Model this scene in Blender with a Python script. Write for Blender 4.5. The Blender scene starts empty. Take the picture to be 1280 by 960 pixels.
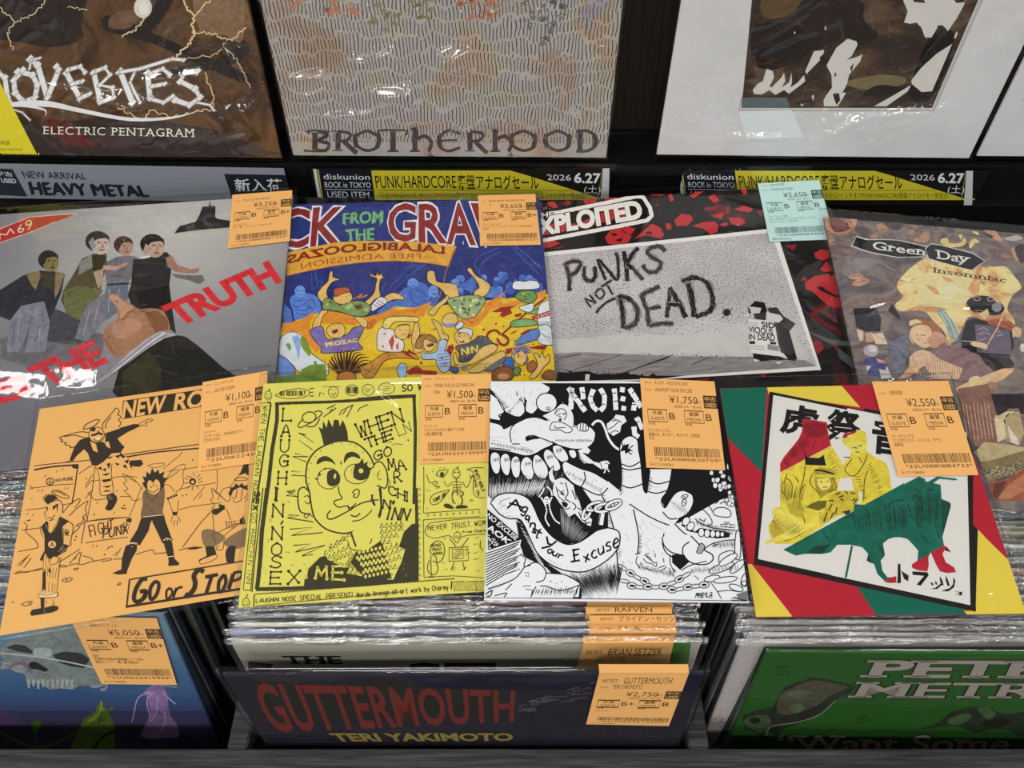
import bpy, bmesh, math, random
from mathutils import Vector, Matrix, noise
from mathutils.geometry import tessellate_polygon

# ---------------------------------------------------------------- camera, world, lights
SC = bpy.context.scene
COL = SC.collection
PITCH, FOC, CAMZ = math.radians(51), 960.0, 1.40
cam = bpy.data.cameras.new('camera'); cam.sensor_width = 36; cam.lens = 27.0; cam.clip_start = 0.02
camo = bpy.data.objects.new('camera', cam); COL.objects.link(camo)
camo.location = (0, 0, CAMZ); camo.rotation_euler = (math.radians(90) - PITCH, 0, 0)
SC.camera = camo
vs = SC.view_settings
vs.view_transform = 'Standard'; vs.look = 'None'; vs.gamma = 1; vs.use_curve_mapping = False
vs.exposure = 0.0
wd = bpy.data.worlds.new('shop'); SC.world = wd; wd.use_nodes = True
wd.node_tree.nodes['Background'].inputs[0].default_value = (0.86, 0.93, 1.0, 1)
wd.node_tree.nodes['Background'].inputs[1].default_value = 0.42
def lamp(x, y, z, sx, sy, power, col=(1, .97, .93)):
    l = bpy.data.lights.new('ceiling_lamp', 'AREA'); l.shape = 'RECTANGLE'; l.size = sx; l.size_y = sy
    l.energy = power; l.color = col
    o = bpy.data.objects.new('ceiling_lamp', l); COL.objects.link(o); o.location = (x, y, z)
    return o
CEIL = 2.75
LAMPS = []
for ly, pw, xs in ((.2, 10, (-1.55, -.35, 2.35)), (-1.1, 16, (-2.1, -.3, 1.5)), (-2.8, 21, (-2.1, -.3, 1.5)), (-4.8, 25, (-2.1, -.3, 1.5)), (-7.0, 25, (-2.1, -.3, 1.5))):
    LAMPS += [(lx, ly, pw) for lx in xs]
for lx, ly, pw in LAMPS:
    lamp(lx, ly, CEIL - .03, .9, .26, pw)

# ---------------------------------------------------------------- helpers
def lin(c):
    c = c.lstrip('#')
    if len(c) == 3: c = ''.join(a * 2 for a in c)
    v = [int(c[i:i + 2], 16) / 255 for i in (0, 2, 4)]
    return [x / 12.92 if x <= .04045 else ((x + .055) / 1.055) ** 2.4 for x in v]
MATS = {}
def ink(c, k=1.0, rough=.8):
    key = ('ink', c, k, rough)
    if key in MATS: return MATS[key]
    m = bpy.data.materials.new('print_' + c.strip('#')); m.use_nodes = True
    b = m.node_tree.nodes['Principled BSDF']
    b.inputs['Base Color'].default_value = [min(.93, x * k) for x in lin(c)] + [1]
    b.inputs['Roughness'].default_value = rough
    b.inputs['Specular IOR Level'].default_value = .12
    MATS[key] = m; return m
def ink_paint(c, k=1.0):
    """printed painting: the colour broken up like brush work"""
    key = ('paint', c, k)
    if key in MATS: return MATS[key]
    m = bpy.data.materials.new('paint_' + c.strip('#')); m.use_nodes = True; nt = m.node_tree
    b = nt.nodes['Principled BSDF']; b.inputs['Roughness'].default_value = .8; b.inputs['Specular IOR Level'].default_value = .12
    tc = nt.nodes.new('ShaderNodeTexCoord')
    a = n_noise(nt, tc.outputs['Object'], 95, 6, .65, 1.4)
    r = nt.nodes.new('ShaderNodeValToRGB'); nt.links.new(a, r.inputs[0]); e = r.color_ramp.elements
    q = lin(c)
    e[0].position, e[1].position = .28, .72
    hi = min(1.28, .9 / max(max(q) * k, 1e-3))
    e[0].color = [min(.93, x * k * (.62 + .22 * max(q))) for x in q] + [1]; e[1].color = [min(.93, x * k * hi + .006) for x in q] + [1]
    nt.links.new(r.outputs[0], b.inputs['Base Color'])
    MATS[key] = m; return m
def nodes_mat(name, build, rough=.8, spec=.12):
    """procedural material; build(nt, N, L, tex) returns the colour socket"""
    if name in MATS: return MATS[name]
    m = bpy.data.materials.new(name); m.use_nodes = True; nt = m.node_tree
    b = nt.nodes['Principled BSDF']; b.inputs['Roughness'].default_value = rough
    b.inputs['Specular IOR Level'].default_value = spec
    tc = nt.nodes.new('ShaderNodeTexCoord')
    s = build(nt, tc.outputs['Object'], b)
    if s is not None: nt.links.new(s, b.inputs['Base Color'])
    MATS[name] = m; return m
def n_map(nt, vec, scale=(1, 1, 1), rot=(0, 0, 0), loc=(0, 0, 0)):
    n = nt.nodes.new('ShaderNodeMapping'); nt.links.new(vec, n.inputs[0])
    n.inputs['Scale'].default_value = scale; n.inputs['Rotation'].default_value = rot; n.inputs['Location'].default_value = loc
    return n.outputs[0]
def n_noise(nt, vec, scale, detail=4, rough=.55, dist=0):
    n = nt.nodes.new('ShaderNodeTexNoise'); nt.links.new(vec, n.inputs['Vector'])
    n.inputs['Scale'].default_value = scale; n.inputs['Detail'].default_value = detail
    n.inputs['Roughness'].default_value = rough; n.inputs['Distortion'].default_value = dist
    return n.outputs[0]
def n_ramp(nt, fac, stops, k=1.0, interp='LINEAR'):
    n = nt.nodes.new('ShaderNodeValToRGB'); nt.links.new(fac, n.inputs[0]); r = n.color_ramp; r.interpolation = interp
    while len(r.elements) < len(stops): r.elements.new(.5)
    for e, (p, c) in zip(r.elements, stops):
        e.position = p; e.color = [min(.93, x * k) for x in lin(c)] + [1]
    return n.outputs[0]
def n_mix(nt, fac, a, b, mode='MIX'):
    n = nt.nodes.new('ShaderNodeMix'); n.data_type = 'RGBA'; n.blend_type = mode
    if isinstance(fac, float): n.inputs[0].default_value = fac
    else: nt.links.new(fac, n.inputs[0])
    for i, s in ((6, a), (7, b)):
        if isinstance(s, str): n.inputs[i].default_value = lin(s) + [1]
        else: nt.links.new(s, n.inputs[i])
    return n.outputs[2]
def n_math(nt, op, a, b):
    n = nt.nodes.new('ShaderNodeMath'); n.operation = op
    for i, s in ((0, a), (1, b)):
        if isinstance(s, (int, float)): n.inputs[i].default_value = s
        else: nt.links.new(s, n.inputs[i])
    return n.outputs[0]

def film_mat(name, strength=1.0, scale=14, rough=.06, stretch=(1, 1, 1), gl=1.0, tint=(.97, .975, .98)):
    """clear polypropylene outer: transparent film with Fresnel gloss over creases"""
    if name in MATS: return MATS[name]
    m = bpy.data.materials.new(name); m.use_nodes = True; nt = m.node_tree
    nt.nodes.remove(nt.nodes['Principled BSDF'])
    out = nt.nodes['Material Output']
    tr = nt.nodes.new('ShaderNodeBsdfTransparent'); tr.inputs[0].default_value = (*tint, 1)
    g = nt.nodes.new('ShaderNodeBsdfGlossy'); g.inputs['Roughness'].default_value = rough
    fr = nt.nodes.new('ShaderNodeLayerWeight'); fr.inputs['Blend'].default_value = .5
    mx = nt.nodes.new('ShaderNodeMixShader')
    tc = nt.nodes.new('ShaderNodeTexCoord')
    v = n_map(nt, tc.outputs['Object'], stretch)
    a = n_noise(nt, v, scale, 3, .6, 1.2)
    b = n_noise(nt, v, scale * .35, 2, .5, .4)
    # creases: sharp valley of |noise-.5|
    c = n_math(nt, 'ABSOLUTE', n_math(nt, 'SUBTRACT', n_noise(nt, v, scale * .55, 2, .5, 1.5), .5), 0)
    h = n_math(nt, 'ADD', n_math(nt, 'MULTIPLY', a, .35), n_math(nt, 'ADD', b, n_math(nt, 'MULTIPLY', n_math(nt, 'MINIMUM', c, .05), 2.2)))
    bp = nt.nodes.new('ShaderNodeBump'); bp.inputs['Strength'].default_value = 1.0
    bp.inputs['Distance'].default_value = .0022 * strength
    nt.links.new(h, bp.inputs['Height'])
    nt.links.new(bp.outputs[0], g.inputs['Normal'])
    f = n_math(nt, 'ADD', n_math(nt, 'MULTIPLY', n_math(nt, 'POWER', fr.outputs['Facing'], 5), .7), .075 * gl)
    nt.links.new(f, mx.inputs[0]); nt.links.new(tr.outputs[0], mx.inputs[1]); nt.links.new(g.outputs[0], mx.inputs[2])
    nt.links.new(mx.outputs[0], out.inputs['Surface'])
    MATS[name] = m; return m

def link(name, me, parent=None):
    o = bpy.data.objects.new(name, me); COL.objects.link(o)
    if parent is not None: o.parent = parent
    return o
def tag(o, label, cat, group=None, kind=None):
    o['label'] = label; o['category'] = cat
    if group: o['group'] = group
    if kind: o['kind'] = kind
    return o
def empty(name, M):
    o = bpy.data.objects.new(name, None); COL.objects.link(o); o.empty_display_size = .02
    o.matrix_world = M; return o
def add_box(bm, x0, x1, y0, y1, z0, z1, mi=0):
    v = [bm.verts.new((x, y, z)) for z in (z0, z1) for y in (y0, y1) for x in (x0, x1)]
    for f in ((0, 2, 3, 1), (4, 5, 7, 6), (0, 1, 5, 4), (1, 3, 7, 5), (3, 2, 6, 7), (2, 0, 4, 6)):
        q = bm.faces.new([v[i] for i in f]); q.material_index = mi
    return v
def mesh_of(bm, name, mats, smooth=False):
    me = bpy.data.meshes.new(name); bm.to_mesh(me); bm.free()
    for m in mats: me.materials.append(m)
    if smooth:
        for p in me.polygons: p.use_smooth = True
    return me

def pose(px, py, pz, t, r, q):
    """flat sleeve: x right, y up the sleeve, z out of it; q in its plane, r side roll, t tilt about world X"""
    R = Matrix.Rotation
    M = R(math.radians(t), 4, 'X') @ R(math.radians(r), 4, 'Y') @ R(math.radians(q), 4, 'Z')
    return Matrix.Translation((px, py, pz)) @ M
SP, CP = math.sin(PITCH), math.cos(PITCH)
def ray(x, y):
    a, b = (x - 640) / FOC, (480 - y) / FOC
    return Vector((a, CP + b * SP, -SP + b * CP))
CAM = Vector((0, 0, CAMZ))

# ---- single stroke alphabet (unit boxes) for hand lettering
SF = dict(A="0 0 .5 1 1 0;.2 .35 .8 .35", B="0 0 0 1 .7 .95 .8 .7 .6 .52 0 .5;.6 .52 1 .3 .8 .03 0 0", C="1 .85 .6 1 .2 .85 0 .5 .2 .12 .6 0 1 .15",
 D="0 0 0 1 .6 .95 1 .6 .9 .2 .5 0 0 0", E="1 1 0 1;0 1 0 0;0 0 1 0;0 .52 .8 .52", F="1 1 0 1;0 1 0 0;0 .52 .8 .52", G="1 .85 .6 1 .2 .85 0 .5 .2 .12 .6 0 1 .15;1 .15 1 .45;1 .45 .6 .45",
 H="0 0 0 1;1 0 1 1;0 .5 1 .5", I="0 0 0 1", J=".8 1 .8 .2 .5 0 .1 .1", K="0 0 0 1;1 1 0 .45;.1 .52 1 0", L="0 1 0 0;0 0 1 0", M="0 0 .1 1;.1 1 .5 .3;.5 .3 .9 1;.9 1 1 0",
 N="0 0 0 1;0 1 1 0;1 0 1 1", O=".5 1 .1 .8 0 .5 .1 .15 .5 0 .9 .15 1 .5 .9 .82 .5 1", P="0 0 0 1 .7 1 1 .75 .7 .48 0 .45", R="0 0 0 1 .7 1 .95 .75 .6 .5 0 .48;.4 .48 1 0",
 S=".95 .88 .5 1 .1 .82 .2 .58 .8 .42 .95 .18 .5 0 0 .12", T="0 1 1 1;.5 1 .5 0", U="0 1 0 .25 .35 0 .75 .05 1 .3 1 1", V="0 1 .5 0;.5 0 1 1", W="0 1 .25 0;.25 0 .5 .7;.5 .7 .75 0;.75 0 1 1",
 X="0 0 1 1;0 1 1 0", Y="0 1 .5 .5;1 1 .5 .5;.5 .5 .5 0", Z="0 1 1 1;1 1 0 0;0 0 1 0", a=".9 .6 .4 .7 .05 .4 .3 0 .9 .2;.9 .65 .9 .1 1 0", b="0 1 0 0;0 .5 .6 .65 .9 .3 .6 0 0 .1", c=".9 .6 .4 .68 0 .35 .4 0 .9 .1",
 d="1 1 1 0;1 .5 .4 .65 0 .3 .4 0 1 .1", e="0 .35 .9 .4 .6 .68 .2 .6 0 .3 .4 0 .9 .1", g=".9 .6 .4 .68 0 .35 .4 .05 .9 .2;.9 .65 .9 -.2 .4 -.35 .1 -.2", h="0 1 0 0;0 .4 .5 .65 .9 .5 .9 0", i=".4 .65 .4 0;.4 .85 .42 .92", k="0 1 0 0;.8 .65 0 .3;.3 .4 .9 0",
 l=".4 1 .4 0", m="0 .65 0 0;0 .5 .3 .65 .5 .4 .5 0;.5 .5 .8 .65 1 .4 1 0", n="0 .65 0 0;0 .45 .5 .66 .9 .45 .9 0", o=".5 .68 .1 .5 .1 .15 .5 0 .9 .15 .9 .5 .5 .68", p="0 .65 0 -.35;0 .5 .6 .65 .9 .3 .6 0 0 .1", r="0 .65 0 0;0 .4 .4 .65 .8 .6",
 s=".9 .6 .4 .68 .1 .5 .8 .25 .7 .02 0 .08", t=".4 1 .4 .1 .8 0;0 .66 .9 .66", u="0 .65 0 .2 .4 0 .9 .2;.9 .65 .9 0", v="0 .65 .45 0;.45 0 .9 .65", w="0 .65 .25 0;.25 0 .5 .5;.5 .5 .75 0;.75 0 1 .65", x="0 0 .9 .65;0 .65 .9 0", y="0 .65 .45 .1;.9 .65 .2 -.35", f=".9 .95 .5 1 .4 .7 .4 0;0 .6 .8 .6", j=".6 .65 .6 -.2 .1 -.3", q=".9 .6 .4 .68 0 .35 .4 .05 .9 .2;.9 .65 .9 -.35", z="0 .65 .9 .65;.9 .65 0 0;0 0 .9 0")
SF["'"] = ".3 1 .2 .75"; SF["!"] = ".5 1 .5 .3;.5 .05 .5 0"; SF['.'] = ".3 .05 .45 0"; SF[','] = ".5 .1 .3 -.15"; SF['-'] = "0 .45 1 .45"; SF['6'] = ".8 1 .1 .5 .1 .1 .6 0 .9 .3 .5 .5 .1 .35"; SF['9'] = ".2 0 .9 .5 .9 .9 .4 1 .1 .7 .5 .5 .9 .65"; SF['1'] = ".2 .8 .6 1 .6 0"; SF['3'] = ".1 .9 .7 1 .8 .7 .4 .52;.4 .52 .9 .35 .7 .02 .05 .08"
# slab serifs: stem ends per letter (x fraction of glyph width, 0 baseline / 1 top)
SERIF = dict(P="00 01", E="00 01", T="50", M="00 90 01 91", H="00 90 01 91", R="00 01 90", I="50 51", N="00 01 91", D="00 01", B="00 01", K="00 01 91 90", A="00 90", W="01 91", Y="50 01 91", r="00 0x", n="00 90 0x", m="00 50 90 0x", i="50 5x", a="90", h="00 90 01", l="50 51", t="", c="", s="", o="", y="0x 9x", k="00 90", u="0x 90")
TEXTS = {}
def glyphs(s, bold=0.0, sp=1.0):
    key = (s, bold, sp)
    if key not in TEXTS:
        c = bpy.data.curves.new('lettering', 'FONT'); c.body = s; c.resolution_u = 3; c.offset = bold; c.space_character = sp
        o = bpy.data.objects.new('lettering', c); COL.objects.link(o)
        me = bpy.data.meshes.new_from_object(o.evaluated_get(bpy.context.evaluated_depsgraph_get()))
        TEXTS[key] = ([(v.co.x, v.co.y) for v in me.vertices], [tuple(p.vertices) for p in me.polygons])
        bpy.data.objects.remove(o); bpy.data.curves.remove(c); bpy.data.meshes.remove(me)
    return TEXTS[key]

def nums(s): return [float(a) for a in s.replace(',', ' ').split()]
def pairs(s):
    if not isinstance(s, str): return [tuple(p) for p in s]
    n = nums(s); return list(zip(n[0::2], n[1::2]))
def smooth(P, closed, n=4):
    N = len(P)
    if N < 3: return P
    out = []
    for i in range(N if closed else N - 1):
        if closed: a, b, c, d = P[i - 1], P[i], P[(i + 1) % N], P[(i + 2) % N]
        else: a, b, c, d = P[max(i - 1, 0)], P[i], P[i + 1], P[min(i + 2, N - 1)]
        for k in range(n):
            t = k / n
            out.append(tuple(.5 * (2 * b[j] + (c[j] - a[j]) * t + (2 * a[j] - 5 * b[j] + 4 * c[j] - d[j]) * t * t + (3 * b[j] - a[j] - 3 * c[j] + d[j]) * t ** 3) for j in (0, 1)))
    if not closed: out.append(P[-1])
    return out

class Art:
    """flat print on a sheet: everything is converted to the sheet's own coordinates and cut at its edge"""
    STEP = 2.5e-6
    def __init__(s, M, W, H, k=1.0, z0=0.0, rect=None):
        s.M = M; s.Mi = M.inverted(); s.n = M.to_3x3() @ Vector((0, 0, 1)); s.W, s.H, s.k = W, H, k
        s.z = z0; s.F = []; s.mats = []; s.og = (0, 0, 1.0); s.rect = rect or (-W / 2, -H / 2, W / 2, H / 2)
        s.rnd = random.Random(7); s.clip = True; s.paint = False; s.lw = 1.0
    def o(s, x, y, sc): s.og = (x, y, sc); return s
    def loc(s, p):
        x, y = s.og[0] + p[0] / s.og[2], s.og[1] + p[1] / s.og[2]
        d = ray(x, y); t = (s.M.translation - CAM).dot(s.n) / d.dot(s.n)
        q = s.Mi @ (CAM + d * t); return (q.x, q.y)
    def mi(s, c):
        m = c if not isinstance(c, str) else (ink_paint if s.paint else ink)(c, s.k)
        if m not in s.mats: s.mats.append(m)
        return s.mats.index(m)
    def up(s): s.z += s.STEP
    def cut(s, P):
        x0, y0, x1, y1 = s.rect
        for ax, val, sg in ((0, x0, 1), (0, x1, -1), (1, y0, 1), (1, y1, -1)):
            if all(sg * (p[ax] - val) >= 0 for p in P): continue
            Q = []
            for i in range(len(P)):
                a, b = P[i - 1], P[i]; ia, ib = sg * (a[ax] - val) >= 0, sg * (b[ax] - val) >= 0
                if ia != ib:
                    t = (val - a[ax]) / (b[ax] - a[ax]); Q.append((a[0] + (b[0] - a[0]) * t, a[1] + (b[1] - a[1]) * t))
                if ib: Q.append(b)
            P = Q
            if len(P) < 3: return []
        return P
    def face(s, P, mi, local=False):
        L = P if local else [s.loc(p) for p in P]
        if s.clip: L = s.cut(L)
        if len(L) >= 3: s.F.append((L, mi, s.z))
    def p(s, c, pts, sm=0, n=4):
        s.up(); mi = s.mi(c)
        for part in (pts.split(';') if isinstance(pts, str) else [pts]):
            P = pairs(part)
            if sm: P = smooth(P, True, n)
            s.face(P, mi)
        return s
    def l(s, c, w, pts, sm=1, cl=0, jit=0, taper=0, n=4):
        s.up(); mi = s.mi(c); w *= s.lw
        for part in (pts.split(';') if isinstance(pts, str) else [pts]):
            P = pairs(part)
            if sm and len(P) > 2: P = smooth(P, cl, n)
            if cl: P = P + [P[0], P[1]]
            if jit:
                Q = []
                for i in range(len(P) - 1):
                    a, b = P[i], P[i + 1]; m = max(1, int(math.hypot(b[0] - a[0], b[1] - a[1]) / (w * .35)))
                    Q += [(a[0] + (b[0] - a[0]) * j / m, a[1] + (b[1] - a[1]) * j / m) for j in range(m)]
                P = Q + [P[-1]]
            Lp, Rp = [], []
            for i in range(len(P)):
                a, b = P[max(i - 1, 0)], P[min(i + 1, len(P) - 1)]
                dx, dy = b[0] - a[0], b[1] - a[1]; d = math.hypot(dx, dy) or 1
                f = w / 2
                if taper: f *= max(.15, math.sin(math.pi * (.12 + .88 * i / (len(P) - 1)))) if taper == 1 else (1 - .9 * i / (len(P) - 1))
                j1 = 1 + jit * s.rnd.uniform(-1, 1); j2 = 1 + jit * s.rnd.uniform(-1, 1)
                Lp.append((P[i][0] - dy / d * f * j1, P[i][1] + dx / d * f * j1)); Rp.append((P[i][0] + dy / d * f * j2, P[i][1] - dx / d * f * j2))
            for i in range(len(P) - 1):
                s.face([Lp[i], Lp[i + 1], Rp[i + 1], Rp[i]], mi)
        return s
    def dots(s, c, r, pts, n=8, asp=1.0):
        s.up(); mi = s.mi(c)
        for x, y in pairs(pts):
            s.face([(x + r * math.cos(6.283 * i / n), y + r * asp * math.sin(6.283 * i / n)) for i in range(n)], mi)
        return s
    def ell(s, c, x, y, rx, ry, rot=0, n=18):
        a = math.radians(rot); ca, sa = math.cos(a), math.sin(a)
        return s.p(c, [(x + rx * math.cos(t) * ca - ry * math.sin(t) * sa, y + rx * math.cos(t) * sa + ry * math.sin(t) * ca) for t in (6.2832 * i / n for i in range(n))])
    def ring(s, c, w, x, y, rx, ry, rot=0, n=18):
        a = math.radians(rot); ca, sa = math.cos(a), math.sin(a)
        return s.l(c, w, [(x + rx * math.cos(t) * ca - ry * math.sin(t) * sa, y + rx * math.cos(t) * sa + ry * math.sin(t) * ca) for t in (6.2832 * i / n for i in range(n))], sm=0, cl=1)
    @staticmethod
    def bil(Q, u, v):
        a, b, c, d = Q      # TL TR BR BL ; v up
        t = (a[0] + (b[0] - a[0]) * u, a[1] + (b[1] - a[1]) * u); m = (d[0] + (c[0] - d[0]) * u, d[1] + (c[1] - d[1]) * u)
        return (m[0] + (t[0] - m[0]) * v, m[1] + (t[1] - m[1]) * v)
    def t(s, txt, c, quad, bold=0.0, sp=1.0, cap=None, warp=None, serif=0, flip=0, rough=0):
        """type set into a quad TL TR BR BL (baseline to cap height)"""
        s.up(); mi = s.mi(c); Q = pairs(quad)
        V, Fs = glyphs(txt, bold, sp)
        V0 = glyphs(txt, 0, sp)[0] if bold else V
        x0, x1 = min(v[0] for v in V0), max(v[0] for v in V0)
        cp = cap or (.70 if not any(ord(a) > 0x2e80 for a in txt) else .80)
        def f(v):
            u, w = (v[0] - x0) / (x1 - x0), v[1] / cp
            if flip: u = 1 - u
            if warp: u, w = warp(u, w)
            return s.bil(Q, u, w)
        P = [f(v) for v in V]
        if rough: P = [(p[0] + s.rnd.uniform(-rough, rough), p[1] + s.rnd.uniform(-rough, rough)) for p in P]
        L = [s.loc(p) for p in P]
        for fc in Fs:
            s.face([L[i] for i in fc], mi, True)
        if serif:
            adv = []; acc = ''
            for ch in txt:
                a = max((v[0] for v in glyphs(acc + ch, 0, sp)[0]), default=0) if ch != ' ' else None
                if ch != ' ':
                    g = glyphs(ch, 0, sp)[0]; w = max(v[0] for v in g) - min(v[0] for v in g); adv.append((ch, a - w, w))
                acc += ch
            for ch, a, w in adv:
                for e in SERIF.get(ch, '').split():
                    fx = {'0': .09, '5': .5, '9': .91}[e[0]]; yy = {'0': 0, '1': cp, 'x': .53}[e[1]]
                    hw, th = serif * .16, serif * .075
                    X = a + fx * w; ya, yb = (yy - .001, yy + th) if e[1] == '0' else (yy - th, yy)
                    s.face([f((X - hw, ya)), f((X + hw, ya)), f((X + hw, yb)), f((X - hw, yb))], mi)
        return s
    def h(s, txt, c, w, quad, gap=.35, dot=0, jit=0, rand=0, sm=1):
        """hand lettering in strokes inside a quad"""
        Q = pairs(quad); n = len(txt); adv = [(.55 if a == ' ' else .25 if a in "I'!.,il" else .75) for a in txt]
        tot = sum(adv) + gap * (n - 1) * .75; x = 0
        for a, wd_ in zip(txt, adv):
            if a in SF:
                dx, dy = s.rnd.uniform(-rand, rand), s.rnd.uniform(-rand, rand)
                for part in SF[a].split(';'):
                    P = [s.bil(Q, (x + q[0] * wd_) / tot, q[1]) for q in pairs(part)]
                    P = [(q[0] + dx, q[1] + dy) for q in P]
                    s.l(c, w, P, sm=sm, jit=jit, n=3); s.z -= s.STEP
                    if dot: s.dots(c, dot, [P[0], P[-1]]); s.z -= s.STEP
            x += wd_ + gap * .75
        s.up(); return s
    def scatter(s, c, pts, n, r0, r1, poly):
        """random specks inside a polygon"""
        P = pairs(poly); xs = [q[0] for q in P]; ys = [q[1] for q in P]; s.up(); mi = s.mi(c); k = 0
        for _ in range(n * 6):
            x, y = s.rnd.uniform(min(xs), max(xs)), s.rnd.uniform(min(ys), max(ys)); ins = False
            for i in range(len(P)):
                a, b = P[i - 1], P[i]
                if (a[1] > y) != (b[1] > y) and x < (b[0] - a[0]) * (y - a[1]) / (b[1] - a[1]) + a[0]: ins = not ins
            if not ins: continue
            r = s.rnd.uniform(r0, r1); a0 = s.rnd.uniform(0, 6.28)
            s.face([(x + r * s.rnd.uniform(.5, 1.2) * math.cos(a0 + 6.283 * i / pts), y + r * s.rnd.uniform(.4, 1.1) * math.sin(a0 + 6.283 * i / pts)) for i in range(pts)], mi); k += 1
            if k >= n: break
        return s
    def box(s, c, w, quad):
        return s.l(c, w, quad, sm=0, cl=1)
    def build(s, name, parent, base=None, depth=0.0, bev=.0008, z_base=0.0):
        """base: material of the sheet; depth: card thickness"""
        bm = bmesh.new(); mats = ([base] if base else []) + s.mats; off = 1 if base else 0
        if base:
            x0, y0, x1, y1 = s.rect
            add_box(bm, x0, x1, y0, y1, z_base - depth, z_base, 0)
            if bev and depth > 2 * bev: bmesh.ops.bevel(bm, geom=[e for e in bm.edges], offset=bev, segments=1, affect='EDGES')
        for L, mi, z in s.F:
            try:
                f = bm.faces.new([bm.verts.new((x, y, z_base + z)) for x, y in L]); f.material_index = mi + off
            except ValueError: pass
        bm.normal_update()
        for f in bm.faces:
            if (len(f.verts) != 4 or f.calc_center_median().z > z_base) and f.normal.z < 0 and f.material_index >= off and all(abs(v.co.z - f.verts[0].co.z) < 1e-9 for v in f.verts) and f.verts[0].co.z > z_base: f.normal_flip()
        return link(name, mesh_of(bm, name, mats), parent)

def film(parent, x0, y0, x1, y1, z, mat, amp=.0006, seed=0, nx=180, ny=180, ridges=(), crumple=(), ramps=(), back=None, name='outer_sleeve', freq=14):
    """a clear bag over one sleeve: wavy front sheet joined along its edge to a back sheet"""
    bm = bmesh.new(); g = []
    for j in range(ny + 1):
        row = []
        for i in range(nx + 1):
            u, v = i / nx, j / ny; x, y = x0 + (x1 - x0) * u, y0 + (y1 - y0) * v
            e = min(1, min(u, 1 - u) * 12) * min(1, min(v, 1 - v) * 12)
            h = amp * (noise.noise(Vector((x * freq, y * freq * .8, seed))) + .5 * noise.noise(Vector((x * freq * 2.7, y * freq * 2.1, seed + 5))))
            for (ax, ay, bx, by, wd_, hh) in ridges:
                dx, dy = bx - ax, by - ay; L2 = dx * dx + dy * dy
                t = max(0, min(1, ((x - ax) * dx + (y - ay) * dy) / L2)); d = math.hypot(x - ax - dx * t, y - ay - dy * t)
                h += hh * math.exp(-(d / wd_) ** 2) * math.sin(math.pi * min(1, .15 + .85 * t))
            for (ax, ay, bx, by, H, wl, wu) in ramps:
                dx, dy = bx - ax, by - ay; L = math.hypot(dx, dy); t = ((x - ax) * dx + (y - ay) * dy) / L / L; d = (dx * (y - ay) - dy * (x - ax)) / L
                if -.12 < t < 1.12:
                    f = max(0, 1 - (d / wu if d > 0 else -d / wl)) * max(0, min(1, (t + .12) / .12, (1.12 - t) / .12))
                    h += H * f + (.0007 * noise.noise(Vector((x * 45, y * 70, seed + 3))) + .00012 * noise.noise(Vector((x * 190, y * 260, seed + 4)))) * min(1, f * 5)
            for (cx, cy, rx, ry, am, fq) in crumple:
                d2 = ((x - cx) / rx) ** 2 + ((y - cy) / ry) ** 2
                if d2 < 4: h += am * math.exp(-d2) * (.25 + abs(noise.noise(Vector((x * fq, y * fq * 1.6, seed + 9)))) + .35 * noise.noise(Vector((x * fq * 2.3, y * fq * 3, seed))))
            row.append(bm.verts.new((x, y, z + max(-amp, h) * e + amp * .6 * e)))
        g.append(row)
    for j in range(ny):
        for i in range(nx): bm.faces.new((g[j][i], g[j][i + 1], g[j + 1][i + 1], g[j + 1][i]))
    if back is not None:
        rim = g[0] + [r[-1] for r in g[1:]] + g[-1][-2::-1] + [g[j][0] for j in range(ny - 1, 0, -1)]
        lo = [bm.verts.new((v.co.x, v.co.y, back)) for v in rim]
        for i in range(len(rim)): bm.faces.new((rim[i - 1], lo[i - 1], lo[i], rim[i]))
    return link(name, mesh_of(bm, name, [mat], True), parent)

# ---------------------------------------------------------------- room and rack
def wood(nt, v, b):
    w = n_noise(nt, n_map(nt, v, (2.5, 60, 60)), 6, 6, .65, .3)
    return n_ramp(nt, w, [(.3, '#1f1f20'), (.5, '#343435'), (.62, '#464647'), (.75, '#29292a')])
def panelwood(nt, v, b):
    w = n_noise(nt, n_map(nt, v, (70, 70, 2.2)), 6, 6, .65, .3)
    return n_ramp(nt, w, [(.3, '#17130f'), (.55, '#2a241d'), (.75, '#1c1712')])
M_WOOD = nodes_mat('dark_ash_laminate', wood, .6)
M_PANEL = nodes_mat('black_brown_laminate', panelwood, .6)
def plainblack(nt, v, b):
    return n_ramp(nt, n_noise(nt, v, 90, 3), [(.3, '#0b0b0c'), (.7, '#131314')])
M_BLACK = nodes_mat('black_painted_steel', plainblack, .35, .4)
def carpet(nt, v, b): return n_ramp(nt, n_noise(nt, v, 60, 5), [(.3, '#565350'), (.7, '#6b6864')])
def tilec(nt, v, b): return n_ramp(nt, n_noise(nt, v, 40, 3), [(.3, '#dcdcd8'), (.7, '#e8e8e4')])
def solid(name, x0, x1, y0, y1, z0, z1, mat, parent=None, bev=.0012):
    bm = bmesh.new(); add_box(bm, x0, x1, y0, y1, z0, z1)
    if bev: bmesh.ops.bevel(bm, geom=list(bm.edges), offset=bev, segments=2, affect='EDGES')
    return link(name, mesh_of(bm, name, [mat]), parent)
f = solid('floor', -4, 4, -9, 3, -.05, 0, nodes_mat('grey_vinyl_floor', carpet), None, 0); f['kind'] = 'structure'; f['label'] = 'grey shop floor'
f = solid('ceiling', -4, 4, -9, 3, CEIL, CEIL + .05, nodes_mat('white_ceiling_board', tilec), None, 0); f['kind'] = 'structure'; f['label'] = 'white shop ceiling'

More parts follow.
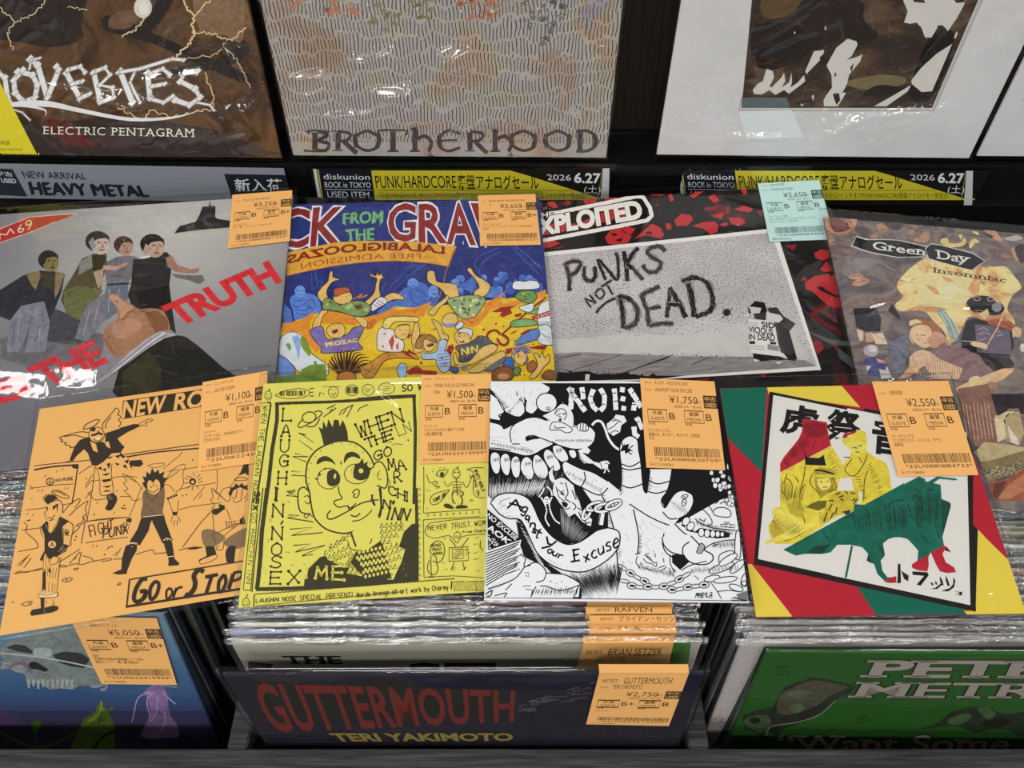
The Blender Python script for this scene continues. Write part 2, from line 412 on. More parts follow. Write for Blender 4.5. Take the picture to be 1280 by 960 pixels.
XL, XR = -1.25, 1.25
rack = empty('record_rack', Matrix.Translation((0, .3, 0)))
tag(rack, 'dark wood-grain record rack with bins in front and black display ledge behind', 'record rack')
def rk(name, *a, mat=M_WOOD, bev=.0012):
    o = solid(name, *a, mat, rack, bev); o.location = (0, -.3, 0); return o
RIM = .785
rk('front_rail', XL, XR, .112, .1487, RIM - .012, RIM)
rk('front_board', XL, XR, .094, .112, .50, RIM - .003)
for x, w in ((-.95, .019), (-.598, .019), (-.2125, .015), (.1315, .0155), (.489, .019), (.8515, .019)): rk('divider', x, x + w, .1487, .668, .565, RIM)
rk('bin_floor', XL, XR, .112, .668, .545, .565)
rk('plinth', XL + .03, XR - .03, .13, .70, 0, .545)
rk('ledge', XL, XR, .668, .745, .565, .9335, mat=M_BLACK)
rk('ledge_lip', XL, XR, .6615, .668, .922, .9345, mat=M_BLACK, bev=.0006)
rk('shelf_channel', XL, XR, .6630, .668, .880, .8835, mat=M_BLACK, bev=.0006)
rk('back_panel', XL, XR, .7205, .745, .9335, 1.75, mat=M_PANEL)
rk('panel_foot_strip', XL, XR, .716, .7205, .9335, .9385, mat=M_BLACK, bev=.0005)

# ---------------------------------------------------------------- films
F_SOFT = film_mat('clear_film_soft', .8, 9)
F_WAVY = film_mat('clear_film_wavy', 1.6, 12)
F_CREASED = film_mat('clear_film_creased', 2.6, 16)
F_EDGE = film_mat('clear_film_edge', 2.2, 60, .12, gl=1.6)

def sleeve(name, label, cat, group, P, W, H, base, art=None, depth=.003, fm=None, amp=.0006, ridges=(), margin=(.003, .003, .004, .009), seed=1, k=1.0, freq=14, rect=None, cover='cover', crumple=(), ramps=()):
    """a record: printed cover, art, clear bag; tags are added later"""
    root = empty(name, P); tag(root, label, cat, group)
    A = Art(P, W, H, k, rect=rect)
    if art: art(A)
    A.build(cover, root, base if not isinstance(base, str) else ink(base, k), depth)
    if fm:
        l, r, b, t = margin
        zf = max(A.z + .0002, .0008)
        film(root, -W / 2 - l, -H / 2 - b, W / 2 + r, H / 2 + t, zf, fm, amp, seed, ridges=ridges, back=-depth - .0003, freq=freq, crumple=crumple, ramps=ramps)
    return root

# ---------------------------------------------------------------- the poses of the sleeves
P_ROT = pose(-.267, .2907, .9150, 7.0, -.5, 9.75)
P_LN = pose(-.1003, .2998, .9195, 6.2, 2.0, 4.5)
P_NE = pose(.0704, .2955, .9227, 4.8, -.25, -.6)
P_TIG = pose(.2506, .2882, .9215, 9, -2.5, .1)
P_SHAM = pose(-.3495, .4640, .9190, 2.45, .1, 6.1)
P_GRAVE = pose(-.1228, .4641, .9145, 2.49, .1, 2.19)
P_EXPL = pose(.17, .4839, .910, 2.5, 0, 6.03)
P_GD = pose(.4412, .4251, .9165, .9, .9, -6.4)
P_LOVE = pose(-.3879, .6795, 1.0998, 85, .09, -1.04)
P_BRO = pose(-.0611, .6795, 1.099, 85, .12, -.52)
P_WHT = pose(.3051, .6790, 1.0995, 85, -.3, -.58)
P_GUT = pose(-.0297, .1486, .7421, 83.5, -.25, .99)
P_PET = pose(.3285, .1599, .742, 82.7, -1.1, 1.38)
P_SKU = pose(-.4024, .1782, .7416, 78.5, 0, -1.97)

# ---------------------------------------------------------------- price tags
def price_tag(root, og, quad, artist, title, price, sub='税抜¥1,500・税10%', gr=('B', 'B'), lines=(), code='22U0622419999', col='#e7ae69', bent=0, flap='', k=1.0, zz=None, seed=0, top=1.0, bottom=0.0, foot='みどり/GREEN'):
    P = root.matrix_world
    Q = pairs(quad)
    A = Art(P, 1, 1, k, rect=(-2, -2, 2, 2)); A.clip = False; A.o(*og)
    L = [A.loc(p) for p in Q]
    dk = '#4b3a26' if col != '#b9dcd8' else '#46524f'
    def vm(v): return v if not bent else v * .66 if v < .5 else .33 + (v - .5) * 1.03 if v < .84 else .68 + (v - .84) * 2.0
    def R(u0, v0, u1, v1):
        v0, v1 = vm(v0), vm(v1)
        return [A.bil(Q, u0, v1), A.bil(Q, u1, v1), A.bil(Q, u1, v0), A.bil(Q, u0, v0)]
    def T(s, u0, v0, u1, v1, bold=0, c=dk):
        if s and v0 >= bottom and v1 <= top: A.t(s, c, R(u0, v0, u1, v1), bold)
    def W(s): return sum(.040 if ord(a) > 0x2e80 else .026 for a in s)
    if artist:
        if bent: T('ARTIST:', .05, .92, .24, .955); T(artist, .30, .91, .30 + 1.9 * W(artist), .97, 0)
        else: T('ARTIST:', .05, .945, .155, .962); T(artist, .19, .94, .19 + W(artist), .975)
    T('TITLE:', .05, .865, .145, .882)
    for i, s in enumerate(title.split('|')): T(s, .19, .86 - .075 * i, .19 + W(s), .90 - .075 * i)
    T(price, .37, .735, .37 + .062 * len(price), .815); T('税込', .71, .745, .79, .775); T('(' + sub + ')', .42, .685, .79, .712)
    if bottom < .69:
        A.p(dk, R(.82, .69, 1.0, .835)); T('中古', .84, .775, .98, .82, 0, col); T('USED', .84, .705, .98, .75, .01, col)
    if bottom < .5:
        for u, a, b, g in ((.07, '外装', 'SLEEVE', gr[0]), (.55, '盤質', 'MEDIA', gr[1])):
            A.box(dk, .012 * abs(Q[1][0] - Q[0][0]), R(u, .52, u + .25, .655))
            T(a, u + .06, .60, u + .19, .64, .01); T(b, u + .035, .54, u + .215, .575); T(g, u + .28, .55, u + .28 + .075 * len(g), .625, .005); T('状態', u, .485, u + .09, .51)
        for i, s in enumerate(lines): T(s, .06, .405 - .045 * i, min(.98, .06 + W(s) * .92), .44 - .045 * i)
    if bottom < .1:
        rnd = random.Random(seed); u = .12
        while u < .96:
            w = rnd.choice((.006, .006, .011)); A.p(dk, R(u, .135, u + w, .235)); A.z -= A.STEP; u += w + rnd.choice((.006, .009, .012))
        A.up(); T('*' + code + '*', .12, .085, .97, .12)
        T(foot, .05, .025, .34, .055)
    bm = bmesh.new()
    z0 = zz if zz is not None else .0018
    # the paper: a thin curved slip
    n = 6; th = .0002; lay = []
    for zt in (z0 - th, z0):
        lay.append([[bm.verts.new((*A.loc(A.bil(Q, i / n, j / n)), zt)) for i in range(n + 1)] for j in range(n + 1)])
    for q, fl in ((0, 1), (1, 0)):
        for j in range(n):
            for i in range(n):
                v = [lay[q][j][i], lay[q][j][i + 1], lay[q][j + 1][i + 1], lay[q][j + 1][i]]
                bm.faces.new(v[::-1] if fl else v)
    if bent:   # the slip folds back over the mouth of the bag
        t0 = lay[1][n]; t1 = [bm.verts.new((v.co.x, v.co.y + .0032, z0 + .0002)) for v in t0]; t2 = [bm.verts.new((v.co.x, v.co.y + .0034, -.0036)) for v in t0]
        for a, b in ((t0, t1), (t1, t2)):
            for i in range(n): bm.faces.new((b[i], b[i + 1], a[i + 1], a[i]))
        if flap:
            mt = A.mi(dk)
            for txt, u0, u1, v0, v1 in (('ARTIST:', .12, .29, .3, .7), (flap, .34, .34 + .072 * len(flap), .18, .86)):
                V, Fs = glyphs(txt); xa, xb = min(v[0] for v in V), max(v[0] for v in V); cp = .8 if ord(txt[0]) > 255 else .7
                for fc in Fs:
                    P3 = []
                    for i in fc:
                        u, w = u0 + (u1 - u0) * (V[i][0] - xa) / (xb - xa), v0 + (v1 - v0) * V[i][1] / cp
                        f0, f1 = t1[0].co.lerp(t1[n].co, u), t2[0].co.lerp(t2[n].co, u); q = f0.lerp(f1, w); P3.append(bm.verts.new((q.x, q.y + .00006, q.z)))
                    try: bm.faces.new(P3).material_index = mt + 1
                    except ValueError: pass
    rim = lambda g: g[0] + [r[-1] for r in g[1:]] + g[-1][-2::-1] + [g[j][0] for j in range(n - 1, 0, -1)]
    a, b = rim(lay[0]), rim(lay[1])
    for i in range(len(a)): bm.faces.new((a[i - 1], a[i], b[i], b[i - 1]))
    for Lf, mi, z in A.F:
        try:
            f = bm.faces.new([bm.verts.new((x, y, z0 + z + 1e-5)) for x, y in Lf]); f.material_index = mi + 1
        except ValueError: pass
    bm.normal_update()
    for f in bm.faces:
        if f.material_index and f.normal.z < -.5: f.normal_flip()
    o = link('price_tag', mesh_of(bm, 'price_tag', [ink(col, k)] + A.mats), root)
    o['label'] = 'pale blue price tag' if col == '#b9dcd8' else 'orange price tag'
    return o

# ---------------------------------------------------------------- seven-inch singles
OR, DK = '#edb569', '#3a3026'
def RP(P, x, y): return Art(P, 1, 1).loc((x, y))
def art_orange(A):
    A.lw = 1.2
    A.o(150, 480, 6)
    A.p(DK, "22,128 620,40 612,165 15,262"); A.p(OR, "29,134 616,47 614,52 610,160 20,254")
    A.p(DK, "34,130 618,42 612,168 18,258")
    A.t("NEW", OR, "36,128 345,85 325,210 18,256", .03); A.t("RO", OR, "425,72 640,42 622,168 405,198", .03)
    A.box(DK, 4, "24,128 660,36 655,162 12,262")
    # wall top rail and stones
    A.l(DK, 6, "-110,560 50,527 200,505 592,452", sm=0).l(DK, 9, "10,555 150,530 300,508 596,482")
    A.l(DK, 4, "325,640 400,572 440,545 470,508;355,655 470,640 590,622;445,790 560,765 640,755 720,740;440,945 540,918 640,905 760,890;130,700 60,690 0,696;0,845 60,842 75,850;728,640 730,740 722,800;735,870 770,790 830,765 900,670;550,872 635,770;590,860 620,820")
    A.dots(DK, 6, "545,570 20,930 32,912 40,935 470,838 500,830")
    # sun scribble
    A.l(DK, 4, "540,700 500,690;520,740 480,745;545,770 540,800;590,740 620,728;575,705 600,680;560,695 548,660;510,715 482,705;525,760 500,785;570,760 590,785;585,725 615,700", sm=0).ell(DK, 545, 732, 26, 26).ell(OR, 545, 735, 12, 12)
    # standing figure
    A.p(OR, "170,770 100,960 60,1130 100,1150 190,960 350,850 400,960 400,1110 440,1110 440,880 400,790 330,745 200,755")
    A.l(DK, 4, "160,780 120,880 60,1020;440,870 430,960 420,1000;350,850 375,900 400,985;170,770 210,760;310,755 370,760 410,810")
    A.l(DK, 4, "170,790 110,720 20,672 50,730 25,742 60,790 30,800 75,840 100,875 165,860 ;40,690 120,735;330,745 400,640 488,602 470,680 478,740 450,790 420,810;345,720 440,655")
    A.p('#7d6549', "182,800 320,770 335,850 320,960 325,990 165,1010 170,900", 1)
    A.l(DK, 4, "185,800 240,875 300,790;180,910 215,915;285,910 320,905;230,940 245,970"); 
    A.p(DK, "200,800 165,740 185,735 168,690 195,700 200,655 225,680 240,630 262,665 290,640 295,675 335,655 322,700 350,705 330,740 335,770 300,800 280,770 220,770")
    A.p(OR, "205,745 225,720 248,740 270,715 298,740 300,790 280,818 245,828 212,800", 1)
    A.l(DK, 5, "215,795 250,812 295,780;225,770 240,778;268,772 285,765;250,745 252,770")
    A.l('#8a6f48', 5, "205,612 260,598 330,595 320,615 250,628 205,612")
    A.p(DK, "350,855 425,820 432,838 355,870"); A.dots(OR, 5, "375,850 395,842 412,833")
    A.o(150, 620, 6)
    A.p(DK, "165,152 325,130 345,200 385,310 400,330 318,355 285,280 245,200 230,195 215,260 150,370 70,345 130,250", 0)
    A.p(DK, "40,380 70,355 130,365 125,410 90,470 55,560 50,585 -10,590 -60,580 10,550 15,470"); A.p(DK, "320,330 385,315 395,370 410,470 445,505 440,520 362,525 365,480 335,380")
    A.l('#f0d8a8', 5, "60,365 90,350 130,358;325,335 350,318 388,330;170,158 325,140;350,460 405,450", sm=1).dots(OR, 5, "240,190 90,380 355,330")
    A.p(DK, "50,170 88,165 85,200 45,195"); A.p(DK, "395,120 430,118 430,145 398,148")
    A.p(OR, "398,148 428,146 455,185 430,180 428,225 412,180 405,230 398,185 383,205 390,170"); A.l(DK, 4, "395,150 382,200;405,228 410,180;428,220 430,180;430,150 455,190;45,200 -5,230 30,240 20,265 60,250 70,210")
    # seated figure at the sleeve's right
    A.p('#8a7150', "610,280 640,250 700,255 790,310 740,360 690,385 630,370", 1); A.p('#8a7150', "780,340 860,280 960,240 960,360 850,400 790,370", 1)
    A.p(DK, "640,380 705,375 722,430 715,455 640,500 600,510 590,480 650,450"); A.p(OR, "592,490 640,465 718,440 720,470 640,505 605,510"); A.l(DK, 4, "592,490 640,465 718,440 720,470 640,505 605,510 592,490")
    A.p(DK, "798,400 830,370 870,375 855,500 800,500 790,440")
    A.l(DK, 4, "690,100 700,180 712,280 780,250 860,220 940,180;720,130 705,90;800,100 830,180;740,370 720,400 770,400 780,340;700,110 740,100 790,70;780,300 850,240 930,190;690,280 720,350")
    A.p(DK, "700,100 690,130 720,145 790,95 780,70 740,60 745,90"); A.p(DK, "895,180 930,150 940,210 905,215")
    for x in (795, 815, 835, 855): A.l(DK, 3, [(x, 185), (x + 8, 245)], sm=0)
    A.l(DK, 3, "790,205 880,185;790,225 880,205", sm=0)
    A.o(150, 480, 6)
    A.p(OR, "830,830 850,790 920,760 955,800 945,880 880,920 840,890", 1); A.p(DK, "812,820 830,790 820,775 850,775 870,745 890,765 915,742 930,765 960,755 960,800 900,775 850,800 830,850")
    A.l(DK, 5, "880,790 868,860;920,785 908,870;845,870 870,890 910,870;840,850 860,860"); A.l(DK, 4, "830,850 800,880 690,780 700,850 680,870 710,910 690,930 720,960;700,800 770,850;855,715 910,700 955,712 940,722 870,725 855,715;930,860 960,820;935,880 960,860")
    A.p(DK, "895,685 930,600 965,595 965,690 940,670")
    # left rail and masonry
    A.o(0, 500, 6)
    A.l(DK, 5, "255,495 400,478 690,450;480,470 540,455").l(DK, 10, "255,525 400,500 585,487"); A.p(DK, "540,490 590,482 588,520 545,510")
    A.l(DK, 7, "580,520 565,640 540,780", 0)
    A.l(DK, 4, "225,640 250,660 400,640 555,630;250,665 225,668;195,825 300,815 540,775;590,555 640,520 690,490;712,500 690,690 650,920;690,610 760,600 900,575;660,690 690,730 720,750 800,740;660,910 780,890 960,880;640,640 695,560;640,660 690,600;640,740 690,680")
    A.l(DK, 3, "330,580 350,560;420,545 435,525;460,530 475,515;280,690 295,670;310,690 325,670;230,750 245,735;480,670 495,650;505,670 515,655;720,780 735,765;870,690 885,675;700,870 712,850;850,860 860,840;200,860 215,850;240,870 255,855", sm=0)
    A.dots(DK, 5, "648,590 205,905 225,900 912,810 935,790 930,815")
    A.ring(DK, 6, 375, 612, 28, 25, -15).l(DK, 4, "375,590 375,635;375,612 355,625;375,612 395,622", sm=0)
    A.t("NO PUNK", DK, "418,592 550,575 550,603 418,615", .02)
    # leaping figure
    A.l(DK, 5, "665,245 600,240 500,265 445,285 470,300 455,312 500,322 485,335 530,345 525,358 560,355;480,275 560,265 640,285 660,282")
    A.l(DK, 5, "775,215 770,180 830,110 875,60 895,90 880,110 908,125 890,150 908,170 890,205;790,215 800,170 835,128")
    A.p(DK, "560,350 600,300 670,275 720,310 790,320 790,250 960,195 960,240 880,290 920,340 925,360 905,400 840,400 770,470 770,500 690,490 660,400 630,370 575,420 545,460 522,450"); A.p(OR, "675,310 720,330 735,395 700,380;785,320 815,310 830,365 800,350")
    A.ell(OR, 725, 262, 58, 58).ring(DK, 5, 725, 262, 58, 58); A.ell(DK, 697, 220, 22, 18)
    A.l(DK, 14, "685,265 710,262 740,250 770,262", 1).l(DK, 5, "700,295 740,310 768,280").l(DK, 8, "735,230 745,245").ell('#f4e3c4', 740, 288, 16, 8, -20)
    A.l('#b08a50', 7, "625,222 640,190 700,155 740,148 735,170 690,205 625,222")
    A.l(DK, 4, "625,222 640,190 700,155 740,148 735,170 690,205 625,222")
    camo = "715,500 770,470 850,400 910,395 960,440 960,520 880,500 840,480 835,560 850,690 810,712 755,710 750,620 740,550"
    A.p(OR, camo)
    for q in ("780,440 850,420 830,440", "860,420 905,410 890,440", "900,450 960,470 940,490", "730,510 760,500 765,530", "760,560 830,545 800,570", "760,600 830,590 835,605 780,620", "765,650 840,640 810,660", "770,690 800,675 840,685", "800,480 830,470 820,520", "860,470 900,480 880,495", "770,520 800,510 790,540"):
        A.p(DK, q)
    A.l(DK, 4, "715,500 740,550 750,620 755,710 810,712 850,690 835,560 840,480")
    A.p(DK, "800,720 850,700 880,745 850,810 820,830 790,815 810,770", 1); A.l('#9a8460', 4, "810,730 830,715;815,740 835,725;820,752 845,735", sm=0)
    A.o(150, 480, 6)
    A.p(DK, "0,330 100,302 140,302 150,318 0,390"); A.p(OR, "140,300 200,270 240,265 238,278 190,292 205,300 195,315 150,312"); A.l(DK, 4, "140,302 200,270 240,265 238,278 190,292 200,300 195,315 170,308 150,315")
    A.p(OR, "0,500 60,560 115,600 75,665 0,610"); A.p(DK, "0,510 40,545 30,560 0,540;30,580 70,565 60,600;70,600 100,610 85,635;20,620 40,600 60,640"); A.p(DK, "75,575 160,570 175,600 150,622 110,620 70,600"); A.p(DK, "0,440 20,460 35,470 0,520")
    # punk standing at the left
    A.o(0, 640, 6)
    A.p(OR, "335,40 350,5 400,-10 440,30 520,70 550,110 530,200 515,280 440,350 430,620 310,620 320,300 310,130")
    A.l(DK, 4, "305,110 310,160 330,190;470,100 485,80 530,80 552,120 535,200 530,260;480,120 475,240;335,0 340,45 380,65 420,40 435,5")
    A.p(DK, "310,110 350,65 365,80 365,150 385,160 430,70 450,35 520,70 470,110 475,240 520,250 495,295 430,335 370,355 340,310 320,370 298,360 335,290 335,180"); A.p(DK, "355,270 372,352 440,330 430,260 360,250")
    A.ell('#e8b878', 392, 244, 30, 28); A.t("A", DK, "378,228 408,224 408,260 378,262", .02)
    A.l('#c9a268', 3, "345,90 360,130;350,110 375,150;430,70 410,130;445,60 400,150;450,280 480,250;440,300 475,270;460,310 500,270", sm=0)
    A.ell(DK, 502, 150, 18, 18).ell(OR, 496, 146, 5, 5).ell(OR, 508, 146, 5, 5).l(DK, 4, "485,175 520,170;490,165 515,182", sm=0)
    A.l(DK, 3, "330,320 315,600;345,320 340,610;455,340 425,600;350,330 375,380;380,400 375,500;400,420 395,500;370,520 365,600;395,530 390,600;415,540 408,600;425,420 415,500;335,430 330,500;362,400 358,480", sm=0, jit=.3)
    A.p(DK, "325,450 345,440 345,580 320,590;365,430 380,420 385,460 365,450"); A.p(OR, "368,378 400,335 440,345 425,385 390,395", 1).l(DK, 4, "368,378 400,335 440,345 425,385 390,395 368,378")
    A.p('#f4d09a', "292,615 430,605 428,640 295,640"); A.l(DK, 4, "292,615 360,625 430,605 428,635 350,645 295,640 292,615")
    A.p(DK, "305,648 335,648 335,720 405,700 405,645 335,648 405,645 408,705 440,710 435,735 400,752 330,765 240,780 225,765 240,735 308,722"); A.l('#9a8460', 3, "345,660 350,690;395,655 400,700;332,650 335,760", sm=0)
    A.o(0, 500, 6)
    A.p(DK, "365,790 330,755 345,750 312,745 340,738 318,722 350,728 335,708 365,720 358,702 385,716 385,702 405,718 412,708 420,725 440,740 410,750")
    A.p(OR, "350,800 395,760 440,755 470,790 465,850 430,880 370,905 350,890 332,865 335,830", 1)
    A.l(DK, 5, "380,770 440,752 470,790 468,840;345,800 360,820 335,850 350,870;355,880 390,885 415,862;370,905 400,895"); A.p(DK, "395,800 440,775 430,850 425,800 400,830;345,810 360,800 358,830")
    A.l(DK, 4, "385,690 420,675 480,700 520,732 480,738 420,712 385,690;400,692 440,690 490,718"); A.l(DK, 4, "470,850 520,790 590,742 600,760 560,810;520,870 570,820 660,755 640,810 650,850 620,880 640,910 600,940")
    A.o(0, 640, 6)
    A.l(DK, 4, "180,75 205,110 195,150 270,220 285,265 260,275 140,298;165,138 305,120;610,240 640,70;440,380 600,280;520,390 600,300;550,165 600,110 570,105 620,70 630,40;590,390 610,300;620,330 680,345 705,372;660,70 960,40;640,235 750,215 960,190;645,20 660,75")
    A.h("FIGHT", DK, 6, "660,105 850,60 850,130 680,190", rand=3); A.h("PUNX", DK, 7, "780,130 955,85 960,160 770,200", rand=2)
    A.l(DK, 4, "105,465 150,445 190,455 250,440 320,420;440,405 480,415 560,390 620,395 680,375 820,350 830,362 760,372;850,355 920,352;115,462 330,430;130,400 200,340;150,405 220,320;180,420 235,345")
    A.l(DK, 4, "465,515 500,497 545,498 520,520 480,525 465,515;160,695 200,675 240,672 230,695 190,705 160,695;550,430 590,420 570,436 550,430;880,548 900,532 905,546 880,548;445,405 480,400 500,412;640,390 660,382")
    A.dots(DK, 6, "97,678 220,685 563,210 572,185 500,510 820,265 840,260 785,320 218,65")
    A.l(DK, 3, "690,260 700,245;720,265 730,250;800,285 815,270;850,330 880,300;870,335 910,270;560,360 575,340", sm=0)
    # title box
    A.o(150, 620, 6)
    A.l(DK, 8, "72,628 980,480", 0).l(DK, 9, "72,628 50,838", 0).l(DK, 15, "45,832 700,728 980,688", 0)
    A.l(DK, 4, "440,410 490,395 520,390 620,385;470,385 540,290 600,210 690,110;120,440 240,405 260,435 300,430 380,425")
    A.p(DK, "500,402 560,380 620,388 560,402")
    A.l(DK, 26, "205,625 165,628 120,700 105,770 130,795 175,770 195,715 150,720;195,715 185,770"); A.l(DK, 22, "265,640 230,690 225,760 245,775 280,730 292,660 265,640")
    A.l(DK, 14, "375,690 350,715 350,765 370,765 395,725 375,690"); A.l(DK, 15, "425,690 400,765;410,720 440,690 470,685")
    A.l(DK, 30, "630,570 590,555 555,600 565,650 555,700 515,745 490,735"); A.l(DK, 22, "640,610 735,590;690,600 645,740", 0); A.l(DK, 22, "785,590 745,640 740,710 765,715 795,650 785,590"); A.l(DK, 24, "850,585 815,700", 0).l(DK, 18, "850,580 900,570 920,590 890,625 840,640")
    # the visible paper edge
    A.o(0, 640, 6); A.l('#f7e6c4', 3, "-5,925 480,845 960,765", 0)
R_ROT = sleeve('single_record', "orange single sleeve with drawn winged punks before a stone wall, leftmost small sleeve", 'record', 'seven-inch singles in the front row', P_ROT, .176, .176, OR, art_orange, .0018, F_SOFT, .0003, seed=3)
price_tag(R_ROT, (150, 480, 6), "625,-5 1110,-90 1090,590 590,660", "ニューロティカ", "GO OR STOP!!", "¥1,100", "税抜¥1,000・税10%", lines=("ソノシート", "インサートなし、TAN(ADK)アジト", "ス/TAT FLEX"), code='22U0622420')

YE, LD = '#e4db66', '#413d28'
def art_yellow(A):
    A.lw = 1.12
    A.o(300, 470, 6)
    # heavy frame
    A.l(LD, 26, "278,205 278,330 240,560 215,800 192,960", 0, jit=.08).l(LD, 20, "262,208 400,202 660,195 960,178 1300,150", 0, jit=.1)
    A.l(LD, 12, "205,200 230,200;232,205 160,700 120,960", 0).l(LD, 5, "160,205 235,195", 0)
    for y, t in ((245, 'L'), (362, 'A'), (480, 'U'), (590, 'G'), (720, 'H'), (845, 'I')):
        x = 325 - (y - 245) * .075; A.h(t, LD, 9, [(x, y), (x + 62, y), (x + 62 - 6, y + 90), (x - 6, y + 90)], dot=11)
    A.l(LD, 7, "440,430 495,440;445,425 555,500 440,480 545,555;395,605 510,605;410,580 500,605 395,607 500,645;385,715 455,715 385,745 490,750;350,865 415,868 345,895 430,905", 0)
    A.ring(LD, 8, 518, 310, 52, 40, -15); A.l(LD, 8, "470,325 435,370 460,385 540,345 600,300 615,275 590,262 560,270;500,380 560,375 600,320")
    A.l(LD, 7, "715,215 650,245 695,250 625,308 722,240 680,235 715,215;850,215 760,260 745,295;800,250 765,290;845,222 800,310;960,215 900,240 880,268", 0)
    A.h("WHEN", LD, 9, "865,365 1200,250 1225,340 895,460", dot=12); A.o(450, 470, 6)
    A.h("THE", LD, 9, "35,475 235,405 245,470 60,535", dot=11).h("LN", LD, 5, "265,385 365,345 385,415 295,450", dot=5); A.h("GO", LD, 9, "100,570 230,525 240,590 110,640", dot=10)
    A.h("MA", LD, 9, "205,625 325,630 345,700 215,700", dot=10).h("R", LD, 9, "255,720 300,715 310,790 260,800", dot=10); A.h("CHI", LD, 9, "215,820 370,880 370,945 215,885", dot=10)
    A.l(LD, 4, "210,500 240,495;240,522 265,508 320,515", 0).dots(LD, 7, "362,482")
    A.l(LD, 22, "405,150 415,400 412,640 405,960", 0, jit=.08).l(LD, 24, "-20,178 150,162 420,150", 0, jit=.08)
    # cartoon head, ears, tuft
    A.o(300, 470, 6)
    head = "640,520 720,492 800,488 880,510 960,580 1010,680 1050,820 1060,960 1045,1060 960,1120 840,1170 760,1180 650,1150 570,1080 540,1000 520,870 495,780 505,660 560,570"
    A.p(YE, head, 1); A.l(LD, 11, head, 1, 1)
    for q in pairs("600,555 560,600 525,650 508,700 505,760 512,810 690,503 760,495 830,500 870,518 930,565 985,650 1015,740 1040,830"): A.l(LD, 4, [q, (q[0] + (780 - q[0]) * .06, q[1] + (800 - q[1]) * .06)], 0)
    A.p(LD, "630,525 610,440 588,380 620,400 622,335 650,390 662,322 695,385 705,328 738,330 750,380 770,330 790,370 805,420 812,488 720,490")
    A.p(LD, "575,665 590,620 640,600 690,625 718,668 680,645 630,640;780,655 790,590 840,568 890,590 900,622 850,605 810,620", 1)
    A.ell(YE, 665, 770, 85, 78).ring(LD, 6, 665, 770, 85, 78); A.ell(LD, 695, 765, 54, 64).ell(YE, 712, 752, 9, 22, 10)
    A.ell(YE, 875, 735, 92, 75).ring(LD, 6, 875, 735, 92, 75); A.ell(LD, 905, 718, 72, 66).ell(YE, 908, 712, 18, 18)
    for i in range(7): A.dots(YE, 9, [(652 - 8 * math.sin(i * .5), 712 + i * 17)]); A.dots(YE, 9, [(852 - 10 * math.sin(i * .5), 680 + i * 17)])
    A.p(LD, "590,720 590,755 612,740;555,765 590,768 580,785;632,688 640,710 650,690;890,660 920,618 930,660 960,640 950,680;965,690 1000,685 975,712")
    A.l(LD, 8, "738,830 745,880 765,920 715,935 705,955 740,985 800,975 830,990 870,955;840,880 870,850 895,865 880,910 850,905 865,880;755,640 760,665")
    A.l(LD, 9, "520,870 480,835 440,860 435,940 450,1010 480,1030 530,1035").l(LD, 6, "480,905 510,900 525,935 510,960 485,940;495,1035 480,1055 500,1065 520,1040 545,1055 550,1030")
    A.o(290, 610, 6)
    A.l(LD, 9, "740,170 715,200 720,230 760,230 860,180 960,120 1050,95 1100,90;1045,50 1060,100 1075,130;870,130 880,165 900,160;890,205 930,215 960,190", 1)
    A.o(450, 470, 6)
    A.p(YE, "100,690 130,640 170,650 205,720 205,800 180,845 140,820", 1); A.l(LD, 9, "95,690 120,650 160,648 195,700 208,770 200,825 180,842 130,820").l(LD, 5, "150,710 130,740 145,780 160,770;135,740 150,735;200,770 225,790 210,840")
    A.l(LD, 10, "145,840 155,930 155,1000 120,1100 90,1180 120,1200;100,1090 108,1160 118,1195", 1)
    A.l(LD, 7, "-60,1090 0,1080 60,1040 90,1005;100,890 85,930 110,975;110,1210 75,1270")
    # jacket
    A.o(290, 610, 6)
    A.p(LD, "540,740 545,680 580,600 660,520 715,505 760,560 870,600 960,640 1190,690 1200,600 1290,330 1350,270 1400,270 1400,690 960,725")
    A.p(YE, "690,470 735,410 820,370 880,340 930,470 900,560 860,640 960,660 1090,670 1210,690 1240,620 1270,560 1300,460 1225,430 1265,285 1150,270 1110,290 1110,400 1010,470 930,480 880,520 850,570 720,540")
    for r, (x0, y0, n, dx, dy) in enumerate(((705, 490, 5, 36, -26), (735, 520, 5, 34, -18), (770, 540, 5, 30, -12), (885, 590, 3, 32, 10), (870, 625, 3, 34, 8), (1125, 290, 5, 36, -4), (1125, 330, 5, 36, -6), (1130, 370, 4, 34, -4), (1145, 410, 2, 36, -2), (1160, 460, 4, 38, -12), (1170, 505, 4, 36, -16), (1185, 550, 3, 34, -14), (1190, 600, 2, 34, -6), (1190, 645, 1, 34, -4), (745, 440, 4, 44, -28))):
        for i in range(n):
            x, y = x0 + dx * i, y0 + dy * i; A.l(LD, 6, [(x - 14, y + 12), (x, y - 22), (x + 15, y + 8)], 0, cl=1); A.z -= A.STEP
    A.p(YE, "870,420 890,345 1060,200 1110,250 1110,330 1110,410 1000,470 920,470", 1); A.l(LD, 13, "895,340 915,400 930,440", 1).l(LD, 7, "870,400 880,440 910,465 1000,470 1080,440 1120,390;1050,380 1035,420")
    # chequered shirt
    A.p(LD, "930,480 1000,475 1110,400 1130,420 1170,560 1200,680 1010,690 960,640 890,560")
    for j in range(8):
        for i in range(9):
            x, y = 925 + i * 31 + (j % 2) * 15, 492 + j * 26 - i * 7 + (j % 2) * 6
            if 930 + j * 9 < x < 1135 + j * 8 and y < 685: A.p(YE, [(x - 9, y - 11), (x + 9, y - 13), (x + 8, y + 11), (x - 10, y + 12)]); A.z -= A.STEP
    A.h("IME", YE, 14, "565,600 840,585 840,690 555,670", dot=14, gap=.5)
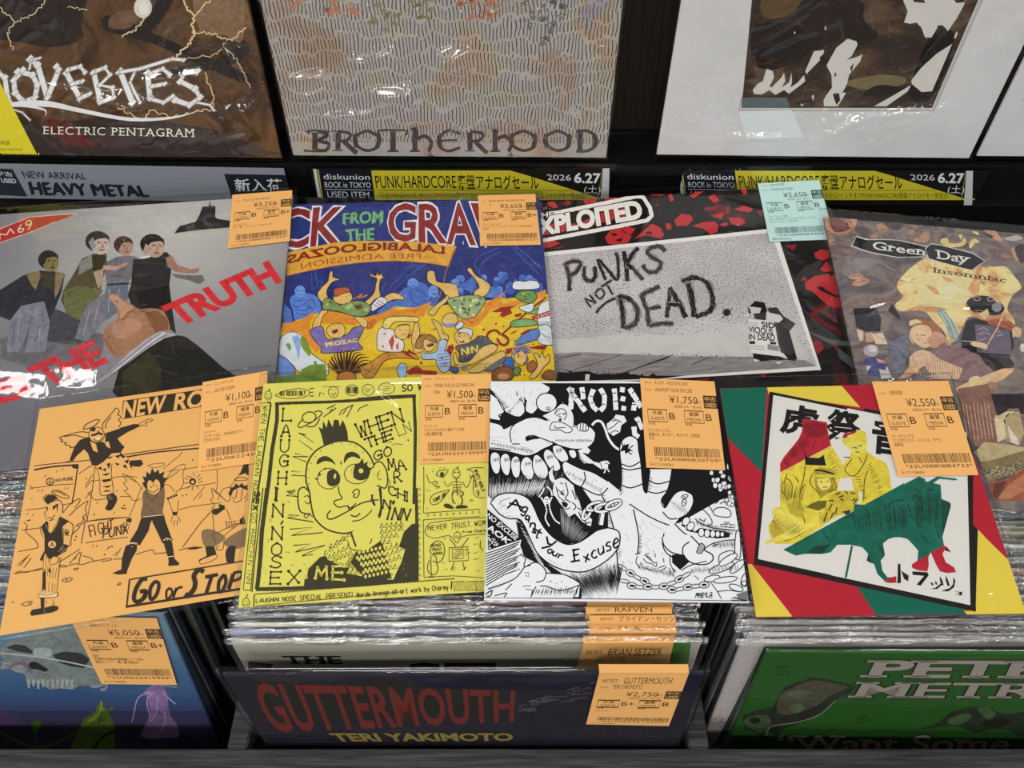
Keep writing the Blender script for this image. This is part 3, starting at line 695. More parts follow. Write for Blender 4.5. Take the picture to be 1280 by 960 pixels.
    A.dots('#c9c060', 3, "1190,670 1290,610 1300,660 1290,570 1310,650")
    # lower left lettering
    for y, t in ((125, 'N'), (295, 'N'), (415, 'O'), (510, 'S'), (630, 'E')):
        x = 310 - (y - 125) * .035; A.h(t, LD, 9, [(x, y), (x + 75, y), (x + 70, y + 90), (x - 6, y + 90)], dot=10)
    A.h("I", LD, 9, "330,0 380,0 380,90 325,90", dot=11).h("X", LD, 9, "425,625 510,622 500,710 420,720", dot=12); A.l(LD, 10, "385,245 365,275", 0)
    A.l(LD, 7, "430,25 475,15 405,60 490,65 410,25;425,205 505,205 415,225 610,255;435,310 605,295 445,358 680,335;460,432 590,420 475,482 700,430 525,510 605,500", 0)
    A.l(LD, 28, "265,0 225,320 210,560 188,760", 0, jit=.08).l(LD, 26, "180,760 440,755 700,742 980,725 1400,685", 0, jit=.08).l(LD, 20, "1380,0 1385,200 1388,690", 0, jit=.06)
    A.l(LD, 3, "415,100 430,98;420,112 432,110;280,240 295,235;285,255 298,248;400,485 415,480;420,490 435,480;440,580 450,572;455,590 465,580;535,575 550,570;265,390 275,385;268,405 278,400;245,625 255,622;250,645 258,640;240,710 248,705", 0)
    A.l(LD, 5, "160,10 130,330 85,760;200,10 180,330 140,770;85,765 140,770", 0).l(LD, 7, "232,0 200,300 170,560 150,780", 0)
    A.t("SEX", LD, [(215, 25), (200, 175), (150, 165), (165, 20)], .03) if 0 else A.h("SEX", LD, 10, [(210, 30), (190, 170), (155, 165), (172, 25)])
    A.h("GO MARCHIN INN", LD, 3, [(185, 190), (140, 720), (105, 715), (150, 185)])
    A.o(300, 470, 6); A.h("WHEN THE LAUGHIN NO", LD, 3.5, [(210, 225), (130, 850), (95, 845), (172, 222)])
    # smiling fruits in the corners and the caption bars
    A.ring(LD, 4, 212, 148, 26, 34).l(LD, 4, "200,160 212,170 225,155", 1).dots(LD, 4, "205,140 220,140").p(LD, "210,118 218,96 228,105")
    A.l(LD, 4, "262,148 330,115 430,95 510,110 518,140 470,162 370,172 300,160 262,148"); A.h("NUT ROCKER ONLY", LD, 4, "300,115 490,112 490,148 300,150")
    A.l(LD, 6, "520,100 555,92;525,125 550,122;525,152 552,150", 0).ring(LD, 4, 700, 122, 38, 40).l(LD, 4, "685,130 700,145 720,125;680,110 690,105;705,108 716,104;595,155 600,125 610,135;620,140 632,130", 1)
    A.ring(LD, 4, 840, 108, 48, 40).h("THATS FUNNY", LD, 3, "800,85 880,85 880,130 800,130").ring(LD, 4, 960, 105, 45, 42).l(LD, 3, "930,110 950,85;955,125 985,90;940,125 965,95", 0).ring(LD, 4, 1100, 95, 60, 42).l(LD, 3, "1060,100 1130,90;1070,115 1120,108;1075,80 1125,75", 0)
    A.l(LD, 3, [(620 + i * 12, 85 - (i % 2) * 8) for i in range(12)], 0).l(LD, 3, [(1190 + i * 10, 62 - (i % 2) * 10) for i in range(16)], 0).h("SO W", LD, 8, "1215,70 1370,55 1370,105 1215,118")
    A.o(290, 610, 6)
    A.ring(LD, 4, 105, 862, 27, 34).l(LD, 4, "90,870 105,885 122,866", 1).dots(LD, 4, "96,850 114,850").l(LD, 5, "105,828 118,798", 0)
    A.l(LD, 6, [(170 + i * 14, 802 - i * 1.1 - (i % 2) * 7) for i in range(108)], 0).l(LD, 5, [(165 + i * 14, 884 - i * 1.35 + (i % 2) * 6) for i in range(80)], 0).l(LD, 7, "168,802 162,885", 0).l(LD, 9, "1648,700 1645,760", 0)
    A.h("LAUGHIN NOSE SPECIAL PRESENT!", LD, 4.5, "182,832 905,782 905,822 180,862").h("Words Arenge all art work by Charmy", LD, 4.5, "935,785 1620,725 1625,762 938,822")
    A.o(450, 610, 6)
    for x in (705, 795, 868): A.box(LD, 4, [(x, 705), (x + 75, 700), (x + 75, 768), (x, 772)]); [A.l(LD, 2.5, [(x + 5 + i * 14, 766), (x + 24 + i * 14, 706)], 0) for i in range(4)]
    # side panels
    A.l(LD, 4, "480,0 475,190 900,160;480,670 475,240 900,215;482,672 700,660 920,675", 0, jit=.2)
    for y in range(0, 680, 46): A.l(LD, 3, [(438, y + 16), (446, y), (456, y + 14)], 0, cl=1); A.z -= A.STEP
    for x in range(510, 900, 48): A.l(LD, 3, [(x - 8, 214 - (x - 510) * .06), (x, 196 - (x - 510) * .06), (x + 9, 212 - (x - 510) * .06)], 0, cl=1); A.z -= A.STEP
    A.h("NEVER TRUST WOMAN", LD, 4, "510,285 1000,235 1000,275 510,318", gap=.5).h("From Charmy", LD, 3.5, "770,325 960,305 960,330 770,340")
    A.l(LD, 4, "520,265 490,310 500,355 560,378 650,360 690,370 730,415 760,370 850,352 960,345;520,265 700,240 940,222").dots(LD, 3, "530,335 560,330 590,325 620,320 690,308 715,305 740,302 770,298 800,296 830,292")
    A.ring(LD, 4, 730, 355, 24, 22).l(LD, 4, "722,362 740,362;725,335 730,322", 0); A.l(LD, 5, "670,378 720,440;815,375 765,440", 0).box(LD, 5, "668,450 810,442 812,545 668,552").box(LD, 4, "692,462 775,458 775,530 692,535"); A.l(LD, 3, "700,520 760,465;705,530 770,475;695,500 740,465;720,530 772,490", 0).ring(LD, 3, 795, 465, 8, 8).l(LD, 3, "788,490 802,488;788,505 802,503", 0)
    A.l(LD, 5, "705,560 690,615;770,555 785,615", 0).l(LD, 3, "680,625 690,590;700,625 715,595;770,620 800,590;640,620 655,605;820,480 810,500;850,490 880,485;850,540 890,530;860,380 890,370;850,425 880,420;625,385 645,380;870,620 895,625;615,560 635,565", 0)
    A.l(LD, 5, "545,420 580,398 620,415 635,470 620,530 580,562 570,520 530,490 530,440 545,420"); A.h("NEVER", LD, 3.5, "535,425 605,420 605,440 535,445").h("TRUST", LD, 3.5, "540,455 612,450 612,470 540,475").h("MAMA", LD, 3.5, "550,485 620,478 620,500 550,505")
    A.l(LD, 5, "530,510 535,660;520,545 505,600 520,640 560,650 585,610 570,560 545,550", 1).l(LD, 8, "515,668 555,668", 0)
    A.l(LD, 5, "905,400 900,440 920,470", 1)
    A.o(450, 470, 6)
    A.l(LD, 4, "478,680 480,960", 0)
    A.ring(LD, 4, 722, 735, 28, 38).dots(LD, 6, "712,725 735,725").l(LD, 7, "728,700 735,680", 0).l(LD, 4, "705,760 740,765;722,775 730,900;690,800 725,792 760,800;690,820 770,815;695,838 765,835;700,855 760,850;690,800 655,830 630,790;770,795 800,840 830,775 822,745;830,775 845,745;705,870 750,865 775,880 760,900;700,875 690,910 700,960;750,900 765,930 758,965", 1)
    A.l(LD, 5, "568,745 590,712 640,705 660,715 625,765 568,745", 0).ell(LD, 615, 740, 16, 18).dots(LD, 4, "545,720 555,700 600,690 635,690 660,700")
    A.l(LD, 4, "800,705 850,690 930,690;800,705 850,730 850,870 880,910 935,915;500,740 520,800 545,800;545,820 560,790 580,800 560,830 600,830 575,845"); A.h("WHATS WORLD", LD, 3.5, [(880, 700), (935, 860), (915, 870), (855, 710)]).h("GOING ON", LD, 3.5, [(860, 740), (900, 890), (880, 900), (845, 750)])
    A.l(LD, 4, "670,855 640,900 590,955 540,965 525,930 560,885 670,855", 1); A.h("FUCKED UP STONE", LD, 3, "545,925 640,875 635,905 560,945") if 0 else A.h("FUNNY JAM", LD, 3.5, "548,925 640,872 640,905 556,950")
    A.o(450, 610, 6); A.h("N' INN", LD, 8, "168,105 375,150 372,235 200,240", dot=9) if 0 else (A.h("N'", LD, 9, "180,95 265,105 255,160 170,150", dot=10), A.h("INN", LD, 10, "228,150 380,165 350,240 205,235", dot=9))
    A.l(LD, 4, "700,10 690,60 700,100 720,120;760,60 770,100 755,140;690,40 720,30 740,45 770,30 775,55 745,60", 1); A.p(LD, "630,125 660,120 695,140 700,158 640,148;718,155 740,130 800,135 800,152", 1)
    A.l(LD, 3, "500,25 505,15;515,30 522,18;500,160 508,150;820,100 840,85;835,105 850,90", 0)
R_LN = sleeve('single_record', "yellow single sleeve with cartoon mohawk head, lying between orange and monochrome singles", 'record', 'seven-inch singles in the front row', P_LN, .177, .177, YE, art_yellow, .0018, F_SOFT, .0003, seed=8, ridges=[(*RP(P_LN, x0, y0), *RP(P_LN, x1, y1), .0022, .0011) for x0, y0, x1, y1 in ((462, 482, 512, 513), (474, 488, 505, 515), (470, 478, 568, 476))])
price_tag(R_LN, (450, 470, 6), "462,3 985,-5 965,650 445,665", "ラフィンノーズ", "WHEN THE LN GO MARCHIN|INN", "¥1,500", "税抜¥1,364・税10%", lines=("ソノシート", "ジャケットわずかに破れ アルタ前", "三角公園配布盤"), seed=4)
def hatch(A, c, w, a0, a1, b0, b1, n, jl=.25, taper=1):
    """n pen strokes running from line a to line b"""
    for i in range(n):
        t = (i + A.rnd.uniform(-.3, .3)) / max(1, n - 1); s, e = A.rnd.uniform(0, jl), 1 - A.rnd.uniform(0, jl)
        p = (a0[0] + (a1[0] - a0[0]) * t, a0[1] + (a1[1] - a0[1]) * t); q = (b0[0] + (b1[0] - b0[0]) * t, b0[1] + (b1[1] - b0[1]) * t)
        A.l(c, w, [(p[0] + (q[0] - p[0]) * s, p[1] + (q[1] - p[1]) * s), (p[0] + (q[0] - p[0]) * .5, p[1] + (q[1] - p[1]) * .5), (p[0] + (q[0] - p[0]) * e, p[1] + (q[1] - p[1]) * e)], 0, taper=taper); A.z -= A.STEP
    A.up(); return A
WH, BK = '#dfe2e6', '#17171a'
def art_mono(A):
    A.lw = 1.35
    W, B = WH, BK
    A.o(600, 470, 6)
    A.p(B, "70,45 2000,52 2010,1000 1980,1150 900,1600 60,900")
    # lower part of the sheet stays white
    A.p(W, "30,1640 20,1850 2100,1850 2060,1180 1900,900 1800,930 1500,1100 900,1250 700,1500 300,1350 100,1250")
    # monster brow, snout
    A.p(W, "80,52 460,52 520,85 520,110 450,180 425,250 390,285 340,260 350,190 330,150 335,270 300,305 260,300 190,265 100,120 75,95")
    A.p(W, "75,130 140,180 180,240 175,275 145,290 150,330 75,320")
    A.l(B, 5, "90,120 130,170 180,260 250,300 300,305 335,270 325,200 290,170;340,265 385,285 425,255 450,180 520,110 525,85 490,60 460,52;350,180 340,230 345,270;75,130 130,170 175,230 180,270 150,290;75,320 140,335 170,320")
    A.l(B, 4, "130,80 150,65;170,100 200,85;200,160 215,130;270,110 280,150 290,100;330,80 335,150;420,110 450,90;250,200 270,225;230,150 240,170;390,200 400,220;300,180 310,120;370,150 400,100;440,140 470,120", 1, taper=1)
    A.ell(W, 500, 200, 78, 72).ring(B, 6, 500, 200, 78, 72).ring(B, 4, 512, 245, 14, 12).ell(B, 512, 248, 5, 5); A.ell(B, 150, 300, 12, 14).ell(W, 153, 296, 4, 4)
    A.l(B, 6, "545,120 580,150 590,200 575,250;570,110 610,160 615,190", 1)
    A.p(W, "75,340 150,360 185,400 235,375 350,320 420,310 480,330 560,340 700,370 830,385 865,430 850,500 790,545 690,545 600,520 540,490 545,510 400,590 350,600 240,570 70,545")
    A.l(B, 6, "75,345 150,365 180,400;235,500 225,430 250,370 340,320 420,310 500,335;240,510 300,510;830,385 865,420 855,490 800,540 700,548 600,522 520,490 440,460 390,445 345,460 350,485;70,550 200,565 280,590 360,598 420,580 470,550 545,515 540,490;230,560 150,545 75,540", 1)
    A.p(B, "345,480 350,455 400,450 450,465 440,472 400,475 350,490"); A.l(B, 4, "180,380 230,330;190,390 250,340;200,400 240,360;170,300 240,270;180,320 260,290;210,300 280,300;240,330 300,310;160,360 200,330;260,400 255,440;400,340 410,330;450,400 460,410;560,430 570,450;640,470 660,475;700,440 720,430;740,500 770,490;90,400 130,410;80,460 200,460;85,480 160,490;250,470 270,500;300,530 360,540;420,550 440,530;480,470 520,515;500,470 530,510", 1, taper=1)
    # small rider on the snout and its fist
    A.p(W, "470,300 560,250 620,200 680,240 705,300 700,370 640,380 560,360 530,400 525,380 550,350"); A.l(B, 5, "470,295 560,250 600,210 660,220 700,290 705,360;525,380 550,345 620,350 690,395 680,420 640,425 600,405 530,405 525,380;560,370 570,390 640,385;560,290 580,250 630,250 650,290 630,330;590,300 610,310;620,290 640,285;690,380 720,380;600,200 640,195 680,230", 1)
    A.p(B, "590,320 612,318 610,340 592,338"); A.l(B, 3, "570,270 600,260;565,285 650,280;570,300 600,290", 0)
    A.p(W, "730,370 760,350 800,360 815,395 790,415 740,405"); A.l(B, 5, "730,400 728,370 760,350 800,362 815,395 795,415 740,408;755,355 750,405;775,355 772,410;795,365 792,412", 1)
    # upper teeth
    for q in ("80,590 110,570 145,590 155,650 145,720 120,735 95,710 78,650", "160,600 190,580 220,600 232,660 220,730 200,748 170,720 150,650", "240,620 268,600 295,620 305,680 295,750 270,765 245,740 230,670", "315,630 350,605 390,635 408,700 395,765 365,780 330,750 302,690", "400,610 430,590 465,620 505,680 510,740 480,770 430,755 395,690", "480,570 510,550 560,590 600,660 600,700 560,715 520,690 480,620", "545,530 590,520 640,560 665,620 630,650 590,630 555,590", "665,560 710,555 725,600 700,620 675,600"):
        A.p(W, q, 1).l(B, 6, q, 1, 1)
    hatch(A, '#1c1c20', 4, (75, 740), (560, 740), (70, 850), (540, 860), 60, .3); hatch(A, '#8d8f94', 3, (75, 740), (640, 700), (70, 960), (560, 900), 46, .35)
    hatch(A, W, 4, (75, 800), (500, 770), (70, 940), (430, 900), 44, .2)
    A.p(W, "515,720 550,675 548,730 570,790 545,800 520,770"); A.l(B, 5, "515,720 550,675 548,730 570,790;505,770 530,830 540,900;515,760 545,850 560,960")
    # imp under the snout
    A.p(W, "560,780 620,760 680,800 700,860 740,920 760,1000 600,1100 560,960 545,860"); A.l(B, 5, "560,780 620,760 690,810 705,870 740,930;600,800 640,820;580,850 610,870 640,850;600,880 650,900 680,870;570,830 590,900 620,930 680,940 700,900;590,950 640,1000 690,980;630,1010 660,1080;700,950 720,1000", 1)
    A.p(B, "600,870 640,880 620,890;640,900 690,880 670,905;610,940 660,950 650,985 620,975"); 
    # flying hand and tail
    A.p(W, "735,560 800,530 830,560 810,585 770,575 850,640 900,655 960,640 960,690 910,700 850,660 780,655 750,620"); A.l(B, 4, "740,570 760,620 800,655 850,660;775,580 860,645;900,650 915,690 910,730;930,650 960,660")
    A.l(W, 13, "840,370 870,340 910,345 940,400 960,460 1000,520 1040,550 1090,560", 1, taper=0); A.p(W, "950,360 990,330 1020,290 1080,300 1100,340 1060,370 1050,420 1000,450 960,420"); A.l(B, 5, "960,400 1000,380 1040,340;990,340 1030,330 1060,350;980,430 1010,410 1040,420;1000,300 1010,330", 1)
    A.l(W, 7, "900,650 950,640 970,660;930,650 940,700 930,730;950,690 970,720", 1)
    # band name
    bone = lambda s: A.l(W, 27, s, 0, jit=.14)
    bone("690,90 680,250;660,90 790,265;765,85 775,175"); bone("850,100 825,170 850,235 880,260;900,95 935,150 930,230 900,260")
    A.o(760, 470, 6); bone("45,95 55,170 60,255;90,100 125,105;95,165 130,175;100,240 135,245;160,95 250,235;190,260 200,200;215,310 260,400;195,380 200,440 230,460")
    A.l(B, 5, "30,130 62,128;40,190 75,188;180,130 200,115;225,190 245,170;180,215 210,215;215,350 235,340", 0); A.o(600, 470, 6); A.l(B, 5, "672,120 700,130;710,170 740,150;750,230 780,215;760,120 785,125;825,150 850,155;830,205 855,200;905,140 935,135;915,210 940,215", 0)
    # large hand reaching up
    A.o(600, 470, 6)
    A.p(W, "615,660 640,640 700,670 770,700 840,720 960,790 1045,860 1060,800 1060,690 1050,600 1050,520 1080,470 1130,450 1180,480 1190,560 1205,640 1210,690 1215,790 1225,860 1250,880 1262,780 1275,700 1440,700 1425,790 1400,870 1360,930 1385,990 1420,940 1460,880 1520,860 1590,890 1600,950 1560,1030 1490,1070 1460,1110 1500,1150 1560,1200 1620,1250 1660,1310 1740,1320 1745,1370 1700,1420 1620,1410 1560,1380 1500,1360 1490,1420 1440,1500 1500,1560 1560,1590 1480,1640 1060,1640 1040,1520 1030,1380 1000,1240 950,1120 880,1000 760,830 690,800 630,730", 0)
    A.l(B, 7, "615,665 640,640 700,670 770,700 850,725 960,790;615,665 630,730 690,800 760,835 860,885 910,890 960,840;1050,870 1060,800 1060,690 1050,600 1050,520 1080,470 1130,450 1180,480 1190,560 1205,640 1220,800 1230,860 1250,880;1060,690 1120,705 1205,690;1062,660 1130,680 1205,640;1065,820 1130,840 1220,810;1250,880 1265,780 1275,710;1262,780 1330,810 1420,790;1240,860 1320,880 1400,860;1440,700 1425,790 1400,870 1360,930 1385,990 1420,940 1465,880 1525,860 1590,890 1600,950 1560,1030 1490,1070", 1)
    A.l(B, 7, "910,890 960,1000 1010,1180 1030,1380 1040,1520;780,720 790,770 760,830;1120,960 1180,1000 1260,1050 1340,1090 1420,1120;1480,1070 1420,1070 1370,1020;1460,1110 1520,1170 1600,1230 1650,1300;1380,1180 1370,1260 1400,1330 1480,1380;1150,1000 1190,1200 1180,1340", 1)
    A.l(B, 4, "1180,1100 1230,1190;1210,1070 1260,1150;1270,1100 1330,1140;1330,1130 1400,1180;1080,500 1090,540;1140,560 1160,580;1100,620 1130,630;1100,760 1150,750;1290,830 1330,840;960,930 1000,960;1020,920 1060,960;1060,1040 1090,1080;1100,1180 1120,1240;1230,1250 1290,1330;1110,1380 1140,1420;1300,1190 1320,1220;700,720 720,740;690,770 720,780;850,770 880,790;900,850 940,830;1440,980 1480,1000", 1, taper=1)
    A.scatter('#55585c', 4, 46, 3, 6, "640,660 1050,880 1200,900 1440,1000 1500,1200 1350,1450 1080,1450 900,960")
    A.ell(W, 1535, 910, 24, 14, -20).ring(B, 5, 1535, 905, 26, 14, -20).ring(B, 5, 1530, 950, 16, 26, 20).l(B, 4, "1515,940 1545,960;1520,900 1550,915", 0)
    A.p(B, "1070,520 1120,510 1110,545 1150,560 1110,570 1090,590 1085,560 1050,570"); A.l(B, 6, "1060,500 1090,560;1150,520 1100,560;1140,590 1100,565", 0)
    hatch(A, '#2c2c30', 3.5, (1045, 700), (1040, 900), (1085, 690), (1080, 880), 16, .2)
    hatch(A, '#2c2c30', 3.5, (900, 880), (1030, 1380), (940, 880), (1075, 1330), 30, .3)
    hatch(A, '#2c2c30', 3.5, (1260, 760), (1240, 860), (1300, 770), (1290, 850), 10, .2)
    hatch(A, '#2c2c30', 3.5, (640, 740), (900, 880), (665, 705), (920, 840), 22, .3)
    hatch(A, '#2c2c30', 3.5, (1180, 1180), (1180, 1340), (1230, 1200), (1215, 1330), 14, .3)
    hatch(A, '#2c2c30', 3.5, (1420, 960), (1560, 1080), (1450, 930), (1590, 1000), 14, .3)
    hatch(A, '#2c2c30', 3.5, (80, 520), (400, 590), (90, 490), (380, 540), 28, .3)
    hatch(A, '#2c2c30', 3.5, (560, 500), (850, 500), (580, 470), (820, 470), 24, .3)
    hatch(A, '#2c2c30', 3.5, (190, 270), (330, 180), (230, 290), (300, 150), 18, .3)
    hatch(A, '#2c2c30', 3.5, (85, 130), (180, 250), (110, 110), (230, 230), 14, .3)
    for q in ((95, 610), (180, 610), (250, 620), (335, 640), (415, 620), (500, 590), (570, 540)): hatch(A, '#3c3c40', 3, (q[0], q[1]), (q[0] + 45, q[1] - 8), (q[0] + 6, q[1] + 45), (q[0] + 45, q[1] + 36), 7, .3)
    # thumb with broken nail, cuff
    A.o(790, 610, 6)
    A.p(W, "230,370 300,340 380,345 440,360 490,410 540,460 600,500 605,540 560,572 470,570 400,530 375,470 300,500 240,440")
    A.l(B, 7, "225,370 240,430 290,480 370,505;380,500 385,440 430,405;440,360 490,410 540,465 600,500 605,540 560,572 480,572 420,545 385,500", 1); A.p('#9a9ca0', "490,460 515,415 545,440 520,490 485,485").l(B, 5, "490,460 515,415 545,440 520,490 485,485 490,460")
    A.p(B, "300,500 380,500 430,555 360,615 300,560")
    A.l(B, 5, "90,505 130,520 160,560 185,560 180,590 150,570 110,560 85,530;110,515 140,545;170,490 175,520;235,530 240,560;290,500 285,560 320,640;250,580 200,600;260,595 210,625;280,600 290,650;300,600 330,630;40,510 30,560 60,600;100,600 150,625;80,580 60,560;20,500 60,490;130,490 100,500", 1)
    # skull face with rows of stones
    A.l(B, 5, "465,200 480,170 530,165 570,200 600,250 590,280 560,280;470,230 520,270 600,300 680,310 780,320;500,230 540,250 550,230;600,180 640,150 700,150 740,180 735,215 690,220 620,205 610,180;470,130 520,110 570,130 600,170;580,100 620,80 650,95 620,120;660,120 690,105 715,130", 1)
    A.p(B, "365,280 400,300 440,330 500,340 560,370 640,380 730,370 735,340 690,325 600,315 510,300 470,330 450,310 410,320 390,270")
    for x, y, rx, ry, r in ((405, 250, 26, 34, 30), (440, 288, 26, 34, 30), (520, 335, 22, 32, 0), (563, 342, 22, 30, 5), (605, 345, 20, 28, 5), (642, 347, 18, 24, 5), (676, 348, 16, 20, 5)): A.ell(W, x, y, rx, ry, r).ring(B, 5, x, y, rx, ry, r)
    A.l(B, 4, "665,275 720,270 770,280 770,300 720,295 665,290 665,275;690,260 730,258;690,310 740,315;705,275 705,290;740,280 740,300", 0)
    r = A.rnd
    for i in range(60):
        x, y = r.uniform(480, 760), r.uniform(-190, 130)
        if y > 60 - (760 - x) * .35 and x < 700: continue
        if x < 560 - y * .2: continue
        R = r.uniform(14, 24); q = [(x + R * r.uniform(.7, 1.1) * math.cos(t), y + R * r.uniform(.7, 1.1) * math.sin(t)) for t in (0, 1.1, 2.1, 3.1, 4.2, 5.3)]
        A.p(W, q); A.z -= A.STEP; A.l(B, 5, q, 0, 1); A.z -= A.STEP * .5
    # chains
    A.l(B, 5, "540,460 600,420 700,395 770,390;600,440 650,420;650,560 660,500 740,470 770,490;780,330 790,320 805,330 815,430 810,520 790,540 775,520 770,430 780,330;370,620 440,580 560,550", 1)
    for x, y, rx, ry, rt in ((670, 600, 100, 28, -20), (720, 540, 80, 26, -32), (790, 590, 70, 26, -42), (600, 680, 60, 22, -12), (700, 690, 90, 22, -8), (850, 690, 30, 55, 20), (780, 750, 55, 22, 20), (840, 715, 18, 18, 0)): A.ell(W, x, y, rx, ry, rt).ring(B, 5, x, y, rx, ry, rt)
    for i, (x, y, r) in enumerate(((-70, 600, 35), (-10, 640, 30), (45, 675, 30), (95, 700, 25), (-60, 700, 10), (0, 735, 5), (60, 745, 5), (120, 742, -3), (180, 745, -3), (240, 738, -8), (300, 715, -18), (355, 685, -25), (405, 655, -28), (300, 765, 5), (360, 760, -12), (420, 745, -8), (480, 738, -5), (540, 728, -3))):
        rx, ry = (36, 23) if i % 2 else (40, 13)
        A.ell(B, x, y, rx + 4, ry + 4, r).ell('#d2d4d8', x, y, rx - 2, ry - 2, r)
        if i % 2: A.ell(B, x, y, 20, 9, r)
    A.l(B, 4, "590,710 640,780 670,835;640,780 720,770 800,780;500,690 470,660;760,820 860,845;480,800 500,790 520,815 540,790 560,820 600,800", 1)
    A.h("MS13", B, 4, "480,790 605,785 600,825 475,825")
    A.l(B, 3, "745,825 860,850;740,842 870,850", 0); A.p('#6d7075', "780,800 870,770 890,850 800,830")
    hatch(A, '#3c3c40', 3.5, (430, 600), (790, 560), (460, 650), (800, 640), 26, .3)
    hatch(A, '#3c3c40', 3.5, (480, 230), (760, 320), (490, 290), (740, 370), 26, .3)
    hatch(A, '#3c3c40', 3.5, (30, 560), (300, 620), (60, 620), (330, 690), 22, .3)
    hatch(A, '#3c3c40', 3.5, (600, 400), (760, 390), (620, 470), (770, 460), 14, .3)
    # tongue scroll with lettering
    A.o(600, 610, 6)
    hatch(A, '#3a3a3e', 4, (640, 640), (960, 560), (800, 860), (1040, 800), 52, .3); hatch(A, '#2a2a2e', 4, (600, 650), (900, 600), (720, 840), (960, 760), 36, .35)
    A.p(B, "270,250 330,280 400,470 520,580 640,660 760,760 760,830 700,830 500,600 420,560 330,520 300,420")
    hatch(A, WH, 3, (300, 300), (420, 540), (340, 320), (520, 640), 18, .2)
    A.p(B, "400,70 470,90 520,250 580,330 700,420 800,350 960,300 960,100 720,300 560,60 480,60")
    hatch(A, '#a5a8ad', 3, (600, 120), (820, 330), (620, 360), (720, 420), 24, .2)
    A.p(W, "80,110 130,60 210,40 300,50 370,90 410,160 440,230 490,310 560,380 650,425 740,410 820,360 880,320 960,300 1040,330 1045,420 1000,500 900,580 780,630 640,620 520,570 430,490 380,390 330,280 290,230 210,230 140,190")
    A.l(B, 7, "80,110 130,60 210,40 300,50 370,90 410,160 440,230 490,310 560,380 650,425 740,410 820,360 880,320 960,300;80,115 140,190 210,230 290,235 330,280 380,390 430,490 520,570 640,620 780,630 900,580 1000,500 1045,420 1040,330 960,300", 1)
    A.scatter('#8d9095', 4, 50, 3, 6, "80,110 150,60 180,140 300,220 340,300 200,225"); A.scatter('#8d9095', 4, 40, 3, 5, "450,500 640,590 880,570 780,625 600,610"); A.l('#8d9095', 5, "150,130 160,100 230,75;160,140 190,130", 1)
    S = lambda t, q, w=10: A.h(t, B, w, q, jit=.25, rand=2)
    A.l(B, 11, "205,155 270,90 310,180;220,115 290,135 320,150", 0, jit=.2)
    S("g", "335,120 375,130 345,195 310,180"); S("a", "345,190 380,200 365,245 335,235"); S("i", "370,215 395,225 380,270 350,260", 8); S("n", "385,240 430,245 410,320 375,300"); S("s", "400,290 440,300 420,345 390,330"); S("t", "440,295 480,330 450,380 400,370")
    A.l(B, 11, "500,365 510,420 545,430;575,400 520,440 460,455", 0, jit=.2); S("our", "530,440 640,495 610,545 500,480", 9)
    A.l(B, 11, "700,460 710,555;690,470 745,460;695,510 740,500;680,555 750,545", 0, jit=.2); S("xcuse", "765,490 1040,335 1040,440 790,560", 10)
    # tiny prisoner, chain
    A.l(W, 8, "455,70 480,110 500,170 490,230 520,290;540,70 520,120 530,180 560,240 600,270;440,70 470,30 480,0;540,60 530,20 500,-10", 1).ell(W, 500, 95, 22, 30).dots(B, 5, "492,88 508,88").l(B, 4, "495,110 508,110;490,150 525,150;495,170 520,172", 0)
    A.p(W, "620,-60 700,-20 720,80 760,160 840,240 830,290 780,270 700,180 640,100"); A.l(B, 6, "640,-40 660,40 640,80 680,110;690,20 720,90;690,110 720,140 700,170;740,180 760,230 800,260;730,150 780,180;780,270 830,260;750,250 800,280", 1); A.p(B, "625,115 660,120 650,150 630,145")
    for x, y, rx, ry, rt in ((800, 190, 50, 22, -60), (860, 140, 60, 25, -20), (930, 150, 70, 28, -12), (1000, 130, 60, 24, -25)): A.ring(B, 22, x, y, rx, ry, rt).ring(W, 13, x, y, rx, ry, rt)
    A.l(W, 30, "920,190 905,280", 0).l(B, 5, "905,190 888,285;938,190 925,285", 0)
    # crate of records, rocks
    A.p(B, "55,160 310,380 280,410 60,470")
    A.t("NO EXCUSE", W, "70,190 290,370 265,395 45,215", .02).t("AOK", W, "70,270 240,400 200,420 55,310", .03); A.scatter(W, 4, 40, 4, 9, "50,330 150,420 60,460")
    A.p(W, "45,475 310,390 300,440 320,480 260,580 290,620 250,660 40,760")
    for i in range(13): A.l(B, 6, [(42, 495 + i * 20), (180, 450 + i * 17), (300 - (i % 3) * 14, 405 + i * 17)], 0, jit=.15); A.z -= A.STEP
    A.p(W, "280,500 330,510 380,560 470,570 500,640 640,650 750,715 740,820 60,830 90,780 240,690 280,600")
    A.l(B, 6, "300,500 340,530 330,590 380,580;330,600 420,560 490,620 480,690 420,710;490,640 560,645 640,655 745,715 720,740 600,770 500,740 450,740;380,820 420,740;60,760 250,690 330,600;110,810 200,790 180,820;190,770 240,720;700,830 745,730;40,800 90,770 80,810 50,815", 1)
    hatch(A, B, 5, (400, 750), (740, 740), (380, 815), (720, 820), 26, .3); A.l(B, 4, "335,640 365,635 365,665 340,660;520,700 540,705;570,720 580,722;610,705 620,708;640,740 650,745;320,740 380,735;340,760 400,770", 0)
    A.o(750, 690, 6); A.l(B, 5, "100,100 115,160 100,200;140,110 150,170;80,150 95,190;120,210 150,215;60,230 90,260", 1); hatch(A, B, 4, (80, 90), (180, 60), (60, 330), (120, 330), 16, .4)
    # margin line and artist's mark
    A.o(600, 470, 6); A.l(WH, 10, "75,50 560,50 1500,52", 0).l(WH, 9, "72,45 45,1000 22,1690", 0).l(BK, 3, "30,1665 1000,1675 1990,1690", 0).l('#111113', 14, "1760,60 1880,620 2030,1720", 0)
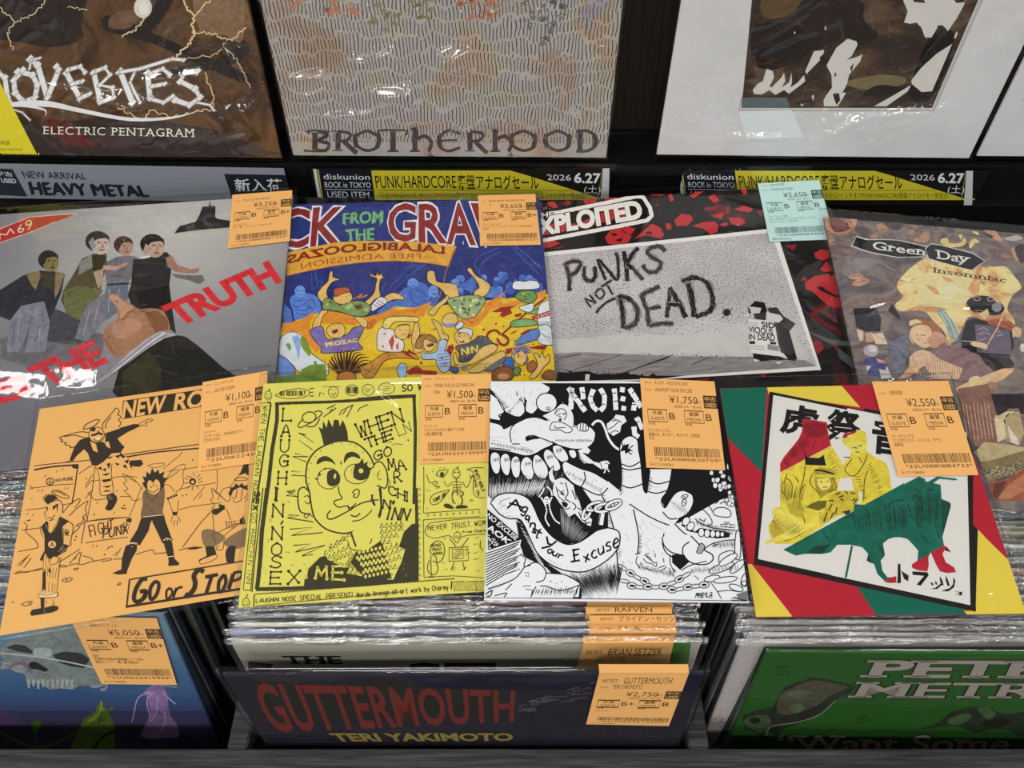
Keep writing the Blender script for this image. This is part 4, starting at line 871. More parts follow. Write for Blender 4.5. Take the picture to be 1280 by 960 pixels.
R_NE = sleeve('single_record', "black and white single sleeve with toothy monster and huge open hand", 'record', 'seven-inch singles in the front row', P_NE, .176, .176, WH, art_mono, .0022, None)
price_tag(R_NE, (760, 470, 6), "238,25 795,50 875,715 285,695", "A.O.K - NO EXCUSE", "AGAINST YOUR EXCUSE", "¥1,750", "税抜¥1,591・税10%", lines=("7インチシングル", "美盤/CD、ポスター、布パッチ、対訳冊", "子付"), code='22U0880820759', seed=5)

RD, GN, YL = '#b31e30', '#0d6350', '#e3cb4a'
def art_tiger(A):
    A.o(890, 480, 4.8)
    A.p(GN, "20,30 330,20 300,530 60,290"); A.p(YL, "330,20 780,10 890,140 340,60"); A.p(RD, "775,8 1480,-10 1500,200 890,140")
    A.p(GN, "1400,-10 1530,-20 1530,250 1500,300"); A.o(1080, 480, 4.8)
    A.p(YL, "655,840 900,1110 960,1400 620,1420 655,1300")
    A.o(930, 580, 4.8); A.p(YL, "20,600 45,600 310,940 50,950"); A.p(GN, "680,735 1300,860 1400,960 830,960")
    A.o(1080, 580, 4.8); A.p(YL, "655,370 890,600 970,830 960,930 630,930 590,880 660,880"); A.p(GN, "-40,740 670,890 600,880 640,930 90,930")
    # inner picture
    A.o(890, 480, 4.8)
    A.p('#1a1714', "345,45 1545,285 1600,700 1582,1366 250,1082"); 
    A.o(1080, 480, 4.8); A.p('#1a1714', "0,145 640,270 672,1360 640,1340 0,1205")
    A.o(890, 480, 4.8); A.p('#dfdcd5', "368,66 1530,300 1540,700 1550,1326 276,1050")
    A.o(1080, 480, 4.8); A.p('#1a1714', "612,200 642,205 672,1365 640,1350").p('#dfdcd5', "-100,145 615,290 638,1327 -200,1147")
    A.p(RD, "640,200 655,350 655,845 900,1085 800,800 740,600 660,380 640,300")
    A.o(890, 480, 4.8)
    A.t("虎", '#141312', "440,125 640,160 620,300 415,270", .035).t("祭", '#141312', "700,160 890,185 870,335 690,320", .035); A.o(1080, 480, 4.8); A.t("音", '#141312', "60,215 260,250 240,420 50,390", .035)
    # group of figures in three ink bands
    A.paint = True; A.lw = 1.2
    A.o(890, 480, 4.8)
    Y2 = '#d9c63e'
    A.p(RD, "540,215 560,207 690,230 695,280 705,330 715,370 410,530 408,480 430,440 520,330 545,270"); A.p('#8f1626', "545,240 600,225 680,240 690,300 640,330 570,320 550,290"); A.l('#6d101c', 4, "560,240 590,260 570,280;600,240 640,250 670,245;590,290 630,310 670,290;460,420 500,440;430,470 470,490;520,350 560,400;620,340 600,400;660,340 670,370", 1)
    A.p(Y2, "410,530 718,370 740,410 780,470 770,560 750,640 880,640 885,700 740,800 520,950 480,960 380,960 345,900 335,850 370,810 360,770 380,740 410,740 408,600")
    A.p(RD, "780,330 790,300 890,272"); A.p(Y2, "780,335 890,275 920,290 930,330 925,400 960,430 1040,470 1060,510 1080,650 1100,750 890,730 905,650 850,640 835,560 770,565 780,490 830,430 840,400 800,370"); A.p('#e6d65c', "800,370 840,330 890,340 915,350 905,410 870,430 850,425 835,400")
    A.p('#171512', "555,410 575,440 640,445 670,425 685,490 560,485"); A.p('#b09d30', "600,530 640,500 720,510 740,540 700,545 620,545"); A.l('#171512', 9, "615,518 660,520 735,542", 1); A.p('#a89430', "615,560 740,560 735,640 690,660 650,690 620,620"); A.p('#eadb6a', "630,570 700,560 715,600 700,630 660,640 635,610")
    A.l('#5e5418', 5, "845,380 870,385;880,370 900,375;860,410 885,408;645,585 665,590;685,585 700,585;665,620 690,618;930,420 920,460 870,540 830,550 800,520 810,490 840,450;935,520 915,580 910,700;720,560 745,600 740,640;700,650 730,630;600,540 590,600 650,660;560,490 550,560 530,640 520,720;440,560 480,600 470,680;420,640 460,700;480,740 540,780 560,850;530,640 560,600;420,900 400,840 360,820;370,750 440,860 480,890;650,770 600,850 500,920 430,940;350,850 420,930;500,560 520,590;450,540 430,600;790,440 830,440;880,440 900,470", 1)
    A.p('#6f6420', "590,720 640,700 690,700 680,740 640,760 560,740"); A.p('#b9a635', "450,720 520,700 560,760 540,800 470,790;370,830 420,860 440,920 380,940 345,880")
    A.p('#e3d358', "375,745 440,760 540,820 560,840 640,770 655,800 600,860 480,930 320,960 310,950 440,890 380,830 360,780")
    hatch(A, '#8a7a26', 5, (420, 560), (560, 620), (410, 720), (520, 760), 16, .2); hatch(A, '#8a7a26', 5, (720, 400), (770, 560), (690, 420), (730, 580), 10, .2); hatch(A, '#8a7a26', 5, (850, 560), (900, 690), (900, 560), (940, 690), 10, .2); hatch(A, '#8a7a26', 5, (960, 470), (1060, 680), (930, 500), (1000, 700), 14, .2); hatch(A, '#7a1420', 6, (430, 440), (540, 300), (450, 500), (620, 380), 14, .2); hatch(A, '#8a7a26', 5, (390, 780), (560, 860), (350, 860), (450, 920), 12, .2)
    # stripes of the two big cats
    A.p('#c8b436', "720,660 760,640 870,640 885,690 850,760 800,785 740,790 650,860 640,800 690,740"); A.l('#4b4212', 7, "740,665 770,650;760,680 790,670;830,650 860,660;790,700 770,690;840,700 860,690;780,770 830,760;720,720 700,760;690,770 670,830;730,770 710,810;750,740 740,780;870,690 850,720;700,700 730,700;800,645 815,660", 1)
    A.p('#3a330f', "790,765 830,755 825,780 800,785")
    A.o(930, 580, 4.8)
    A.p(GN, "235,515 960,115 960,440 880,440 830,480 845,550 820,580 830,640 860,680 915,680 910,705 850,710 800,660 780,600 750,590 735,580 745,540 710,500 640,485 560,485 520,530 470,540 360,540 310,550")
    A.l(GN, 11, "648,490 610,683", 0); A.p('#0a3d33', "380,530 430,490 520,480 470,540;790,430 830,480 845,550 815,520;735,580 745,545 770,590;850,200 870,210 830,240")
    A.l('#083a30', 6, "720,260 735,340 770,420;830,240 820,320;850,330 900,260;880,350 930,290;470,400 520,470;600,330 680,290", 1)
    A.p(RD, "860,690 910,672 915,705 890,712 850,708")
    A.o(1080, 580, 4.8)
    A.p(GN, "-60,240 0,245 330,75 365,90 370,105 400,110 460,125 465,210 515,230 522,250 470,440 480,490 400,530 385,560 320,580 325,520 290,480 260,450 200,435 110,460 125,540 60,430 -60,440"); A.p(GN, "370,115 440,75 560,90 555,98 450,90 400,125"); A.l(GN, 4, "515,100 515,82;530,100 530,84;545,98 545,84", 0)
    A.l('#07382f', 7, "120,270 170,230 240,215;150,300 150,350;175,270 190,330 180,390;220,250 240,310 235,380;260,240 280,290;300,150 340,165;380,150 420,160;320,200 360,230;390,220 430,210;330,250 360,290;310,330 340,380;340,420 390,480;420,280 440,330;300,180 290,220;20,280 40,380;440,400 450,440;370,300 380,340;60,300 90,290;270,300 300,330", 1)
    A.p('#0a4438', "460,215 515,230 520,250 470,430 465,330")
    hatch(A, '#083a30', 7, (130, 240), (250, 230), (150, 420), (260, 430), 10, .15); hatch(A, '#083a30', 7, (300, 150), (440, 140), (320, 420), (450, 400), 12, .2); hatch(A, '#0a4438', 7, (-60, 300), (90, 260), (-40, 420), (100, 440), 9, .2)
    A.p(RD, "285,605 320,580 385,545 388,610 380,645 330,640 290,625"); A.p(RD, "400,530 480,490 500,500 520,530 485,515 470,540 490,590 540,620 552,650 500,655 455,645 430,600"); A.p('#1a1714', "495,505 525,530 485,520"); A.p(RD, "135,695 190,672 195,712 160,715 125,708")
    K = '#17140f'; A.paint = False; A.lw = 1.0
    A.p(K, "203,598 218,600 222,712 200,718").p(K, "222,640 268,670 265,705 240,690").p(K, "290,645 380,650 388,668 340,730 315,725 360,672 290,665").p(K, "398,710 412,715 418,730 405,728;425,702 436,710 440,725 428,722;460,718 470,722 440,750 395,752 430,742").p(K, "455,672 470,700 478,730 465,728 455,700;490,668 505,700 515,735 500,730 490,700;535,680 548,700 540,740 505,765 462,762 515,745 535,720").p(K, "540,765 590,768 585,790 605,795 540,780 570,782 572,772")
    A.o(890, 480, 4.8); A.l('#111', 5, "22,40 70,330 190,960", 0)
R_TIG = sleeve('single_record', "red, green and yellow single sleeve with people and tiger picture, rightmost small sleeve", 'record', 'seven-inch singles in the front row', P_TIG, .176, .176, RD, art_tiger, .0022, F_SOFT, .0003, seed=5, ridges=[(*RP(P_TIG, x0, y0), *RP(P_TIG, x1, y1), .0024, .0011) for x0, y0, x1, y1 in ((960, 762, 1120, 764), (1110, 764, 1170, 757), (1170, 760, 1275, 754), (1220, 752, 1240, 738))])
price_tag(R_TIG, (1080, 480, 4.8), "42,-8 500,-12 680,552 200,560", None, "虎祭音頭", "¥2,550", "税抜¥2,319・税10%", lines=("7インチシングル", "マンガ付 ヒロト、ジャジャ、ササミ", "他参加"), code='22U0880884733', seed=6)

# ---------------------------------------------------------------- twelve-inch albums lying behind the singles
def loc_of(P, x, y):
    A = Art(P, 1, 1); return A.loc((x, y))
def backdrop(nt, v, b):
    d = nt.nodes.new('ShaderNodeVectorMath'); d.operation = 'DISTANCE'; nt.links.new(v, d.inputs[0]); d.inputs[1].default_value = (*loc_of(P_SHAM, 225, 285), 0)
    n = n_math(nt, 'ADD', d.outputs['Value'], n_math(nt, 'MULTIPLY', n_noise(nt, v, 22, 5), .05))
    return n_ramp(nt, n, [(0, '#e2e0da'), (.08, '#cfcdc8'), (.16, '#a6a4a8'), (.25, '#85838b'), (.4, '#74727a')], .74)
def face(A, x, y, rx, ry, skin, hair, rot=0, sh='#8a5f48'):
    A.ell(hair, x - rx * .15, y - ry * .25, rx * 1.12, ry * 1.02, rot).ell(skin, x + rx * .12, y + ry * .12, rx * .85, ry * .92, rot)
    A.p(hair, [(x - rx * 1.05, y - ry * .2), (x - rx * .7, y - ry * 1.05), (x + rx * .3, y - ry * 1.15), (x + rx * .95, y - ry * .6), (x + rx * .3, y - ry * .55), (x - rx * .35, y - ry * .35), (x - rx * .6, y + ry * .25)], 1)
    A.l(sh, rx * .13, [(x - rx * .2, y - ry * .12), (x + rx * .12, y - ry * .16)], 0).l(sh, rx * .13, [(x + rx * .42, y - ry * .16), (x + rx * .72, y - ry * .1)], 0)
    A.l(sh, rx * .1, [(x + rx * .28, y - ry * .05), (x + rx * .36, y + ry * .28), (x + rx * .18, y + ry * .32)]).l(sh, rx * .16, [(x + rx * .02, y + ry * .56), (x + rx * .28, y + ry * .6), (x + rx * .5, y + ry * .54)])
def art_wall(A):
    A.paint = True
    A.o(0, 240, 4.8)
    A.p('#b53437', "-20,310 -20,225 175,150 300,140 460,130 330,180 190,238").l('#d9b7a8', 5, "-20,228 175,152 300,140 458,130;-20,312 190,238 330,180", 0)
    A.h("M", '#e6d5a6', 7, "-10,255 70,215 85,250 0,285").h("69", '#e6d5a6', 7, "100,210 185,165 200,215 110,245")
    # long shadow line of the floor
    A.l('#5c5a60', 3, "1240,1130 1520,1160 1740,1195", 1).p('#6b6970', "1220,1140 1740,1200 1740,1500 1500,1500")
    A.p('#6e6c72', "0,880 300,800 560,840 640,860 600,1000 200,1060 0,1000"); A.p('#4a4a50', "200,830 330,700 480,760 560,860 460,920 300,900")
    # four men
    A.p('#32333a', "-20,600 140,500 240,470 330,480 390,490 370,600 330,700 300,760 250,700 130,680 60,770 -20,740").p('#8d7a5a', "160,500 235,470 245,500 215,590 190,560;335,475 390,490 355,590 330,640 325,560").p('#43402c', "240,480 330,475 330,590 250,560")
    A.p('#84828f', "140,680 265,655 300,780 270,960 150,960 175,830 110,960 40,960 60,770").l('#5f5e6b', 5, "190,740 160,870 150,950;250,680 260,780;90,780 70,940;270,800 200,900", 1); A.l('#a8a7b4', 4, "120,740 100,900;220,700 210,760;240,820 230,930", 1)
    face(A, 298, 420, 55, 56, '#8a7a4e', '#2c2a24', 0, '#4d4126')
    A.p('#5a5238', "380,590 450,480 490,400 560,370 640,370 640,440 600,600 560,680 470,770 410,740 365,650").p('#8d8a86', "480,420 545,375 620,380 610,430 560,450 470,500").p('#3a3620', "550,380 610,370 640,400 600,470 560,490"); A.p('#6d7044', "380,600 470,560 620,590 560,680 470,770 390,720")
    A.p('#7d7c84', "520,680 640,600 640,760 560,850 520,900 450,880 480,780").l('#a3a2ab', 5, "540,700 500,860;600,650 560,800", 1); A.p('#b99c84', "560,480 620,460 620,540 590,580")
    face(A, 595, 312, 66, 62, '#c9b9ab', '#3a322c'); A.p('#8f9ca0', "530,300 560,270 575,330 555,350")
    A.p('#77757c', "640,420 700,390 760,380 820,390 860,420 810,540 770,560 640,560 630,470").l('#5b5960', 5, "700,400 690,470;800,400 790,520;640,500 760,510", 1); A.p('#c69a86', "620,440 700,445 750,425 770,430 745,450 690,470 620,465;770,540 800,500 860,510 850,535 790,550")
    A.p('#6d7684', "640,560 770,550 770,640 710,720 640,770 620,650").l('#9aa3b2', 5, "660,580 650,720;720,570 700,660", 1); A.l('#2a2628', 9, "640,556 770,550", 0)
    face(A, 748, 330, 52, 52, '#b78f7c', '#4a3328')
    A.o(170, 240, 4.8)
    A.p('#2f2c2c', "-15,405 60,400 130,370 185,360 220,400 200,560 215,680 240,850 60,720 -20,700 -50,620 -30,560").p('#201d1e', "0,600 200,560 215,690 100,700 20,680").l('#4a4747', 4, "10,430 150,430 190,460;40,580 120,570 190,550;60,420 100,400;0,500 100,490", 1).p('#e5e1da', "20,395 140,355 150,365 60,400")
    A.p('#a67f6c', "178,395 215,380 250,440 330,465 380,455 375,485 320,490 240,480 190,450").p('#77756f', "210,490 300,500 400,500 412,530 380,555 320,530 240,515")
    face(A, 108, 330, 66, 62, '#c2a594', '#221d1c'); A.p('#c2a594', "45,345 60,310 85,330 75,385 50,380")
    # submarine tower
    A.p('#26262a', "230,248 262,205 360,178 380,140 400,88 437,86 442,50 448,84 478,86 475,150 490,162 560,172 600,180 600,210 380,228").l('#cdb58f', 4, "235,250 400,232 600,212", 0)
    # pointing hand and sleeve
    A.o(100, 360, 4.923)
    sk = '#a87a5c'
    A.p(sk, "175,45 205,35 250,60 310,95 370,130 440,125 510,140 545,200 550,260 480,300 380,350 300,400 240,430 190,400 150,340 145,280 170,230 230,190 225,130 190,80", 1)
    A.p('#c3997a', "180,48 215,42 260,75 330,120 290,150 250,190 240,130 200,85", 1).p('#8a5c42', "400,150 480,140 540,200 545,255 470,280 430,220").p('#94664b', "150,300 190,350 230,420 200,400 155,345").p('#b98a6d', "200,240 260,200 340,190 380,240 300,300 220,310", 1)
    A.l('#7d5138', 6, "215,75 235,90;290,155 330,140;255,200 285,180 300,160;380,150 420,135;170,290 185,310;370,140 450,170", 1)
    A.p('#23221e', "590,290 650,300 720,350 800,420 880,490 1000,570 800,660 260,700 200,640 240,500 400,360 500,300").p('#39371f', "260,520 420,390 500,480 500,640 260,660").l('#4a4840', 4, "380,420 480,420 560,440;300,470 480,500 600,540;330,560 420,620;560,330 580,400", 1)
    A.p('#b4b1b6', "495,265 600,290 520,310 420,370 300,460 200,530 125,588 112,575 200,500 300,400 400,320").l('#54505e', 4, "500,275 420,330 320,410 200,510 118,580;540,285 440,345 330,430 210,525 125,585", 1).l('#e4e2e6', 4, "520,280 430,338 325,420 205,518", 1)
    # lettering
    A.o(170, 240, 4.8); A.t("TRUTH", '#d63038', "160,690 790,420 865,535 265,800", .045, .95)
    A.o(0, 400, 4.8); A.t("THE", '#cf3b43', "170,290 555,125 640,250 290,395", .045, .95); A.t("S", '#cf3b43', "-40,380 140,330 180,440 10,500", .045)
    A.t("TELL U", '#cf3b43', "-640,640 -80,410 0,530 -560,760", .045)
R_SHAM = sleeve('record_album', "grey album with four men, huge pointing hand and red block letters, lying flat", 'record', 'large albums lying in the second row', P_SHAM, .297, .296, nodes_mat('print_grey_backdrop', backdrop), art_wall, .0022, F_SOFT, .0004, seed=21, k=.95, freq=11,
    ridges=[(*loc_of(P_SHAM, x0, y0), *loc_of(P_SHAM, x1, y1), w, h) for x0, y0, x1, y1, w, h in ((-20, 262, 240, 252, .004, .003),)],
    crumple=[(*loc_of(P_SHAM, 100, 254), .16, .007, .006, 70)],
    ramps=[(*loc_of(P_SHAM, -5, 468), *loc_of(P_SHAM, 70, 474), .0080, .022, .04), (*loc_of(P_SHAM, 78, 463), *loc_of(P_SHAM, 128, 466), .0070, .0185, .03), (*loc_of(P_SHAM, -5, 434), *loc_of(P_SHAM, 40, 438), .0045, .0115, .03)])
price_tag(R_SHAM, (170, 240, 4.8), "582,25 940,-2 925,303 553,346", None, "TELL US THE TRUTH", "¥3,250", "税抜¥2,955・税10%", ('B', 'B+'), ("ガイコクバン", "カラー盤、インサート・フライヤー付"), code='22U0880881234', seed=9)

def art_crowd(A):
    OL = '#2b2020'; A.paint = True
    A.o(340, 240, 7.11)
    A.p('#27357c', "-200,60 2500,60 2600,560 2600,1300 -200,1300")
    # small blue figures in the night
    r = A.rnd
    A.o(340, 340, 6.857)
    A.p('#5a82cf', "150,240 200,190 300,180 390,220 420,330 380,380 210,420 180,330", 1).ell('#6d95da', 240, 165, 45, 50).l('#263f92', 6, "170,280 230,300 300,260;190,320 280,330 330,290;210,350 300,370 350,330;210,160 225,165;250,160 265,160;220,195 260,195;300,250 350,240 370,300 330,310 300,280;190,250 260,240", 1).p('#4f76c4', "100,260 160,330 180,430 100,440")
    A.l('#3f62b8', 6, "340,10 350,150 420,60 420,170;370,0 390,120;1010,130 1090,50 1130,0;1040,150 1150,60 1200,0;940,170 970,90", 1)
    A.p('#5a82cf', "1080,190 1160,130 1240,160 1300,260 1230,290 1100,300 1060,240", 1).ell('#7aa0e0', 1195, 105, 35, 35).l('#263f92', 5, "1100,170 1150,180;1180,100 1190,104;1205,100 1215,102;1180,120 1205,122", 1).p('#4c73c2', "900,340 1000,260 1080,240 1200,270 1230,320 1000,330 920,370")
    A.o(510, 340, 6.737)
    for i in range(26):
        x, y = r.uniform(380, 1150), r.uniform(20, 170); s = r.uniform(18, 34); A.ell(r.choice(('#5a82cf', '#4a70c0', '#7aa0e0')), x, y, s, s * 1.1).ell('#3a5cb0', x, y + s * 1.6, s * 1.5, s).l('#22388a', 5, [(x - s * .4, y - s * .1), (x - s * .1, y)], 0).l('#22388a', 5, [(x + s * .2, y), (x + s * .5, y - s * .1)], 0).l('#22388a', 5, [(x - s * .3, y + s * .5), (x + s * .3, y + s * .45)], 0)
    A.p('#4a70c0', "0,110 60,80 150,110 200,200 160,260 250,190 250,260 140,380 120,330 0,310", 1).ell('#6d95da', 40, 95, 45, 40).ell('#6d95da', 215, 165, 42, 50).l('#22388a', 6, "20,90 35,95;55,90 70,85;20,120 60,118;200,150 210,155;225,150 240,150;200,190 235,185;60,150 120,170 150,210;20,160 30,240 90,280;100,270 150,240", 1)
    A.p('#4a70c0', "390,60 440,140 540,170 560,90 520,60 470,100 430,110").p('#5a82cf', "600,130 700,120 820,190 840,270 720,220 640,210")
    A.l('#3f62b8', 8, "640,60 560,-60 620,-140 760,-200;1100,20 950,-130 860,-230;600,0 640,-90 780,-170;1140,-20 1000,-140 900,-220;-20,-20 60,-60 110,-20;40,20 100,-40 150,-60", 1)
    # yellow ground, flames
    A.o(340, 340, 6.857)
    A.p('#e9c52c', "60,500 200,420 330,380 460,330 800,390 930,360 1060,300 1240,310 2480,180 2560,1000 20,1000")
    A.p('#dd8e2b', "90,440 200,430 290,390 350,340 360,390 330,440 330,500 400,620 420,650 380,690 330,640 250,520 150,510 80,520").p('#dd8e2b', "460,330 560,350 780,385 800,420 700,460 560,440 430,450 420,400;800,390 900,370 1000,330 1060,290 1070,330 1250,310 1280,380 1000,390 880,450 830,500 800,480 830,420").p('#c9701f', "820,430 880,400 900,420 860,490 810,500")
    A.o(510, 340, 6.737)
    A.p('#dd8e2b', "0,320 100,290 200,250 170,310 130,380 0,370;640,270 760,210 780,190 840,155 790,200 800,270 930,240 1160,150 1165,210 1000,260 900,290 730,310 640,340;430,400 540,390 650,330 690,330 600,440 560,470 480,460").p('#c9701f', "20,330 90,310 60,350;480,400 560,420 540,450;660,260 720,250 700,290")
    rd = '#9c2c22'
    A.p(rd, "700,340 780,300 930,285 860,310 880,350 800,385 770,370 790,340;895,360 960,345 950,375 905,385;860,520 920,490 910,510 865,528;945,520 1000,490 1050,475 1000,520 950,535;340,620 380,610 390,640 350,730 325,680;0,830 60,800 100,830 180,830 250,840 240,870 0,860;820,650 880,640 870,680 830,700;1020,640 1100,620 1180,620 1150,660 1060,650;50,600 90,540 150,505 110,540 70,610;0,530 40,520 0,570;0,650 60,690 80,720 0,690")
    A.dots('#6d2318', 7, "635,490 740,435 805,460 900,580 1050,612 980,870 945,870 225,485 220,560").l(rd, 15, "630,495 645,480;735,445 748,430;215,490 230,480", 0)
    # red pitchfork
    A.l('#8f2a1e', 17, "1165,215 1040,310 880,450 790,530", 0).l('#8f2a1e', 22, "780,530 740,495 690,505 665,545 700,600 760,620;785,530 830,550 845,590 810,620 770,600 750,560", 1)
    # orange banner with mirrored words
    A.o(340, 240, 7.11)
    big = [("C", "70,150 335,150 320,480 50,500"), ("K", "375,140 640,135 580,450 345,480"), ("G", "1035,115 1275,105 1270,430 1040,430"), ("R", "1312,108 1510,100 1545,455 1312,455"), ("A", "1590,100 1730,95 1805,470 1560,460"), ("V", "1780,100 2050,95 1960,470 1840,470")]
    for ch, q in big: A.t(ch, '#f2eff0', q, .05, rough=5)
    for ch, q in big: A.t(ch, '#8d2a2c', q, .018, rough=4)
    A.l('#f2eff0', 7, "1570,465 1572,490;1620,455 1622,475;1700,440 1702,470;1760,465 1762,495;1790,470 1792,490;120,490 122,520;560,455 562,480", 0)
    A.p('#e3a93f', "130,540 380,490 560,450 800,438 1100,440 1280,445 1640,485 1600,560 1575,665 1400,635 1100,615 800,630 560,660 300,710 130,750").l('#b06a24', 6, "130,750 300,710 560,660 800,630 1100,615 1400,637 1575,667", 1).l('#c98a30', 5, "140,690 240,690;900,580 970,575;1340,575 1480,600;200,560 350,520;1390,620 1560,640", 1)
    A.p('#5a2a1c', "1640,500 1615,520 1590,580 1612,575 1630,540")
    A.t("LALABIGLOOZAS", '#87281f', "145,565 1530,485 1530,552 145,640", .035, 1, .74, lambda u, v: (u, v + 1.0 * (1 - (2 * u - 1) ** 2)), flip=1)
    A.t("FREE ADMISSION", '#a8512e', "255,640 1325,550 1325,600 265,690", .0, 1, None, lambda u, v: (u, v + .7 * (1 - (2 * u - 1) ** 2)), flip=1)
    A.l('#a8702c', 10, "1640,485 1545,711 1520,820 1487,943", 0)
    A.t("FROM", '#74b47a', "640,190 985,170 985,270 635,285", .03, rough=4).t("THE", '#74b47a', "655,335 905,325 905,425 665,440", .03, rough=4)
    A.l('#74b47a', 9, "650,270 652,300;720,250 722,275;890,250 890,285;965,250 962,300;690,420 690,450;780,400 780,440;850,400 852,435", 0)
    # flying and running people
    sk, sk2 = '#e3bd6b', '#c98f3e'
    A.o(340, 340, 6.857)
    def fig(c, pts, w=6, sm=1):
        A.p(c, pts, sm).l(OL, w, pts, sm, 1)
    fig(sk, "390,190 430,130 480,80 490,20 510,-5 525,10 520,40 560,60 590,70 540,80 500,110 470,170 480,230 440,260 410,240"); fig(sk, "780,280 870,190 890,110 900,60 850,40 840,20 890,35 900,0 920,30 950,10 945,40 970,50 930,70 920,150 930,210 880,240 830,290")
    fig(sk, "960,220 1040,180 1120,210 1130,240 1040,240 980,265"); fig('#dfe3ee', "850,290 930,215 990,260 900,320 860,340"); A.l('#b0342e', 6, "870,280 920,310;890,262 945,295;912,245 965,278", 0)
    fig('#7f9a5a', "435,260 480,225 560,260 640,260 760,250 850,300 840,340 800,380 700,380 600,350 500,330 440,320"); A.p('#5b4a2a', "700,290 760,280 780,310 730,330;560,290 590,270 600,300;480,260 510,250 520,280").p('#a8c47c', "620,300 680,270 700,300 640,330;460,280 480,270 490,310;780,320 830,310 810,350")
    fig(sk, "530,210 640,160 690,210 670,260 600,280 540,260"); fig('#bb5a38', "528,160 560,140 650,135 668,170 600,190 540,215"); A.dots(OL, 5, "640,215 665,205").l('#e08a30', 8, "690,240 780,190 740,230 820,200", 0)
    fig(sk, "350,490 360,420 400,370 430,330 480,340 440,380 420,440 400,500"); fig(sk, "700,390 770,390 820,430 810,480 770,470 740,430")
    fig('#7a6fae', "330,500 430,470 460,560 520,580 640,540 700,480 790,480 740,600 780,660 700,680 440,700 420,650 350,570"); fig(sk, "470,490 520,450 600,450 630,510 600,560 530,570 480,540"); A.p('#7c2a20', "510,510 560,490 570,510 530,540"); A.dots(OL, 5, "535,465 575,460")
    A.t("PROZAC", '#ecd54b', "455,610 735,570 740,600 465,645", .03).t("KULZ", '#a04a9a', "520,650 690,625 695,650 525,675", .03)
    fig('#dfe7ee', "70,580 150,520 230,530 300,600 330,690 420,760 480,810 460,900 250,870 170,790 70,720"); A.p('#8cb0d8', "170,560 230,540 250,620 230,760 200,640").p('#7d9a3a', "250,540 290,590 340,690 320,730 270,670 240,610;115,620 150,610 170,650 150,680;250,840 330,800 460,790 470,900 380,940 260,880;355,770 380,765 390,800 370,805")
    fig('#6d8fcf', "60,720 160,780 200,850 180,900 60,900"); A.p('#6a8a35', "50,900 250,880 470,910 470,960 50,960")
    # brown spiky hair at the front
    for i in range(16):
        a = math.radians(195 + i * 11); A.l('#3d2616' if i % 3 else '#7a522c', 26, [(640 + 60 * math.cos(a), 890 + 40 * math.sin(a)), (640 + 150 * math.cos(a), 850 + 150 * math.sin(a)), (650 + (175 + i * 5) * math.cos(a + .12), 850 + 185 * math.sin(a + .12))], taper=2)
        A.l('#e9d9b8', 5, [(645 + 70 * math.cos(a + .08), 880 + 50 * math.sin(a + .08)), (645 + 150 * math.cos(a + .1), 850 + 145 * math.sin(a + .1))], 0)
    fig('#c07a3a', "560,900 600,860 680,860 720,900 700,950 580,950")
    fig(sk2, "760,830 860,770 960,700 1080,690 1200,700 1260,750 1100,740 980,760 930,810 870,900 800,910"); A.l('#6d4522', 6, "860,800 850,850 800,880;990,705 1000,725 1030,705 1050,725 1075,705;780,840 830,850", 1)
    fig('#e9ded8', "900,640 920,490 1040,500 1060,560 1130,600 1120,680 1040,690 930,680"); A.p('#b8483c', "1000,600 1040,540 1050,600 1030,680;1060,640 1090,600 1080,680;950,530 985,530 965,545;935,640 960,630 955,655")
    fig(sk, "1050,520 1090,460 1170,460 1180,520 1140,580 1080,570"); A.l(OL, 5, "1090,500 1110,505;1140,495 1160,500;1110,545 1150,535;1080,470 1180,450", 1); fig('#e5d477', "950,470 1000,390 1240,390 1240,430 1060,430 1000,490")
    fig('#9cc3e6', "1070,840 1100,790 1150,800 1150,890 1100,910"); A.p('#9c2c22', "1120,680 1200,690 1170,705 1260,760 1150,720;1150,860 1240,800 1300,850 1180,890")
    A.o(510, 340, 6.737)
    fig(sk, "30,560 60,430 90,450 100,530 70,600 130,660 60,690 40,620"); fig(sk, "200,400 270,440 300,520 340,540 330,590 280,570 240,480"); fig(sk, "120,560 180,530 240,570 240,620 200,670 150,670 130,620"); A.p('#7c2a20', "150,620 210,600 225,620 180,640"); fig('#a5762f', "60,630 90,560 150,530 220,560 240,600 200,590 140,570 110,650")
    fig('#a9c1e2', "120,690 230,680 270,580 330,580 320,650 360,720 350,820 290,850 240,780 230,740 130,740"); A.l('#3f5c92', 5, "250,700 330,690;250,725 345,715;255,750 350,740;262,775 350,765;270,800 345,795", 1)
    fig(sk, "390,540 430,500 520,520 530,580 500,620 440,630 410,590"); fig('#c9ccd2', "420,500 470,475 540,490 540,540 520,560 500,520 440,515"); A.l(OL, 6, "425,545 445,550;470,540 490,545", 1).p('#7c2a20', "420,570 470,580 480,600 440,600").p('#f3f0e6', "430,572 465,580 460,588 432,582")
    fig('#5b5d60', "400,640 430,620 520,600 620,540 720,610 640,640 620,680 560,750 440,760 430,690"); A.h("NIN", '#e6d552', 13, "450,650 580,620 585,680 460,705", gap=.25).h("GOD", '#2b2020', 6, "475,710 560,690 570,735 480,750")
    fig(sk, "620,640 720,610 750,660 640,730 520,790 430,810 380,740 400,680 430,760 520,750"); fig(sk, "510,830 760,680 820,690 800,740 700,800 600,850"); A.p('#6e7276', "620,840 720,770 830,700 820,760 700,850"); A.ell('#7d8084', 475, 815, 28, 25)
    # flower shirt diver
    fig(sk, "160,50 170,0 220,0 235,60 260,90 400,110 430,200 420,240 340,230 280,150 180,95"); fig(sk, "500,-10 530,-30 570,30 680,100 690,150 640,210 560,220 560,170 600,130 560,60"); fig(sk, "170,340 300,230 330,200 340,240 260,310 220,370")
